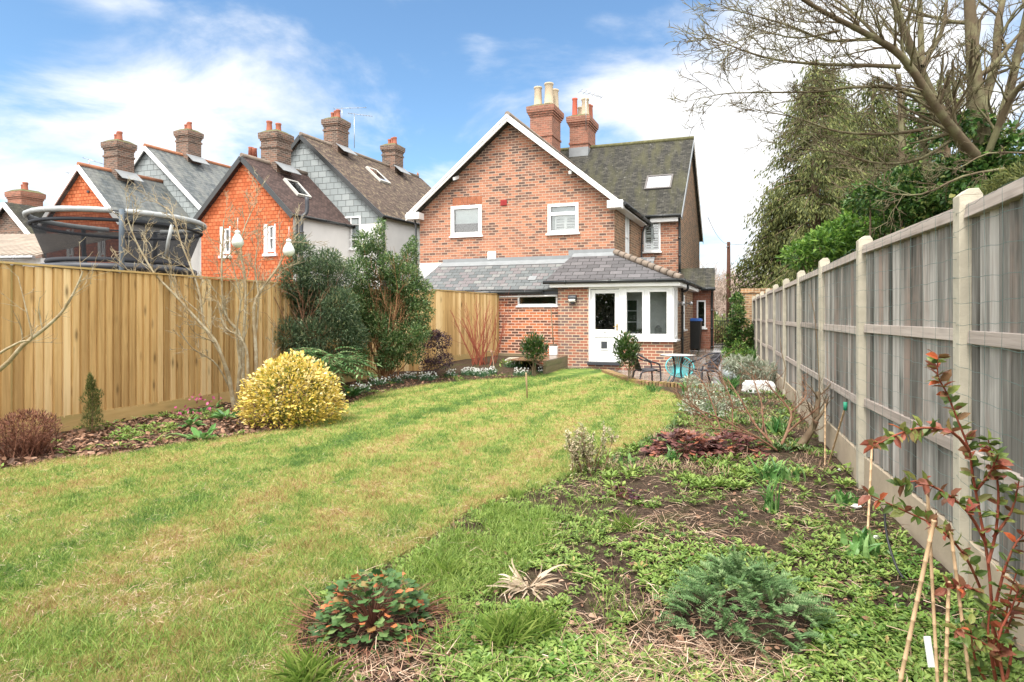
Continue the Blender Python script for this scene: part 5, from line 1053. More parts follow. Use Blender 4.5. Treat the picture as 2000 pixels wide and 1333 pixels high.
for x, y in ((-.2, -.15), (.2, -.15), (-.2, .3), (.2, .3)):
    b = MB(); b.tube([q + vec(x * 1.1, y, 0), q + vec(x * .7, y * .4 + .08, .2)], .011, 7); b.build('leg', M_turq, o)

# bin, planter, gate, pole, brick pier
pz = lambda x, y: gh(x, y) + .09
q = PT(1355, HOR, 20.4); q[2] = pz(q[0], q[1]) - .03; o = thing('wheelie_bin', 'black wheelie bin with blue lid beside the cottage wall', 'bin', q); rzb = math.atan2(V[1], V[0]) - math.pi / 2
def tb(b, q, rz, w0, d0, w1, d1, z0, z1):
    co, si = math.cos(rz), math.sin(rz); b.hexa([q + vec(x * co - y * si, x * si + y * co, z) for z, w, d in ((z0, w0, d0), (z1, w1, d1)) for x, y in ((-w / 2, -d / 2), (w / 2, -d / 2), (w / 2, d / 2), (-w / 2, d / 2))], .5)
b = MB(); tb(b, q, rzb, .40, .46, .50, .58, .05, .98); b.build('body', M_iron, o, .015)
b = MB(); tb(b, q, rzb, .54, .62, .50, .58, .985, 1.06); tb(b, q, rzb, .52, .06, .5, .05, 1.0, 1.08); b.build('lid', M_blue, o, .01)
for s_ in (-1, 1): b = MB(); b.tube([q + vec(.22 * s_ - .03, .2, .1), q + vec(.22 * s_ + .03, .2, .1)], .1, 14); b.build('wheel', M_dgrey, o)
q = PT(1370, HOR, 21.6); q[2] = pz(q[0], q[1]); o = thing('planter', 'square dark grey planter with a leafy plant beside the garden gate', 'planter', q); b = MB(); tb(b, q, 0, .30, .30, .36, .36, -.05, .5); b.build('pot', M_dgrey, o, .01)
M_lgreen = leafm('leaf_mid', [(0, (.05, .10, .02)), (.5, (.09, .17, .03)), (1, (.17, .25, .05))])
nb = NB(); clump(nb, q + vec(0, 0, .65), (.2, .2, .25), 160, .12, .05); nb.build('foliage', M_lgreen, o)
g0 = PT(1371, HOR, 22.3); g1 = PT(1424, HOR, 22.3); gz = .33
o = thing('metal_gate', 'black wrought iron garden gate at the end of the paved path', 'gate', (*((g0 + g1) / 2)[:2], gz)); WGt = Wall(g0, g1 - g0, (0, -1)); gw = float(np.linalg.norm((g1 - g0)[:2]))
b = MB()
for z in (gz + .06, gz + .93): b.wbox(WGt, .02, gw - .02, -.012, .012, z, z + .03, .5)
for a in (.02, gw - .05): b.wbox(WGt, a, a + .03, -.015, .015, gz + .04, gz + 1.0, .5)
b.build('frame', M_iron, o); b = MB()
for k in range(11):
    x = .08 + (gw - .16) * k / 10; b.tube([WGt.p(x, 0, gz + .08), WGt.p(x, 0, gz + 1.02 + .04 * math.sin(k / 10 * math.pi))], .007, 6); b.lathe(WGt.p(x, 0, gz + 1.02 + .04 * math.sin(k / 10 * math.pi)), [(.004, 0), (.014, .02), (.001, .05)], 6)
b.build('bars', M_iron, o); b = MB(); b.wbox(WGt, -.09, -.04, -.025, .025, gz - .1, gz + 1.12, .5); b.build('post', M_iron, o)
q = PT(1423, HOR, 31); zb_ = gh(q[0], q[1]); o = thing('utility_pole', 'tall dark wooden utility pole beyond the garden gate', 'pole', (q[0], q[1], zb_)); b = MB(); zt_ = EYE + (HOR - 473) / F * 31
b.tube([(q[0], q[1], zb_ - .3), (q[0], q[1], zt_)], [.13, .085], 12); b.build('mast', M_pole, o); b = MB(); b.tube([(q[0] - .05, q[1] - .13, zt_ - .25), (q[0] - .05, q[1] + .13, zt_ - .25)], .03, 8); b.build('bracket', M_steel, o)
b = MB(); e0 = vec(q[0], q[1], zt_ - .1)
for k, tgt in enumerate((vec(8.2, 25.3, 5.6), vec(40, 50, 7))): b.tube([e0 + (tgt - e0) * t - vec(0, 0, 1.2 * t * (1 - t)) for t in np.linspace(0, 1, 10)], .009, 4, cap=False)
b.build('cable', M_iron, o)
P_ = PT(1448, HOR, 21.6); WBk = Wall(P_, U * -1 , (0, -1)); o = thing('brick_pier', 'yellow-brown brick garden wall with coping behind the far end of the fence', 'wall', (P_[0], P_[1], .3))
b = MB(); b.wbox(WBk, 0, 1.6, -.35, 0, 0, 2.28, .5); b.build('brickwork', M_brick_yel, o)
b = MB(); b.wbox(WBk, -.04, 1.64, -.39, .04, 2.28, 2.33, .5); 
for k in range(14): b.wbox(WBk, -.02 + k * .115, .085 + k * .115, -.33, .0, 2.33, 2.44, .5)
b.build('coping', M_brick_yel, o)

# ------------------------------------------------------------------ trees and plants
def plant(name, label, cat, base, parts, group=None):
    o = thing(name, label, cat, base, group)
    for nm, nb, m, smo in parts:
        x = nb.build(nm, m, o, smo)
        if nm == 'blooms': x['kind'] = 'stuff'
    return o
def stems(base, n, h, r, spread, P, rng=random, wob=.05):
    out = []
    for k in range(n):
        a = rng.uniform(0, 6.283); t = rng.uniform(.1, 1) * spread; d = vec(math.cos(a) * t, math.sin(a) * t, 1)
        grow(out, base + vec(rng.gauss(0, wob), rng.gauss(0, wob), -.03), d, h * rng.uniform(.7, 1.05), r * rng.uniform(.7, 1.1), 0, P, rng)
    return out
# colours of leaves
ML_dark = leafm('leaf_bay', [(0, (.018, .042, .010)), (.5, (.045, .095, .020)), (.8, (.085, .14, .03)), (1, (.30, .20, .10))], .2, .3, .5)
ML_pitt = leafm('leaf_pittosporum', [(0, (.035, .08, .025)), (.45, (.085, .16, .05)), (.75, (.16, .25, .085)), (1, (.38, .40, .20))], .25, .4)
ML_grey = leafm('leaf_grey_green', [(0, (.035, .065, .035)), (.5, (.085, .14, .07)), (.85, (.17, .23, .12)), (1, (.34, .32, .17))], .2, .45)
ML_maho = leafm('leaf_mahonia', [(0, (.05, .13, .045)), (.5, (.13, .26, .09)), (1, (.32, .44, .20))], .25, .4)
ML_gold = leafm('leaf_golden', [(0, (.07, .12, .015)), (.18, (.32, .30, .04)), (.45, (.66, .50, .10)), (.8, (.78, .62, .20)), (1, (.84, .74, .42))], .25, .4)
ML_purp = leafm('leaf_purple', [(0, (.018, .010, .018)), (.6, (.055, .028, .05)), (1, (.15, .09, .13))], .15, .4)
ML_conf = leafm('leaf_conifer', [(0, (.045, .06, .017)), (.5, (.115, .14, .04)), (1, (.23, .24, .075))], .3, .6)
ML_laur = leafm('leaf_laurel', [(0, (.03, .08, .015)), (.5, (.10, .21, .035)), (1, (.24, .38, .07))], .35, .35)
ML_ivy = leafm('leaf_ivy', [(0, (.02, .06, .015)), (.5, (.06, .14, .03)), (.9, (.15, .25, .055)), (1, (.30, .30, .10))], .25, .35)
ML_silv = leafm('leaf_silver', [(0, (.15, .19, .12)), (.5, (.34, .38, .28)), (1, (.56, .58, .47))], .2, .6)
ML_heuc = leafm('leaf_heuchera', [(0, (.06, .022, .022)), (.35, (.15, .06, .055)), (.65, (.26, .11, .085)), (.85, (.40, .14, .07)), (1, (.34, .22, .21))], .25, .45)
ML_heup = leafm('leaf_heuchera_dark', [(0, (.03, .010, .018)), (.6, (.085, .028, .04)), (1, (.20, .07, .06))], .2, .45)
ML_gera = leafm('leaf_geranium', [(0, (.035, .085, .025)), (.5, (.085, .17, .05)), (.82, (.16, .23, .08)), (.91, (.42, .13, .05)), (1, (.58, .20, .08))], .25, .5)
ML_weed = leafm('leaf_weed', [(0, (.07, .12, .025)), (.4, (.16, .26, .05)), (.8, (.28, .38, .09)), (.93, (.40, .42, .14)), (1, (.36, .20, .09))], .3, .5)
ML_grass = leafm('leaf_grass', [(0, (.09, .16, .03)), (.5, (.19, .30, .05)), (1, (.36, .44, .12))], .35, .5)
ML_straw = leafm('dry_stems', [(0, (.14, .08, .05)), (.4, (.32, .20, .13)), (.8, (.52, .37, .26)), (1, (.66, .52, .40))], .1, .7)
ML_litter = leafm('dead_leaves', [(0, (.06, .035, .025)), (.4, (.15, .08, .05)), (.8, (.28, .15, .09)), (1, (.42, .27, .19))], .1, .7)
ML_yarr = leafm('leaf_yarrow', [(0, (.05, .12, .035)), (.5, (.14, .25, .09)), (1, (.32, .42, .20))], .3, .55)
ML_iris = leafm('leaf_iris', [(0, (.05, .15, .04)), (.5, (.12, .27, .07)), (1, (.25, .40, .14))], .3, .4)
ML_snow = leafm('leaf_snowdrop', [(0, (.04, .11, .05)), (1, (.13, .24, .11))], .2, .4)
M_petal = leafm('white_petal', [(0, (.74, .76, .72)), (1, (.86, .87, .85))], .3, .5)
M_pink = leafm('pink_petal', [(0, (.30, .03, .11)), (1, (.55, .14, .28))], .3, .5)
ML_var = leafm('leaf_variegated', [(0, (.08, .13, .04)), (.4, (.24, .26, .12)), (.7, (.52, .46, .30)), (1, (.66, .50, .38))], .25, .5)
ML_carex = leafm('dry_carex', [(0, (.40, .30, .20)), (.5, (.60, .50, .38)), (1, (.74, .66, .54))], .2, .6)
ML_hyp = leafm('leaf_hypericum', [(0, (.08, .13, .035)), (.3, (.18, .25, .06)), (.5, (.28, .30, .09)), (.62, (.22, .11, .06)), (.88, (.32, .10, .07)), (1, (.50, .12, .045))], .35, .4)
ML_heath = leafm('leaf_heath', [(0, (.07, .03, .02)), (.6, (.20, .08, .05)), (1, (.32, .15, .09))], .1, .7)

setp(THATCH.build('lawn_thatch', ML_straw), 'pale dead thatch lying in the lawn', 'grass', kind='stuff'); setp(TALLG.build('lawn_tufts', ML_grass), 'longer fresh green blades standing in the lawn', 'grass', kind='stuff')
# golden euonymus
c = G(551, 838); c[1] += .35; c[0] -= .0; nb = NB(); n = 6000; q = rdir(n); q[:, 2] = np.abs(q[:, 2]) * 1.0; rr = RNG.uniform(.86, 1.05, n)
bump_ = 1 + .05 * np.sin(q[:, 0] * 7 + 1) * np.sin(q[:, 1] * 6 + 2) * np.sin(q[:, 2] * 8) + .05 * np.array([mnoise.noise(Vector(v * 3.4)) for v in q]) + .03 * np.sin(q[:, 2] * 15)
q[:, :2] *= (1 + .13 * (1 - np.abs(q[:, 2:3])) * (q[:, 2:3] > .1)); R = np.array([.60, .56, .86]); pos = c + q * R * (rr * bump_)[:, None]; pos[:, 2] = c[2] + .02 + q[:, 2] ** .72 * R[2] * rr * bump_ 
low = (RNG.random(n) < .3); pos[low, 2] = c[2] + RNG.uniform(.05, .45, low.sum())
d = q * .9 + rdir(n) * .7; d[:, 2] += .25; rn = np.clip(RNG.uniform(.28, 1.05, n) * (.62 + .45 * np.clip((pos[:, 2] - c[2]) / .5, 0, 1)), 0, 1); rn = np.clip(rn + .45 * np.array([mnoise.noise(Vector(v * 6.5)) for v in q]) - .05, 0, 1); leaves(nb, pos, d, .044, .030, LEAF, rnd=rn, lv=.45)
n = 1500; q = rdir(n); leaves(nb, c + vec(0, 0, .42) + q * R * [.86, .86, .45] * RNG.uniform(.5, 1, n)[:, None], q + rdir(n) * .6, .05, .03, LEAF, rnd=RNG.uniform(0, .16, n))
sn = NB(); tubes(sn, stems(c, 9, .7, .012, .7, dict(levels=2, kids=[4, 3], ang=(20, 50), lr=(.4, .6), wander=.12, up=.05)))
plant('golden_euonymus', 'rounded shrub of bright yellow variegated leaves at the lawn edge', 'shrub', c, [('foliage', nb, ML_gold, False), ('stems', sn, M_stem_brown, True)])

# the two big evergreens against the left fence
def evergreen(name, label, base, clumps_, nleaf, L, W, mat, stemmat, ns, h, tpl=DIAM, sp=.5):
    nb = NB(); sn = NB()
    for (cc, r) in clumps_: clump(nb, cc, r, int(nleaf * (r[0] * r[2]) ** 1.0 * 15), L, W, tpl, shell=.25, zb=.35, rlo=0, rhi=.97)
    out = stems(base, ns, h, .022, sp, dict(levels=2, kids=[5, 4], ang=(15, 45), lr=(.35, .6), wander=.10, up=.05, rmin=.004)); tubes(sn, out)
    for (cc, r) in clumps_:
        m = base + (cc - base) * .5 + rdir(1)[0] * .12; sn.tube(smooth_path([base + vec(random.gauss(0, .08), random.gauss(0, .06), 0), m, cc], 4), np.linspace(.018, .005, 9), 5, random.random())
    return plant(name, label, 'shrub', base, [('foliage', nb, mat, False), ('stems', sn, stemmat, True)])
def cl(lst, Y, jit=.35): return [(PT(px, py, Y + random.uniform(-jit, jit)), vec(rx / F * Y, .32, rz / F * Y)) for px, py, rx, rz in lst]
base = G(625, 745); base = vec(-3.75, 11.7, 0)
evergreen('grey_leaved_shrub', 'tall dense dark grey-green evergreen against the pine fence, left of its bigger neighbour', base,
    cl([(590, 500, 26, 34), (575, 545, 34, 36), (620, 535, 40, 34), (655, 540, 36, 34), (560, 600, 36, 40), (610, 600, 44, 40), (660, 600, 40, 40), (565, 655, 34, 34), (615, 655, 40, 34), (668, 640, 40, 36), (690, 660, 30, 30), (640, 510, 30, 24), (600, 575, 36, 30), (535, 615, 18, 22), (600, 700, 40, 24), (650, 700, 40, 20), (560, 690, 30, 24), (585, 475, 12, 16)], 11.6), 1150, .075, .017, ML_grey, M_stem_brown, 9, 2.3)
base = vec(-2.75, 13.2, 0)
evergreen('evergreen_shrub', 'tallest evergreen shrub with small glossy leaves and orange-brown stems beside the brick cottage', base,
    cl([(700, 640, 34, 40), (695, 695, 30, 24), (690, 600, 24, 30), (738, 470, 14, 30), (725, 500, 32, 32), (710, 475, 20, 24), (700, 530, 30, 30), (760, 520, 28, 28), (745, 560, 50, 36), (800, 505, 18, 34), (790, 545, 36, 34), (815, 575, 34, 34), (700, 580, 32, 30), (770, 600, 50, 30), (822, 610, 26, 26), (740, 640, 34, 26), (800, 650, 40, 28), (770, 670, 30, 26), (720, 610, 26, 24), (745, 440, 8, 14), (808, 478, 8, 18), (820, 650, 22, 22), (760, 700, 30, 22), (805, 690, 26, 22)], 13.0), 1050, .055, .024, ML_pitt, M_stem_orange, 22, 2.5, LEAF, .35)
# mahonia
base = vec(-3.15, 10.5, 0); nb = NB(); sn = NB()
for k in range(80):
    a = random.uniform(0, 6.283); t = random.uniform(.1, 1.15); h0 = random.uniform(.55, .98) * (1 - .3 * t) ; p0 = base + vec(math.cos(a) * .25 * t, math.sin(a) * .2 * t, h0); d = unit(vec(math.cos(a), math.sin(a), .6 - t * .6)); L_ = random.uniform(.4, .62)
    pts = [p0 + d * L_ * u_ - vec(0, 0, .32 * L_ * u_ * u_) for u_ in np.linspace(0, 1, 9)]; sn.tube(pts, .004, 4, .5)
    pos = []; dd = []; sd = unit(np.cross(d, (0, 0, 1)))
    for i in range(1, 9):
        for s_ in (-1, 1): pos.append(pts[i]); dd.append(unit(d * .75 + sd * s_ * .75 - vec(0, 0, .15)))
    leaves(nb, np.array(pos), np.array(dd), .18, .032, BLADE, upj=.2)
tubes(sn, stems(base, 8, .8, .012, .3, dict(levels=0, kids=[0], ang=(1, 2), lr=(1, 1), wander=.06)))
plant('soft_mahonia', 'low arching plant with long narrow palm-like leaflets behind the golden shrub', 'shrub', base, [('fronds', nb, ML_maho, False), ('stems', sn, M_stem_brown, True)])
# purple shrub
base = vec(-1.95, 14.4, .04); nb = NB()
for (cc, r) in cl([(845, 690, 30, 26), (865, 668, 18, 18), (832, 665, 18, 18), (868, 705, 20, 16), (840, 715, 24, 14), (850, 655, 12, 10)], 14.3, .15): clump(nb, cc, r, 700, .045, .022, shell=.3)
sn = NB(); tubes(sn, stems(base, 7, .7, .012, .5, dict(levels=1, kids=[4], ang=(15, 45), lr=(.4, .6), wander=.10)))
plant('purple_leaved_shrub', 'small very dark purple leaved shrub in front of the return fence', 'shrub', base, [('foliage', nb, ML_purp, False), ('stems', sn, M_bark_dark, True)])

# bare lichened tree
Y0 = 9.35; out = []; TP = dict(levels=3, kids=[5, 4, 3], ang=(20, 55), lr=(.45, .75), wander=.13, up=.06, rmin=.0045, seg=6, start=.2)
def pxp(lst, Ya, Yb): n = len(lst); return smooth_path([PT(x, y, Ya + (Yb - Ya) * i / (n - 1)) for i, (x, y) in enumerate(lst)], 3)
for lst, Ya, Yb, r0, r1, k, L_ in (
    ([(458, 806), (448, 740), (440, 715), (420, 665), (385, 625), (345, 580), (300, 532), (265, 470), (248, 425)], 9.35, 8.7, .038, .008, 12, .5),
    ([(452, 760), (430, 690), (400, 640), (390, 575), (372, 520), (352, 470), (338, 420), (310, 398)], 9.35, 9.6, .026, .006, 11, .45),
    ([(462, 800), (470, 665), (449, 630), (436, 600), (433, 520), (437, 430)], 9.5, 9.3, .034, .010, 8, .45),
    ([(474, 800), (476, 660), (480, 560), (470, 480), (484, 430), (503, 392)], 9.6, 9.9, .030, .006, 11, .45),
    ([(482, 790), (484, 700), (470, 660), (440, 640), (425, 590)], 9.45, 9.2, .028, .010, 6, .4),
    ([(500, 790), (500, 690), (496, 600), (515, 560), (545, 520), (562, 480), (585, 455)], 9.5, 9.8, .036, .007, 9, .5),
    ([(500, 650), (505, 580), (498, 520), (505, 470)], 9.6, 9.9, .022, .006, 8, .42),
    ([(452, 765), (425, 715), (400, 695), (375, 680), (352, 648)], 9.35, 8.8, .016, .007, 4, .25),
    ([(470, 720), (462, 650), (470, 590), (460, 540), (448, 500)], 9.4, 9.0, .022, .006, 8, .42),
    ([(505, 730), (530, 700), (532, 640)], 9.4, 9.3, .012, .005, 3, .2),
    ([(400, 620), (345, 575), (300, 560), (262, 540), (235, 510)], 9.2, 8.8, .010, .004, 8, .3),
    ([(436, 510), (455, 490), (468, 480)], 9.3, 9.0, .010, .006, 2, .15)):
    along(out, pxp(lst, Ya, Yb), r0 * .9, r1, TP, int(k * 1.5), L_ * 1.05, 1, t0=.35)
sn = NB(); tubes(sn, out, (8, 5, 4, 3)); base = G(470, 806)
o = plant('bare_tree', 'leafless multi-stemmed small tree with pale lichened bark by the pine fence', 'tree', base, [('trunk', sn, M_bark_left, True)])
# bare branch reaching in from the left
out = []; TP2 = dict(levels=2, kids=[3, 2], ang=(25, 60), lr=(.4, .7), wander=.12, up=.05, rmin=.0025, seg=5)
along(out, smooth_path([(-5.8, 5.6, -.1), (-5.6, 5.6, .45), (-5.2, 5.6, .72)] + [PT(x, y, 5.6) for x, y in ((0, 722), (45, 675), (90, 640), (125, 605), (150, 560), (162, 530))], 3), .03, .006, TP2, 12, .38, 1, t0=.45)
along(out, smooth_path([(-5.6, 5.6, .45)] + [PT(x, y, 5.5) for x, y in ((-40, 720), (0, 690), (40, 668), (62, 660), (50, 600), (35, 540))], 3), .016, .004, TP2, 8, .3, 1, t0=.4)
sn = NB(); tubes(sn, out); plant('bare_sapling', 'slender leafless branch curving up in front of the pine fence at the far left', 'tree', (-5.8, 5.6, 0), [('trunk', sn, M_bark_left, True)])
# red stemmed dogwood
base = G(938, 712); out = []
for k in range(26):
    a = random.uniform(0, 6.283); t = random.uniform(.08, .62); grow(out, base + vec(random.gauss(0, .12), random.gauss(0, .08), -.03), vec(math.cos(a) * t * 1.25, math.sin(a) * t * .6, 1), random.uniform(1.2, 1.9), .012, 0, dict(levels=1, kids=[5], ang=(15, 40), lr=(.2, .4), wander=.07, up=.03, rmin=.003, seg=6))
sn = NB(); tubes(sn, out, (5, 4)); plant('red_stemmed_shrub', 'leafless shrub of thin reddish stems fanned against the return fence', 'shrub', base, [('stems', sn, M_stem_red, True)])
# bay trees
for px, py, cx, cy, rx, rz, lb in ((1043, 737, 1043, 682, 25, 29, 'small round bay bush with coppery tips beside the raised timber bed'), (1229, 748, 1224, 685, 25, 33, 'small round bay bush on a short trunk in front of the white door')):
    base = G(px, py, .0); Yb = base[1]; nb = NB(); cc = PT(cx, cy, Yb); r = vec(rx / F * Yb, rx / F * Yb, rz / F * Yb)
    n = 950; q = rdir(n); pos = cc + q * r * (RNG.uniform(.35, 1.05, n)[:, None]); d = q * .5 + rdir(n) * .5; d[:, 2] += .7
    top = np.clip((q[:, 2] - .35) * 1.2, 0, .9) * (RNG.random(n) < .4); leaves(nb, pos, d, .095, .034, LEAF, rnd=np.clip(RNG.uniform(0, .8, n) + top * .6, 0, 1))
    sn = NB(); out = []; 
    for k in range(4): grow(out, base + vec(.02 * k - .03, 0, -.03), vec(random.gauss(0, .12), random.gauss(0, .1), 1), .75, .022 if k == 0 else .012, 0, dict(levels=1, kids=[6], ang=(20, 50), lr=(.3, .5), wander=.05, rmin=.004))
    tubes(sn, out); plant('bay_bush', lb, 'shrub', base, [('foliage', nb, ML_dark, False), ('trunk', sn, M_bark_dark, True)])

# snowdrops
def snowdrops(base, rx, ry, n, label):
    nb = NB(); fl = NB(); k = n * 5; a = RNG.uniform(0, 6.283, k); t = np.sqrt(RNG.random(k)); pos = np.array(base) + np.stack([rx * t * np.cos(a), ry * t * np.sin(a), np.zeros(k) - .01], 1)
    d = np.stack([RNG.normal(0, .35, k), RNG.normal(0, .35, k), np.ones(k)], 1); leaves(nb, pos, d, .13, .012, BLADE, upj=1)
    a = RNG.uniform(0, 6.283, n); t = np.sqrt(RNG.random(n)); fp = np.array(base) + np.stack([rx * t * np.cos(a), ry * t * np.sin(a), RNG.uniform(.06, .2, n)], 1)
    for j in range(3):
        aa = j * 2.094 + RNG.uniform(0, 1, n); d = np.stack([np.cos(aa) * .45, np.sin(aa) * .45, -np.ones(n)], 1); fl.inst(LEAF[0], LEAF[1], fp, axes(d, rdir(n), np.full(n, .034), np.full(n, .024)), RNG.random(n))
    return plant('snowdrop_clump', label, 'flowers', base, [('leaves', nb, ML_snow, False), ('blooms', fl, M_petal, False)], 'snowdrops along the curved edge of the bed')
for px, py, rx, n, lb in ((704, 766, .25, 46, 'snowdrops nearest the golden shrub, first clump of the curved row'), (742, 756, .27, 60, 'snowdrops in front of the orange-brown stems of the tall evergreen'), (772, 749, .22, 45, 'snowdrops right under the tall evergreen, small tight clump'),
                          (802, 744, .22, 50, 'snowdrops between the tall evergreen and the purple shrub'), (836, 742, .27, 70, 'large clump of snowdrops below the dark purple shrub'), (880, 739, .18, 30, 'small sparse clump of snowdrops right of the purple shrub'),
                          (915, 735, .27, 80, 'dense snowdrops in front of the red-stemmed shrub'), (938, 733, .25, 80, 'widest bank of snowdrops, right of the red stems base'), (963, 732, .17, 34, 'little clump of snowdrops beside the broken dry stalk'), (1000, 716, .3, 60, 'snowdrops mixed with lime leaves by the flat stone'), (1022, 733, .3, 50, 'last low snowdrops left of the first bay bush'), (1060, 733, .15, 24, 'few snowdrops at the foot of the first bay bush')):
    snowdrops(G(px + random.uniform(-3, 3), py + random.uniform(-3, 2)), rx * .8, random.uniform(.10, .2), int(n * .75), lb)
nb = NB(); base = G(1010, 712); leaves(nb, base + RNG.normal(0, 1, (160, 3)) * [.25, .12, .02] + vec(0, 0, .04), RNG.normal(0, 1, (160, 3)) * [.7, .7, .4] + vec(0, 0, .4), .10, .05, LEAF); plant('lime_leaved_plant', 'lime green leafy plant between the snowdrops and the raised bed', 'plant', base, [('leaves', nb, ML_weed, False)])
nb = NB(); base = G(965, 722); out = []; nb.tube(smooth_path([base, base + vec(-.02, 0, .2), base + vec(-.06, 0, .42)], 3), [.012] * 7, 5, .7); leaves(nb, base + vec(-.06, 0, .42) + RNG.normal(0, .02, (10, 3)), rdir(10), .09, .05, LEAF); plant('dry_stalk', 'pale broken stalk standing among the snowdrops', 'plant', base, [('stalk', nb, ML_straw, False)])

# left border plants
base = G(52, 893); out = []; sn = NB(); nb = NB()
for k in range(150):
    a = random.uniform(0, 6.283); t = random.uniform(.1, 1.1); grow(out, base + vec(random.gauss(0, .10), random.gauss(0, .1), -.02), vec(math.cos(a) * t, math.sin(a) * t, .9), random.uniform(.25, .46), .005, 0, dict(levels=1, kids=[3], ang=(15, 40), lr=(.3, .5), wander=.08, rmin=.0025))
tubes(sn, out, (4, 3)); clump(nb, base + vec(0, 0, .28), (.30, .28, .2), 2600, .035, .008, BLADE, shell=.5, zb=.6)
plant('heather_clump', 'clipped clump of upright red-brown heather stems at the far left', 'shrub', base, [('stems', sn, ML_heath, False), ('foliage', nb, ML_heath, False)])
base = G(180, 848); nb = NB(); sn = NB()
for k in range(26):
    h = k / 26; clump(nb, base + vec(random.gauss(0, .04) * (1 - h), random.gauss(0, .04), .08 + .62 * h), (.11 * (1 - h) + .02, .1 * (1 - h) + .02, .08), 110, .035, .006, BLADE, zb=1.4)
sn.tube([base, base + vec(0, 0, .72)], [.012, .003], 5); plant('dwarf_conifer', 'tiny upright dark conifer in front of the pine fence', 'shrub', base, [('foliage', nb, ML_conf, False), ('trunk', sn, M_stem_brown, True)])
def leafy(base, n, L, W, sp, mat, name, label, cat='plant', tpl=LEAF, up=.5, dz=.05, grp=None, part='leaves', rnd=None):
    nb = NB(); a = RNG.uniform(0, 6.283, n); el = RNG.uniform(.1, 1.0, n); d = np.stack([np.cos(a), np.sin(a), el * up * 2], 1); pos = np.array(base) + d * [sp, sp, .0] * RNG.uniform(.1, 1, n)[:, None] + np.stack([np.zeros(n), np.zeros(n), RNG.uniform(-.01, dz, n)], 1)
    leaves(nb, pos, d, L, W, tpl, upj=.3, rnd=rnd); return plant(name, label, cat, base, [(part, nb, mat, False)], grp)
for px, py, n, L_, sp, lb in ((372, 835, 26, .17, .08, 'hellebore with pink flowers and broad green leaves, right one of the left border'), (388, 808, 18, .14, .07, 'hellebore with pink flowers closest to the fence gravel board')):
    base = G(px, py); o = leafy(base, n, L_, .05, sp, ML_iris, 'hellebore', lb, 'flowers', grp='pink hellebores in the left border')
    fl = NB(); k = 24; leaves(fl, base + RNG.normal(0, 1, (k, 3)) * [.11, .08, .03] + vec(0, 0, .22), rdir(k), .05, .04, LEAF); fl.build('blooms', M_pink, o)['kind'] = 'stuff'
for px, py, n, L_, sp, lb in ((440, 820, 30, .16, .10, 'strap leaved green plant near the golden shrub'), (300, 865, 30, .10, .16, 'low green seedlings in the middle of the left border'), (215, 835, 24, .09, .18, 'green groundcover tuft under the pine fence'), (150, 885, 30, .08, .15, 'lime green low tuft right of the heather clump'),
                          (230, 878, 24, .07, .12, 'small pale green tuft near the lawn edge'), (690, 775, 26, .22, .1, 'ferny green leaves right of the golden shrub'), (420, 800, 10, .13, .05, 'dark leaved plant beside the hellebores'), (395, 862, 16, .20, .12, 'plant with long blue-green leaves lying to the lawn')):
    leafy(G(px, py), n, L_, L_ * .3, sp, ML_weed if L_ < .12 else ML_iris, 'border_plant', lb)

# ------------------------------------------------------------------ right bed
BED = [G(x, y)[:2] for x, y in ((1338, 800), (1310, 838), (1255, 868), (1185, 896), (1120, 930), (1050, 960), (985, 978), (900, 1016), (820, 1074), (740, 1114), (655, 1146), (605, 1206), (575, 1276), (566, 1333))] + [vec(-.9, 2.0), vec(2.0, 2.0), vec(2.36, 3.2), vec(2.92, 5.1), vec(4.3, 9.2), vec(5.05, 11.5), vec(4.0, 12.0)]
def fnoise(P, s, off=0.0): return np.array([mnoise.noise(Vector((x * s + off, y * s, off))) for x, y in P])
def rosettes(name, label, P, L, mat, nl=9, sc=None, rr=(0, 1), tpl=LEAF, w=.42, el=(.15, .9)):
    nb = NB(); m = len(P); base = np.column_stack([P, np.zeros(m)]); k = nl; size = RNG.uniform(.55, 1.25, m); tone = RNG.uniform(0, .55, m)
    B = np.repeat(base, k, 0); S = np.repeat(size, k); Tn = np.repeat(tone, k); a = RNG.uniform(0, 6.283, m * k); e = RNG.uniform(*el, m * k)
    d = np.stack([np.cos(a), np.sin(a), e], 1); B = B + d * (L * .3 * S)[:, None]; B[:, 2] = np.maximum(B[:, 2] * .8, 0) + .008 + RNG.uniform(0, L * .5, m * k)
    rn = np.clip(Tn + RNG.uniform(0, .45, m * k), 0, 1); up = vec(0, 0, 1) + rdir(m * k) * .35; nb.inst(tpl[0], tpl[1], B, axes(d, up, L * S, L * w * S), rn)
    return setp(nb.build(name, mat), label, 'weeds', kind='stuff')
BARE = ((1380, 1030, .60, .42), (1340, 1310, .42, .22), (1590, 930, .62, .9), (1270, 955, .42, .42), (780, 1310, .26, .16), (1490, 985, .45, .35), (1250, 1190, .13, .1), (1650, 1010, .3, .4), (1140, 1240, .12, .1), (1130, 960, .3, .3))
def away(P): 
    m = np.ones(len(P), bool)
    for x, y, r in ((728, 1225, .36), (1440, 1225, .33), (1030, 1150, .22)): m &= np.hypot(*(P - G(x, y)[:2]).T) > r
    for x, y, rx, ry in ((1340, 890, .52, .34), (1430, 886, .42, .3)): m &= np.hypot((P[:, 0] - G(x, y)[0]) / rx, (P[:, 1] - G(x, y)[1]) / ry) > 1
    for x, y, rx, ry in BARE: m &= (np.hypot((P[:, 0] - G(x, y)[0]) / rx, (P[:, 1] - G(x, y)[1]) / ry) > RNG.uniform(.55, 1.15, len(P))) | (RNG.random(len(P)) < .24)
    return P[m]
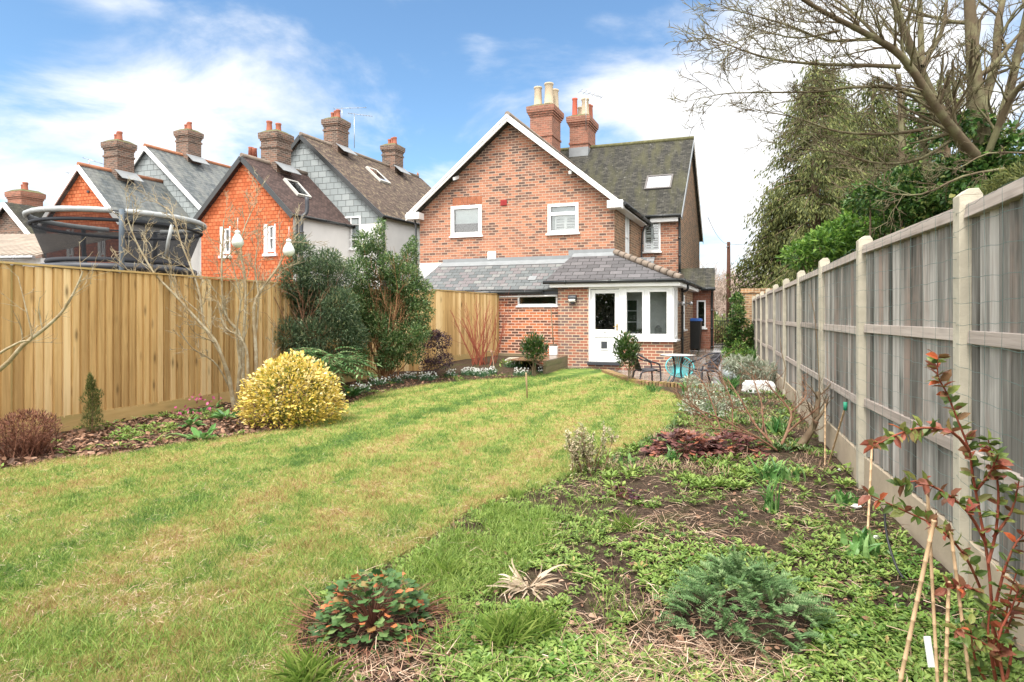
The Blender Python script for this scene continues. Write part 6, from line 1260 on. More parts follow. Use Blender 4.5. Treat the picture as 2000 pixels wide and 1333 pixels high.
P = scatter(19000, 2.1, 11.5, BED, (-.6, .98), 1.1); P = away(P); f = fnoise(P, 1.5, 3.1) + .5 * fnoise(P, 4.2, 8); g = P[(f > -.16) & ((P[:, 0] < .35 * P[:, 1] - .1) | (RNG.random(len(P)) < .8))]
g = g[~((g[:, 0] < -.05 + .0 * g[:, 1]) & (RNG.random(len(g)) < .55))]
rosettes('weed_cover', 'light green low leafy weeds spreading over the right flower bed', g, .034, ML_weed, 9)
P = scatter(5200, 2.1, 7.0, BED, (-.45, .3), 1.2); P = away(P); f = fnoise(P, 2.2, 17.0); rosettes('seedling_cover', 'fine tiny leaved seedlings between the bed plants', P[f > -.1], .02, ML_weed, 8, w=.5)
P = away(scatter(4200, 2.1, 9.0, BED, (-.45, .98), 1.1)); f = fnoise(P, 1.3, 51.0); rosettes('broad_weeds', 'broader leaved darker weeds in patches over the right bed', P[f > .2], .036, ML_laur, 7, w=.5, el=(.2, 1.0))
P = scatter(5000, 5.9, 11.5, BED, (-.2, .98), .5); P = away(P); P = P[fnoise(P, 1.6, 60) + (P[:, 1] - 7.6) * .12 > 0]; rosettes('mixed_growth', 'mixed green growth filling the far half of the right bed', P[:900], .055, ML_pitt, 9, el=(.4, 2.2), w=.3)
P = scatter(5000, 5.2, 11.5, BED, (.15, .98), .5); P = away(P); P = P[fnoise(P, 1.9, 70) + np.clip((P[:, 1] - 6.6) * .12, -.3, .15) > .12]; rosettes('dry_growth', 'dry brown plant remains in the far half of the right bed', P[:1100], .085, ML_straw, 6, tpl=BLADE, w=.045, el=(.1, 1.6))
P = scatter(5000, 5.0, 11.5, BED, (.15, .98), .5); P = away(P); P = P[fnoise(P, 1.9, 90) > .0]; rosettes('far_greens', 'fresh green weeds in the far half of the right bed', P[:900], .06, ML_weed, 8, el=(.2, 1.2))
P = scatter(9000, 2.1, 8.0, BED, (-.45, .98), 1.2); P = P[(fnoise(P, 1.1, 120) > .0) & (P[:, 0] < .16 * P[:, 1] + .2 * RNG.random(len(P)))]; P = away(P); rosettes('grass_weeds', 'thin grassy weeds growing through the right bed', P[:2600], .075, ML_grass, 5, tpl=BLADE, w=.035, el=(.3, 2.5))
# loose grass in the near bed
GP = [G(x, y)[:2] for x, y in ((975, 985), (900, 1030), (820, 1090), (760, 1150), (860, 1200), (830, 1333), (1090, 1333), (1110, 1200), (1000, 1150), (1080, 1060), (1090, 1010))]
P = scatter(90000, 2.1, 5.2, GP, (-.3, .15), 0); f = fnoise(P[::1][:14000], 2.5, 5.0); P = P[:14000][f > -.15]; n = len(P)
a = RNG.uniform(0, 6.283, n); t = RNG.uniform(.3, 1.6, n); nb = NB(); leaves(nb, np.column_stack([P, np.zeros(n)]), np.stack([np.cos(a) * t, np.sin(a) * t, np.ones(n)], 1), .085, .0042, BLADE, upj=1.2, rnd=RNG.random(n))
setp(nb.build('rough_grass', ML_grass), 'rough longer grass growing among the weeds of the near bed', 'grass', kind='stuff')
# grass fringe at the lawn edge
ep = np.array([p for p in LSM]); nb = NB()
for i in range(len(ep) - 1):
    q0, q1 = ep[i], ep[i + 1]
    if q0[1] < 2.2 or q1[1] < 2.2: continue
    L_ = np.linalg.norm(q1 - q0); k = int(L_ * 800 * min(1, 5 / q0[1]))
    if k < 1: continue
    t = RNG.random(k)[:, None]; p = q0 + (q1 - q0) * t + RNG.normal(0, .022, (k, 2)) * np.where(RNG.random((k, 1)) < .45, 3.2, 1); z = np.full((k, 1), .012); hh = (.028 + .0018 * q0[1])
    d = np.column_stack([RNG.normal(0, .7, (k, 2)), np.ones(k)]); leaves(nb, np.hstack([p, z]), d, hh, .0026 + .0004 * q0[1], TRI, upj=1)
setp(nb.build('lawn_fringe', M_grass), 'ragged grass fringe along the lawn edge', 'grass', kind='stuff')
# dry straw and litter
def litter(name, label, P, L, W, mat, zmax=.03, tpl=BLADE, curl=.25, kind='stuff', rlo=0, rhi=1):
    n = len(P); a = RNG.uniform(0, 6.283, n); d = np.stack([np.cos(a), np.sin(a), RNG.normal(0, curl, n)], 1); nb = NB()
    leaves(nb, np.column_stack([P, RNG.uniform(.004, zmax, n)]), d, L, W, tpl, upj=.8, rnd=RNG.uniform(rlo, rhi, n), lv=.7); return setp(nb.build(name, mat), label, 'litter', kind='stuff')
P = scatter(52000, 2.1, 10.5, BED, (-.5, .98), 1.1); f = fnoise(P, 1.7, 31.0) - .35 * fnoise(P, 1.5, 3.1); Wt = np.full(len(P), .10)
for x, y, rx, ry in BARE: Wt = np.maximum(Wt, np.clip(1.5 - np.hypot((P[:, 0] - G(x, y)[0]) / rx, (P[:, 1] - G(x, y)[1]) / ry), 0, 1) * .75)
P = P[RNG.random(len(P)) < Wt * (1 + f)]; litter('dry_straw', 'pale dry stems lying over the soil of the right bed', P[:14000], .10, .0022, ML_straw, .055, BLADE, .16)
P = scatter(9000, 2.1, 10.5, BED, (-.5, .98), 1.1); litter('fallen_leaves', 'fallen brown leaves scattered over the right bed', P[:2400], .028, .017, ML_litter, .03, LEAF)
LB = [G(x, y)[:2] for x, y in ((-60, 900), (110, 850), (425, 792), (560, 770), (700, 745), (850, 722), (930, 712), (1060, 716), (1040, 737), (960, 741), (870, 748), (800, 757), (720, 776), (660, 806), (600, 834), (520, 846), (430, 860), (330, 873), (230, 891), (110, 901), (0, 926), (-60, 940))]
P = scatter(60000, 5.4, 15.5, LB, (-.95, .1), .6); litter('leaf_litter', 'brown dead leaf litter covering the left border', P[:9000], .055, .030, ML_litter, .035, LEAF, .35)
P = scatter(9000, 5.4, 15.5, LB, (-.95, .1), .6); f = fnoise(P, 1.2, 40); rosettes('border_weeds', 'small green weeds dotted through the left border litter', P[f > .12][:500], .05, ML_weed, 9)
# crumbs of soil
P = scatter(60000, 2.1, 9.0, BED, (-.5, .98), 1.2); n = len(P); nb = NB(); tet = (np.array([(-.5, -.4, 0), (.5, -.3, .0), (0, .5, .05), (0, 0, .6)], float), np.array([(0, 1, 3), (1, 2, 3), (2, 0, 3)]))
nb.inst(tet[0], tet[1], np.column_stack([P, np.zeros(n)]), axes(np.column_stack([rdir(n)[:, :2], np.zeros(n)]), vec(0, 0, 1) + rdir(n) * .3, RNG.uniform(.004, .016, n), RNG.uniform(.004, .016, n)), RNG.random(n)); setp(nb.build('soil_crumbs', M_earth), 'dark crumbs of soil on the right bed', 'soil', kind='stuff')

# geranium mound
def mound(base, r, h, n, L, mat, tpl, name, label, stemm, W=1.0, up=.5, sn_=40, rlo=0, rhi=1, cat='plant'):
    nb = NB(); q = rdir(n); q[:, 2] = np.abs(q[:, 2]); rr = RNG.uniform(.72, 1.04, n)[:, None]; pos = np.array(base) + q * [r[0], r[1], h] * rr; d = q + rdir(n) * .45; d[:, 2] = d[:, 2] * .2
    up_ = q * .8 + vec(0, 0, 1) + rdir(n) * .35; LL = L * RNG.uniform(.7, 1.25, n); nb.inst(tpl[0], tpl[1], pos - (d / np.linalg.norm(d, axis=1)[:, None]) * LL[:, None] * .5, axes(d, up_, LL, LL * W), RNG.uniform(rlo, rhi, n))
    sn = NB()
    for i in range(min(n, sn_)): sn.tube(smooth_path([np.array(base), np.array(base) + (pos[i] - base) * vec(.5, .5, .8), pos[i]], 2), .0018, 3, random.random())
    return plant(name, label, cat, base, [('leaves', nb, mat, False), ('stems', sn, stemm, False)])
base = G(728, 1225); o = mound(base, (.27, .24), .25, 400, .047, ML_gera, LOBE, 'geranium_mound', 'rounded mound of scalloped green leaves with some orange-red ones in the near bed', ML_heath, sn_=120)
nb = NB(); k = 420; a = RNG.uniform(0, 6.283, k); rr = RNG.uniform(.2, .36, k); dd = np.stack([np.cos(a), np.sin(a), RNG.uniform(-.15, .25, k)], 1); leaves(nb, base + dd * rr[:, None] * [1, 1, .3] + vec(0, 0, .03), dd + rdir(k) * .4, .13, .0035, BLADE, upj=1); nb.build('dead_stems', ML_heath, o)
# dried sedge
base = G(1030, 1150); nb = NB(); n = 64; a = RNG.uniform(0, 6.283, n); d = np.stack([np.cos(a) * 1.3, np.sin(a) * .9, RNG.uniform(-.1, .9, n)], 1)
L_ = RNG.uniform(.07, .22, n); nb.inst(ARCH[0], ARCH[1], base + d * RNG.uniform(.0, .07, (n, 1)), axes(d, vec(0, 0, 1) + rdir(n) * .9, L_, np.full(n, .014)), RNG.uniform(0, .7, n)); plant('bleached_sedge', 'tuft of bleached pale strap leaves in the middle of the near bed', 'plant', base, [('leaves', nb, ML_carex, False)])
# grass tufts
for px, py, n, L_, w, lb in ((600, 1345, 170, .17, .006, 'yellowish spiky grass tuft at the bottom edge beside the lawn'), (985, 1262, 240, .16, .006, 'bright green grass tuft just below the bleached sedge'), (1050, 1240, 150, .15, .006, 'smaller bright grass tuft right of the bleached sedge base'), (870, 1130, 160, .12, .005, 'grass tuft behind the geranium mound'), (1225, 1035, 90, .13, .005, 'thin bright grass tuft right of the dark heuchera'), (960, 1000, 130, .09, .006, 'dark green grass clump on the lawn edge'), (1005, 972, 110, .08, .006, 'dark green grass clump farther along the lawn edge')):
    base = G(px, py); nb = NB(); a = RNG.uniform(0, 6.283, n); t = RNG.uniform(.05, 1.1, n); LL = L_ * RNG.uniform(.6, 1.2, n)
    nb.inst(UPB[0], UPB[1], base + RNG.normal(0, 1, (n, 3)) * [.035, .035, 0], axes(np.stack([np.cos(a) * t, np.sin(a) * t, np.ones(n)], 1), vec(0, 0, 1) + rdir(n) * .2, LL, np.full(n, w)), RNG.random(n)); plant('grass_tuft', lb, 'grass tuft', base, [('blades', nb, ML_grass, False)], 'grass tufts in the near bed')
# poppy leaves at the bottom
base = G(930, 1325); nb = NB()
for k in range(34):
    a = random.uniform(0, 6.283); L_ = random.uniform(.10, .19); d = vec(math.cos(a), math.sin(a), random.uniform(.2, .9)); d = unit(d); sd = unit(np.cross(d, (0, 0, 1))); pts = [base + d * L_ * t - vec(0, 0, .4 * L_ * t * t) for t in np.linspace(0, 1, 8)]; pos, dd = [], []
    for i in range(1, 8):
        for s_ in (-1, 1): pos.append(pts[i]); dd.append(d * .7 + sd * s_)
    leaves(nb, np.array(pos), np.array(dd), .035, .014, LEAF, upj=.2, rnd=RNG.uniform(.2, .9, len(pos)))
plant('poppy_leaves', 'rosette of jagged ferny green leaves at the bottom edge', 'plant', base, [('leaves', nb, ML_weed, False)])
# yarrow
base = G(1440, 1225); nb = NB(); 
for k in range(300):
    a = random.uniform(0, 6.283); rr = random.random() ** .75; c0 = base + vec(.25 * rr * math.cos(a) + (.08 if rr > .5 and math.cos(a) > 0 else 0), .20 * rr * math.sin(a), .02 + .22 * (1 - rr * rr)); L_ = random.uniform(.10, .18)
    d = unit(vec(math.cos(a) * rr * 1.2 + random.gauss(0, .55), math.sin(a) * rr * 1.2 + random.gauss(0, .55), random.uniform(.2, 1.3))); sd = unit(np.cross(d, vec(0, 0, 1) + rdir(1)[0] * .5)); pts = [c0 + d * L_ * t - vec(0, 0, .3 * L_ * t * t) for t in np.linspace(0, 1, 15)]; tone = random.uniform(0, .6); pos, dd = [], []
    nb.tube(pts[::3] + [pts[-1]], .0012, 3, tone)
    for i in range(1, 15):
        for s_ in (-1, 1): pos.append(pts[i]); dd.append(d * .5 + sd * s_ + vec(0, 0, .15))
    leaves(nb, np.array(pos), np.array(dd), .020, .007, DIAM, upj=.3, rnd=tone + RNG.uniform(0, .4, len(pos)))
plant('yarrow_clump', 'feathery blue-green yarrow clump in the near right bed', 'plant', base, [('fronds', nb, ML_yarr, False)])
# heuchera
for px, py, rx, ry, h, n, L_, mat, lb in ((1340, 890, .44, .27, .25, 300, .10, ML_heuc, 'wide clump of russet and brown lobed leaves below the bare shrub'), (1430, 886, .36, .25, .22, 200, .09, ML_heuc, 'right half of the russet lobed leaves, touching the bare shrub stems'), (1207, 972, .16, .12, .09, 48, .055, ML_heup, 'small dark purple-brown lobed plant beside the lawn edge'), (1245, 985, .08, .07, .06, 16, .05, ML_heup, 'tiny dark purple plant, right of the small dark one')):
    mound(G(px, py), (rx, ry), h, n, L_, mat, lobed(5, .5), 'heuchera', lb, ML_heath, .95, sn_=60)
# variegated shrub
base = G(1150, 926); nb = NB(); sn = NB(); out = stems(base, 16, .42, .005, .55, dict(levels=1, kids=[5], ang=(15, 40), lr=(.3, .5), wander=.08, rmin=.002, up=.05)); tubes(sn, out, (4, 3))
for pts, rad, lvl in out:
    n = 16; t = RNG.integers(1, len(pts), n); leaves(nb, np.array(pts)[t] + RNG.normal(0, .008, (n, 3)), rdir(n) + vec(0, 0, .6), .030, .016, LEAF, rnd=RNG.uniform(.2, 1, n))
plant('variegated_shrub', 'little upright shrub with cream and pink variegated leaves at the lawn edge', 'shrub', base, [('foliage', nb, ML_var, False), ('stems', sn, M_stem_brown, True)])
# spring bulbs leaves
for px, py, n, L_, w, lb in ((1508, 940, 26, .22, .030, 'clump of fresh upright green iris leaves in the middle of the right bed'), (1540, 938, 22, .19, .035, 'broader green leaves right next to the iris clump'), (1506, 1000, 14, .30, .014, 'tall thin yellowing leaf tuft in front of the iris clump'), (1215, 915, 14, .16, .04, 'pale green tulip leaves right of the variegated shrub'), (1305, 905, 9, .20, .035, 'single sheaf of green leaves in the russet clump'), (1520, 850, 34, .26, .035, 'bright green leaf clump behind the bare shrub stems'),
                          (1425, 770, 50, .42, .03, 'green strappy leaves beside the white trough'), (1345, 770, 34, .28, .045, 'leafy green clump in front of the turquoise chair'), (1275, 768, 50, .22, .012, 'small grassy tuft at the brick edging'), (1575, 800, 40, .30, .05, 'green leaves at the fence behind the bare shrub'), (1470, 705, 30, .55, .04, 'dark green iris leaves by the path next to the fence'), (1650, 985, 24, .12, .04, 'soft green leaves at the foot of the concrete board'), (1680, 1085, 26, .17, .045, 'grey-green broad leaved plant near the concrete board')):
    base = G(px, py); nb = NB(); a = RNG.uniform(0, 6.283, n); t = RNG.uniform(.05, .6, n); LL = L_ * RNG.uniform(.6, 1.1, n)
    nb.inst(ARCH[0], ARCH[1], base + RNG.normal(0, 1, (n, 3)) * [.05, .04, 0], axes(np.stack([np.cos(a) * t, np.sin(a) * t, np.ones(n)], 1), rdir(n), LL, np.full(n, w)), RNG.random(n)); plant('bulb_leaves', lb, 'plant', base, [('leaves', nb, ML_iris, False)])
# bare shrub of the middle right bed
out = []; TP3 = dict(levels=2, kids=[4, 3], ang=(25, 60), lr=(.45, .8), wander=.18, up=.04, rmin=.0032, seg=6, start=.15)
for lst, Ya, Yb, r0, r1, k, L_ in (
    ([(1521, 880), (1535, 850), (1543, 825), (1545, 806), (1530, 785), (1512, 766), (1495, 745)], 6.55, 6.8, .022, .007, 9, .32), ([(1538, 846), (1560, 826), (1580, 812), (1600, 795)], 6.6, 6.3, .015, .006, 6, .26), ([(1545, 806), (1562, 790), (1575, 770), (1566, 745)], 6.7, 6.9, .014, .005, 6, .28),
    ([(1520, 880), (1495, 852), (1475, 830), (1455, 795), (1440, 770), (1420, 740)], 6.5, 6.9, .020, .006, 11, .36), ([(1518, 880), (1480, 855), (1440, 835), (1400, 815), (1365, 800), (1340, 775)], 6.4, 6.2, .014, .005, 13, .36), ([(1480, 855), (1450, 845), (1400, 838), (1350, 835)], 6.4, 6.0, .010, .004, 8, .25),
    ([(1500, 860), (1490, 820), (1488, 790), (1478, 760), (1470, 735)], 6.6, 7.0, .012, .005, 8, .3), ([(1410, 850), (1395, 800), (1375, 750), (1350, 720)], 6.6, 6.9, .011, .004, 10, .32), ([(1400, 845), (1380, 815), (1345, 790), (1325, 775)], 6.5, 6.5, .010, .004, 8, .28), ([(1430, 840), (1430, 790), (1415, 750), (1400, 715)], 6.7, 7.0, .010, .004, 9, .32)):
    along(out, pxp(lst, Ya, Yb), r0 * .85, r1 * .9, TP3, k + 3, L_, 1, t0=.25)
sn = NB(); tubes(sn, out, (7, 4, 3, 3)); bud = NB(); tp = np.array([p[0][-1] for p in out]); leaves(bud, tp, rdir(len(tp)) + vec(0, 0, .5), .022, .010, DIAM, rnd=RNG.uniform(.1, .7, len(tp)))
plant('bare_shrub', 'wide spreading leafless shrub with reddish brown twigs in the right bed', 'shrub', G(1520, 880), [('stems', sn, M_stem_brown, True)])
out = []; along(out, pxp([(1562, 872), (1580, 848), (1592, 825), (1597, 790), (1598, 765)], 6.55, 6.6), .045, .02, TP3, 6, .35, 1); along(out, pxp([(1592, 825), (1610, 800), (1618, 775)], 6.5, 6.5), .02, .008, TP3, 4, .3, 1)
for lst in ([(1700, 690), (1706, 600)], [(1530, 760), (1534, 720), (1527, 690), (1524, 660)], [(1600, 790), (1598, 700), (1590, 610), (1580, 575)]): out.append((pxp([(1592, 825)] + lst if lst[0][0] == 1600 else lst, 6.7, 6.9), np.linspace(.008, .003, 3 * (len(lst) if lst[0][0] == 1600 else len(lst) - 1) + 1), 1)) if lst[0][0] != 1700 else None
sn = NB(); tubes(sn, out, (8, 5, 3, 3)); plant('old_rose_stump', 'thick knobbly brown rose stump leaning beside the weathered fence', 'shrub', G(1562, 876), [('trunk', sn, M_bark_dark, True)])
# silver shrub + greens along the path
def bush(name, label, base, clumps_, n, L, W, mat, tpl=DIAM, stemm=M_stem_brown, ns=6, h=.5, zb=.3):
    nb = NB(); [clump(nb, cc, r, n, L, W, tpl, shell=.3, zb=zb) for cc, r in clumps_]; sn = NB(); tubes(sn, stems(base, ns, h, .010, .6, dict(levels=1, kids=[4], ang=(20, 45), lr=(.4, .6), wander=.1)))
    return plant(name, label, 'shrub', base, [('foliage', nb, mat, False), ('stems', sn, stemm, True)])
def cl2(lst, Y, dep=.25, j=.3): return [(PT(px, py, Y + random.uniform(-j, j)), vec(rx / F * Y, dep, rz / F * Y)) for px, py, rx, rz in lst]
bush('silver_shrub', 'spreading silver-grey leaved shrub between the path and the weathered fence', G(1470, 745), cl2([(1440, 708, 22, 12), (1465, 712, 26, 16), (1495, 722, 26, 16), (1515, 735, 20, 14), (1450, 728, 22, 14), (1480, 740, 26, 14), (1425, 715, 10, 8), (1528, 728, 14, 16)], 12.6), 260, .09, .022, ML_silv, DIAM)
bush('pale_groundcover', 'pale green and cream mat of foliage left of the bare shrub', G(1370, 800), cl2([(1360, 775, 26, 14), (1395, 765, 24, 14), (1390, 800, 26, 14), (1350, 795, 20, 10), (1430, 790, 24, 14), (1460, 815, 30, 16), (1350, 745, 12, 8), (1410, 825, 24, 12)], 9.0, .3, .5), 210, .06, .022, ML_silv, DIAM)
bush('green_shrub_by_path', 'yellow-green low shrub at the path edge in front of the dark climber', G(1440, 700), cl2([(1445, 680, 14, 16), (1437, 698, 16, 14), (1418, 692, 8, 10), (1455, 695, 12, 14)], 16.5), 240, .07, .03, ML_laur, DIAM)
bush('dark_climber', 'dark glossy evergreen climbing the brick pier beside the gate', vec(8.0, 20.6, .35), cl2([(1440, 590, 13, 18), (1440, 615, 15, 20), (1447, 640, 24, 20), (1455, 665, 28, 20), (1432, 655, 18, 22), (1428, 680, 16, 14), (1470, 660, 18, 24), (1463, 685, 20, 14)], 20.4), 520, .10, .045, ML_ivy, DIAM, M_bark_dark, 6, 1.6)
bush('hedge', 'brown beech hedge seen through the bars of the gate', vec(9.3, 26, 0), [(vec(8.9 + k * .42, 25.6 + .1 * (k % 2), .55), vec(.4, .4, .55)) for k in range(6)], 420, .09, .06, ML_litter, DIAM, M_bark_dark, 12, .9)
nb = NB(); clump(nb, PT(1376, 640, 24.6), (.4, .3, .35), 500, .10, .045, DIAM); plant('gate_shrub', 'fresh green bush peeping over the left end of the gate', 'shrub', PT(1376, 660, 24.6), [('foliage', nb, ML_laur, False)])
# red and green leaved climber stems at the near post
out = []; TPh = dict(levels=1, kids=[2], ang=(25, 50), lr=(.3, .5), wander=.10, up=.05, rmin=.0014, seg=5); hs_ = []
for lst, Ya, Yb in (([(1945, 1345), (1938, 1200), (1930, 1100), (1915, 1010), (1900, 930), (1893, 880), (1870, 820), (1850, 770), (1832, 735), (1832, 700)], 2.45, 2.3), ([(1893, 880), (1860, 845), (1800, 836), (1750, 850), (1705, 872)], 2.35, 2.05), ([(1950, 1260), (1915, 1150), (1880, 1080), (1830, 1030), (1770, 1000), (1700, 968)], 2.45, 2.2),
                     ([(1940, 1200), (1960, 1120), (1985, 1060), (2020, 1030)], 2.4, 2.3), ([(1925, 1060), (1890, 1000), (1840, 960), (1790, 940), (1760, 950)], 2.4, 2.2), ([(1945, 1300), (1970, 1220), (2000, 1160)], 2.4, 2.3), ([(1930, 1100), (1945, 1040), (1950, 960), (1940, 900), (1930, 860)], 2.4, 2.35), ([(1945, 1330), (1930, 1240), (1935, 1180)], 2.35, 2.3), ([(1960, 1345), (1975, 1280), (1965, 1200), (1985, 1120)], 2.35, 2.3), ([(1935, 1345), (1905, 1290), (1895, 1220)], 2.35, 2.3), ([(1950, 1300), (1925, 1260), (1870, 1230)], 2.35, 2.2), ([(1938, 1180), (1900, 1150), (1850, 1150)], 2.4, 2.3), ([(1940, 1050), (1975, 1000), (1990, 940)], 2.4, 2.35),
                     ([(1905, 960), (1930, 930), (1950, 890)], 2.4, 2.3), ([(1960, 1330), (1950, 1250), (1975, 1190), (1990, 1150)], 2.3, 2.25)):
    p_ = pxp(lst, Ya, Yb); hs_.append(p_); out.append((p_, np.linspace(.0065, .0022, len(p_)), 0))
sn = NB(); tubes(sn, out, (6, 4, 3)); nb = NB()
for p_ in hs_:
    m = len(p_)
    for i in range(max(2, m // 4), m):
        dd = unit(p_[i] - p_[i - 1]); k = 5; sdv = np.cross(np.tile(dd, (k, 1)), rdir(k)); sdv /= np.linalg.norm(sdv, axis=1)[:, None]; leaves(nb, np.tile(p_[i], (k, 1)), sdv + dd * .5 + vec(0, 0, .05), .048, .028, LEAF, upj=.9, rnd=np.clip(RNG.normal(random.choice((.2, .65)), .22, k), 0, 1))
plant('red_leaved_climber', 'sprawling plant with red and green oval leaves at the near concrete post', 'plant', G(1945, 1345), [('stems', sn, M_stem_red, True), ('leaves', nb, ML_hyp, False)])
# bamboo canes
for (x0, y0, Ya), (x1, y1, Yb), r, lb in (((1824, 1018, 2.25), (1752, 1350, 2.3), .0075, 'thick bamboo cane leaning left, bottom right of the bed'), ((1811, 950, 2.35), (1832, 1350, 2.32), .006, 'tallest thin bamboo cane, upright'), ((1853, 1137, 2.3), (1846, 1350, 2.3), .0065, 'short upright bamboo cane between two taller ones'), ((1857, 1040, 2.3), (1898, 1350, 2.3), .006, 'bamboo cane leaning right towards the red leaved plant'),
                                         ((1703, 875, 3.9), (1693, 1035, 3.75), .007, 'bamboo cane standing by the second concrete post'), ((1651, 795, 5.2), (1618, 905, 5.9), .008, 'bamboo cane with green clip leaning on the fence'), ((1612, 790, 5.9), (1611, 905, 5.9), .007, 'bamboo cane upright by the rose stump')):
    a, c = PT(x0, y0, Ya), PT(x1, y1, Yb); c[2] = min(c[2], 0); o = thing('bamboo_cane', lb, 'cane', c, 'bamboo canes in the right bed'); b = MB(); k = 9; pts, rad = [], []
    for i in range(k + 1):
        t = i / k; p_ = a + (c - a) * t
        for e, q_ in ((-.006, 1), (0, 1.28), (.006, 1)): pts.append(p_ + (c - a) * e); rad.append(r * q_)
    b.tube(pts, rad, 8); b.build('cane', M_cane, o)
    if 'clip' in lb: b = MB(); b.tube([a + vec(0, 0, -.03), a + vec(0, 0, .04)], .016, 8); b.build('clip', plain('green_clip', (.02, .22, .13), .5), o)
b = MB(); q = PT(1815, 1275, 2.25); o = thing('plant_label', 'small white plastic plant label among the canes', 'plant label', q); b.hexa([q + vec(x, y, z) for z in (-.055, .06) for x, y in ((-.012 - z * .15, 0), (.014 - z * .15, 0), (.014 - z * .15, .002), (-.012 - z * .15, .002))], .5); b.build('tag', M_upvc, o)
b = MB(); hp_ = [PT(x, y, Y) for x, y, Y in ((1733, 985, 3.0), (1728, 1010, 3.0), (1735, 1060, 2.95), (1752, 1110, 2.85), (1765, 1130, 2.8))]; o = thing('garden_hose', 'thin black hose looping by the concrete gravel board', 'hose', hp_[2]); b.tube(smooth_path(hp_, 4), .006, 7); b.build('tube', M_iron, o)
for px, py, r, lb in ((1672, 990, .035, 'white flint stone beside the concrete board, nearer one'), (1713, 1052, .03, 'pale flint stone between weeds by the concrete board'), (1640, 918, .02, 'small white stone far along the concrete board'), (235, 1287, .012, 'tiny white stone lying on the lawn')):
    q = G(px, py, .02); o = thing('flint_stone', lb, 'stone', q, 'white stones'); nb = NB(); n = 10; th_ = np.linspace(0, math.pi, 6); V_ = [q + r * vec(math.sin(t) * math.cos(f_) * random.uniform(.8, 1.3), math.sin(t) * math.sin(f_) * random.uniform(.7, 1), math.cos(t) * .6 * random.uniform(.8, 1.1)) for t in th_ for f_ in np.linspace(0, 2 * math.pi, 9)[:-1]]
    F_ = [(i * 8 + j, i * 8 + (j + 1) % 8, (i + 1) * 8 + j) for i in range(5) for j in range(8)] + [(i * 8 + (j + 1) % 8, (i + 1) * 8 + (j + 1) % 8, (i + 1) * 8 + j) for i in range(5) for j in range(8)]; nb.add(np.array(V_), np.array(F_), np.zeros(len(F_))); nb.build('pebble', M_render, o)

# ------------------------------------------------------------------ beyond the right fence
TB = dict(levels=3, kids=[5, 5, 4], ang=(20, 55), lr=(.45, .75), wander=.14, up=.03, rmin=.0062, seg=5, start=.12)
out = []
for lst, Ya, Yb, r0, r1, k, L_ in (
    ([(1948, 640), (1942, 480), (1933, 340), (1915, 250), (1905, 170), (1898, 80), (1890, -60)], 10.5, 10.6, .30, .10, 12, 1.5),
    ([(1925, 330), (1885, 285), (1850, 235), (1820, 190), (1790, 120), (1762, 50), (1735, -40)], 10.5, 10.0, .17, .06, 14, 1.4),
    ([(1905, 305), (1868, 262), (1830, 212), (1763, 113), (1695, 68), (1605, 22), (1540, -20)], 10.0, 8.8, .125, .03, 26, 1.3),
    ([(1925, 300), (1960, 220), (1985, 120), (2010, 0)], 10.5, 10.6, .14, .06, 9, 1.3),
    ([(1912, 230), (1945, 120), (1950, 40), (1975, -60)], 10.6, 11, .13, .05, 8, 1.3),
    ([(1925, 335), (1965, 370), (2010, 385)], 10.3, 9.8, .10, .07, 5, 1.0), ([(1930, 300), (1975, 190), (2020, 150)], 10.2, 9.4, .08, .05, 6, 1.0),
    ([(1758, 131), (1690, 128), (1605, 126), (1515, 117), (1440, 95), (1380, 66)], 9.4, 9.6, .05, .008, 18, .9),
    ([(1830, 189), (1740, 171), (1650, 172), (1596, 180), (1434, 182), (1382, 190)], 9.8, 10.4, .045, .007, 18, .8),
    ([(1820, 250), (1740, 262), (1640, 258), (1560, 232), (1480, 215)], 10.2, 11, .045, .008, 14, .9), ([(1700, 75), (1620, 80), (1540, 50), (1470, 30), (1400, 10)], 9.3, 9.6, .035, .007, 16, .9),
    ([(1740, 100), (1660, 20), (1580, -30)], 9.6, 10, .04, .015, 10, 1.0), ([(1640, 60), (1560, 75), (1490, 65), (1420, 90)], 9.2, 9.0, .025, .006, 12, .8), ([(1870, 265), (1800, 310), (1720, 320), (1640, 300), (1560, 290)], 10.4, 11.2, .045, .008, 14, .9),
    ([(1960, 330), (1880, 345), (1800, 380), (1730, 375), (1690, 350)], 9.4, 9.0, .03, .008, 9, .7), ([(1800, 130), (1840, 60), (1850, -20)], 10, 10.2, .06, .03, 8, 1.1), ([(2010, 300), (1930, 300), (1870, 330), (1840, 325)], 9.0, 8.7, .02, .008, 5, .5)):
    along(out, pxp(lst, Ya, Yb), r0 * .7, r1 * .75, TB, int(k * 1.2), L_ * .9, 1, t0=.12)
sn = NB(); tubes(sn, out, (10, 5, 4, 3)); b0 = PT(1948, 640, 10.5)
o = plant('bare_beech_tree', 'big leafless tree with mossy spreading limbs rising behind the weathered fence', 'tree', (b0[0], b0[1], 0), [('trunk', sn, M_bark_big, True)])
sn = NB(); sn.tube([(b0[0] + .1, b0[1], -.2), tuple(b0 + vec(0, 0, .4))], [.42, .31], 12); sn.build('trunk_base', M_bark_big, o)
nb = NB(); sn = NB()
for px, py, rx, rz, Y in ((1940, 400, 60, 34, 10), (1900, 370, 40, 34, 10.3), (1960, 340, 46, 40, 10.2), (1925, 310, 36, 34, 10.5), (1990, 380, 40, 50, 9.8), (1885, 330, 26, 30, 10.4), (1945, 265, 26, 26, 10.4), (1985, 300, 34, 40, 10), (1900, 240, 22, 20, 10.6), (1860, 380, 30, 24, 10.4), (1870, 250, 24, 26, 10.5)):
    clump(nb, PT(px, py, Y), (rx / F * Y, .4, rz / F * Y), int(rx * rz * .33), .10, .075, LEAF, shell=.4, zb=-.3)
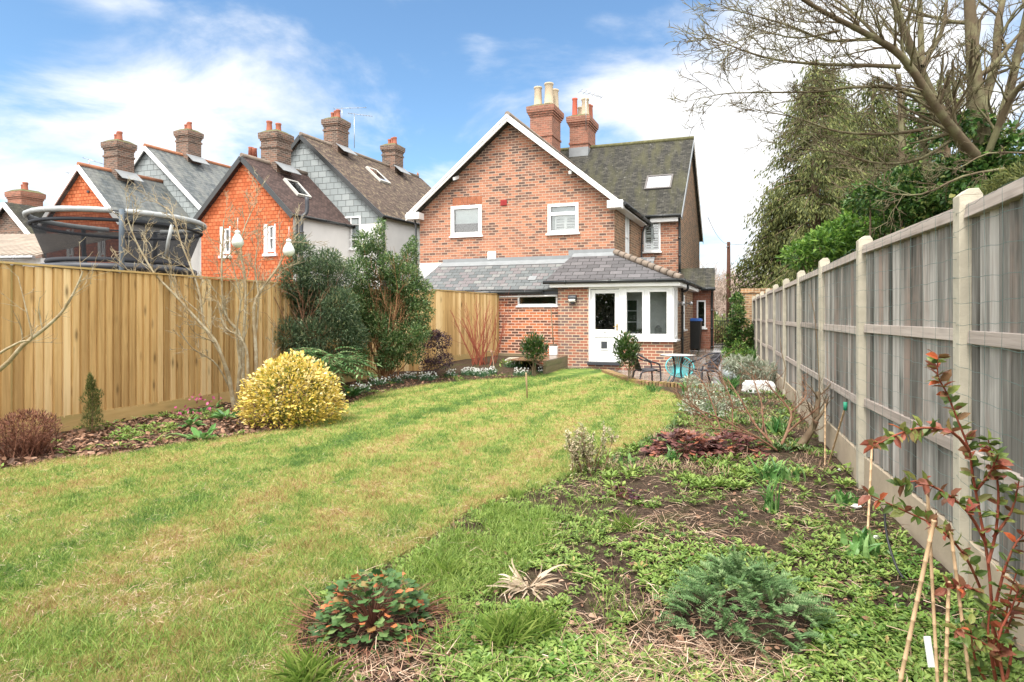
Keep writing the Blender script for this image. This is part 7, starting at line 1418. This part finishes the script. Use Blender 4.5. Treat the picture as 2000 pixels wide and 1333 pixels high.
nb.build('ivy', ML_ivy, o)
# ivy-covered trunk and bushes
def ivy_tree(px, Y, ytop, w, label, n=900, upto=None):
    q = PT(px, HOR, Y); zt_ = EYE + (HOR - ytop) / F * Y; o = thing('ivy_covered_tree', label, 'tree', (q[0], q[1], 0)); out = []
    along(out, smooth_path([(q[0], q[1], -.1), (q[0] + .1, q[1], zt_ * .5), (q[0] - .05, q[1], zt_ + 2.5)], 5), .16, .05, dict(levels=2, kids=[4, 3], ang=(25, 60), lr=(.4, .7), wander=.14, up=.05, rmin=.008), 22, 1.3, 1, t0=.35); sn = NB(); tubes(sn, out); sn.build('trunk', M_bark_big, o, True)
    nb = NB(); z = RNG.uniform(1.2, zt_, n); a = RNG.uniform(0, 6.283, n); rr = w * (1.15 - .5 * z / zt_) * RNG.uniform(.4, 1.25, n) * (1 + .3 * np.sin(z * 3)); d = np.stack([np.cos(a), np.sin(a), RNG.uniform(-.6, .4, n)], 1)
    leaves(nb, np.stack([q[0] + rr * np.cos(a), q[1] + rr * np.sin(a), z], 1), d, .11, .08, LEAF); nb.build('ivy', ML_ivy, o); return o
ivy_tree(1800, 13.5, 190, .34, 'ivy wrapped trunk just left of the big leafless tree', 1700); ivy_tree(1760, 16, 330, .40, 'shorter ivy wrapped trunk behind the leaning limb', 1100)
def blob_bush(name, label, lst, Y, n, L, W, mat, tpl=DIAM):
    nb = NB(); sn = NB(); base = PT(lst[0][0], HOR, Y); base[2] = 0
    for px, py, rx, rz in lst:
        yy = Y + random.uniform(-.5, .5); cc = PT(px, py, yy); clump(nb, cc, (rx / F * Y, .7, rz / F * Y), int(n * rx * rz / 900), L, W, tpl, shell=.35, zb=.2); sn.tube(smooth_path([base, (base + cc) / 2 + vec(0, 0, .2), cc], 3), np.linspace(.05, .012, 7), 5, .5)
    return plant(name, label, 'shrub', base, [('foliage', nb, mat, False), ('stems', sn, M_bark_dark, True)])
blob_bush('laurel_bush', 'bright green laurel bulging over the far half of the weathered fence', [(1640, 465, 44, 34), (1690, 430, 44, 34), (1600, 480, 34, 26), (1720, 455, 46, 34), (1665, 490, 44, 30), (1560, 500, 28, 24), (1745, 410, 34, 30), (1620, 510, 40, 20)], 13.5, 620, .13, .055, ML_laur)
blob_bush('holly_bush', 'dark green bush between the laurel and the near fence post', [(1700, 385, 40, 30), (1755, 365, 40, 34), (1815, 370, 40, 30), (1850, 340, 30, 26), (1790, 430, 44, 34), (1840, 415, 44, 30), (1880, 400, 36, 26), (1770, 400, 34, 30), (1820, 450, 50, 26), (1900, 420, 40, 20)], 11.5, 620, .11, .05, ML_ivy, LEAF)
blob_bush('conifer_hedge_top', 'feathery grey-green conifer tip just above the near fence panel', [(1970, 370, 50, 20), (2020, 350, 50, 34), (1930, 385, 30, 14)], 8.2, 700, .10, .02, ML_conf)
# conifers
def conifer(name, label, px, Y, ytop, hw, n, lean=0.0, dens=1.0, low=.9, mat=None):
    q = PT(px, HOR, Y); zt_ = EYE + (HOR - ytop) / F * Y; o = thing(name, label, 'tree', (q[0], q[1], 0)); sn = NB(); nb = NB()
    sn.tube([(q[0], q[1], -2), (q[0] + lean * .5, q[1], zt_ * .5), (q[0] + lean, q[1], zt_)], [.28, .18, .03], 8, .5)
    for i in range(n):
        h = .06 + .94 * (i + random.random()) / n; z = .8 + (zt_ - .8) * h; a = random.uniform(0, 6.283); L_ = hw * (1 - h) ** .75 * random.uniform(.55, 1.15) + .35
        if random.random() > dens: L_ *= .5
        d = vec(math.cos(a), math.sin(a), .12); p0 = vec(q[0] + lean * h, q[1], z); pts = [p0 + d * L_ * t - vec(0, 0, .42 * L_ * t * t) for t in np.linspace(0, 1, 6)]
        sn.tube(pts, np.linspace(.035, .008, 6), 4, random.random()); k = int(95 * L_ * low); t = RNG.uniform(.25, 1, k); pp_ = p0 + d * (L_ * t)[:, None] - np.stack([t * 0, t * 0, .42 * L_ * t * t], 1); jit = RNG.normal(0, 1, (k, 3)) * [.16, .16, .12]; jit[:, 2] -= RNG.uniform(0, .45, k) * .8
        dd = rdir(k) * .5 + vec(0, 0, -1.0) + d * .4; leaves(nb, pp_ + jit, dd, .17, .055, DIAM, upj=1.5)
    sn.build('trunk', M_bark_dark, o, True); nb.build('foliage', mat or ML_conf, o); return o
for px_, Y_, yt_, hw_, n_c, dn_, lb in ((1592, 24, 118, 3.4, 230, 1, 'tall drooping cypress standing nearest the gap beside the cottage'), (1650, 27, 215, 2.8, 170, .8, 'second drooping cypress, thinner crown, right of the tallest one'),
        (1705, 25, 150, 2.7, 170, .8, 'third drooping cypress behind the laurel, bare lower trunk'), (1520, 25, 370, 2.4, 110, 1, 'young low cypress skirt beside the utility pole'), (1628, 30, 128, 3.6, 200, .9, 'broad cypress behind and between the first two cypresses'), (1735, 30, 215, 3.6, 170, .9, 'broad cypress behind the third one'), (1765, 26, 185, 2.6, 150, .8, 'fourth drooping cypress, left of the ivy wrapped trunk'),
        (1850, 24, 140, 2.8, 130, .7, 'cypress farthest right, seen between the big limbs'), (1930, 25, 210, 2.8, 110, .8, 'low broad cypress hidden behind the big leafless tree trunk')):
    conifer('cypress_tree', lb, px_, Y_, yt_, hw_, n_c, dens=dn_)

# ------------------------------------------------------------------ far woods and small far trees
def far_tree(nb, x, y, z0, h, w, tone):
    out = []; grow(out, (x, y, z0), (random.gauss(0, .05), 0, 1), h * .55, h * .022, 0, dict(levels=3, kids=[6, 4, 3], ang=(18, 45), lr=(.5, .8), wander=.10, up=.06, rmin=.03, seg=4, start=.3))
    for pts, rad, lvl in out: nb.tube(pts, rad, 3 if lvl else 5, tone)
    tips = np.array([p[0][-1] for p in out if p[2] >= 2]); k = len(tips) * 3
    if k: nb.inst(BLADE[0], BLADE[1], np.repeat(tips, 3, 0) + RNG.normal(0, .12, (k, 3)), axes(rdir(k) + vec(0, 0, .7), rdir(k), np.full(k, 1.0), np.full(k, .035)), np.full(k, min(1, tone + .2)))
M_wood = leafm('far_wood', [(0, (.14, .13, .09)), (.4, (.26, .19, .15)), (.75, (.36, .26, .22)), (1, (.44, .36, .30))], 0, .9)
nb = NB()
for k in range(70):
    y = random.uniform(60, 95); px = random.uniform(1330, 2050) if k > 22 else random.uniform(1340, 1500); x = (px - 1000) / F * y; far_tree(nb, x, y, -2.2, random.uniform(8, 12.5) * y / 78, 5, random.uniform(.2, .85))
nb2 = NB(); 
for k in range(60):
    y = random.uniform(50, 62); px = random.uniform(1330, 1560); clump(nb2, ((px - 1000) / F * y, y, random.uniform(-1.8, .6)), (1.9, 1.2, 1.3), 120, .5, .25, DIAM)
setp(nb.build('distant_woods', M_wood), 'hazy brown leafless wood beyond the gate and behind the conifers', 'woods', kind='stuff')
setp(nb2.build('distant_undergrowth', ML_conf), 'dull green undergrowth at the foot of the distant wood', 'undergrowth', kind='stuff')
for px, Y, h, lb in ((15, 45, 11, 'small bare tree on the skyline above the far left brick chimney'), (75, 50, 10.5, 'small bare tree between the far left chimney and the orange gable'), (866, 60, 13.5, 'bare treetop peeping over the left slope of the cottage roof')):
    x = (px - 1000) / F * Y; nb = NB(); far_tree(nb, x, Y, 0, h, 4, .3); plant('skyline_tree', lb, 'tree', (x, Y, 0), [('trunk', nb, M_wood, False)], 'bare trees on the skyline')

nb = NB()
for k in range(34): x = -13 + k * .8; clump(nb, (x, -8 + random.uniform(-.5, .5), random.uniform(1.2, 2.4)), (1.1, .9, random.uniform(1.6, 2.8)), 1100, .30, .15, DIAM, shell=.2)
setp(nb.build('blocker_hedge', ML_dark), 'unseen evergreen hedge added behind the viewer to darken reflections', 'hedge', kind='stuff')  # unseen leaf wall added to block low light and darken the glass reflections
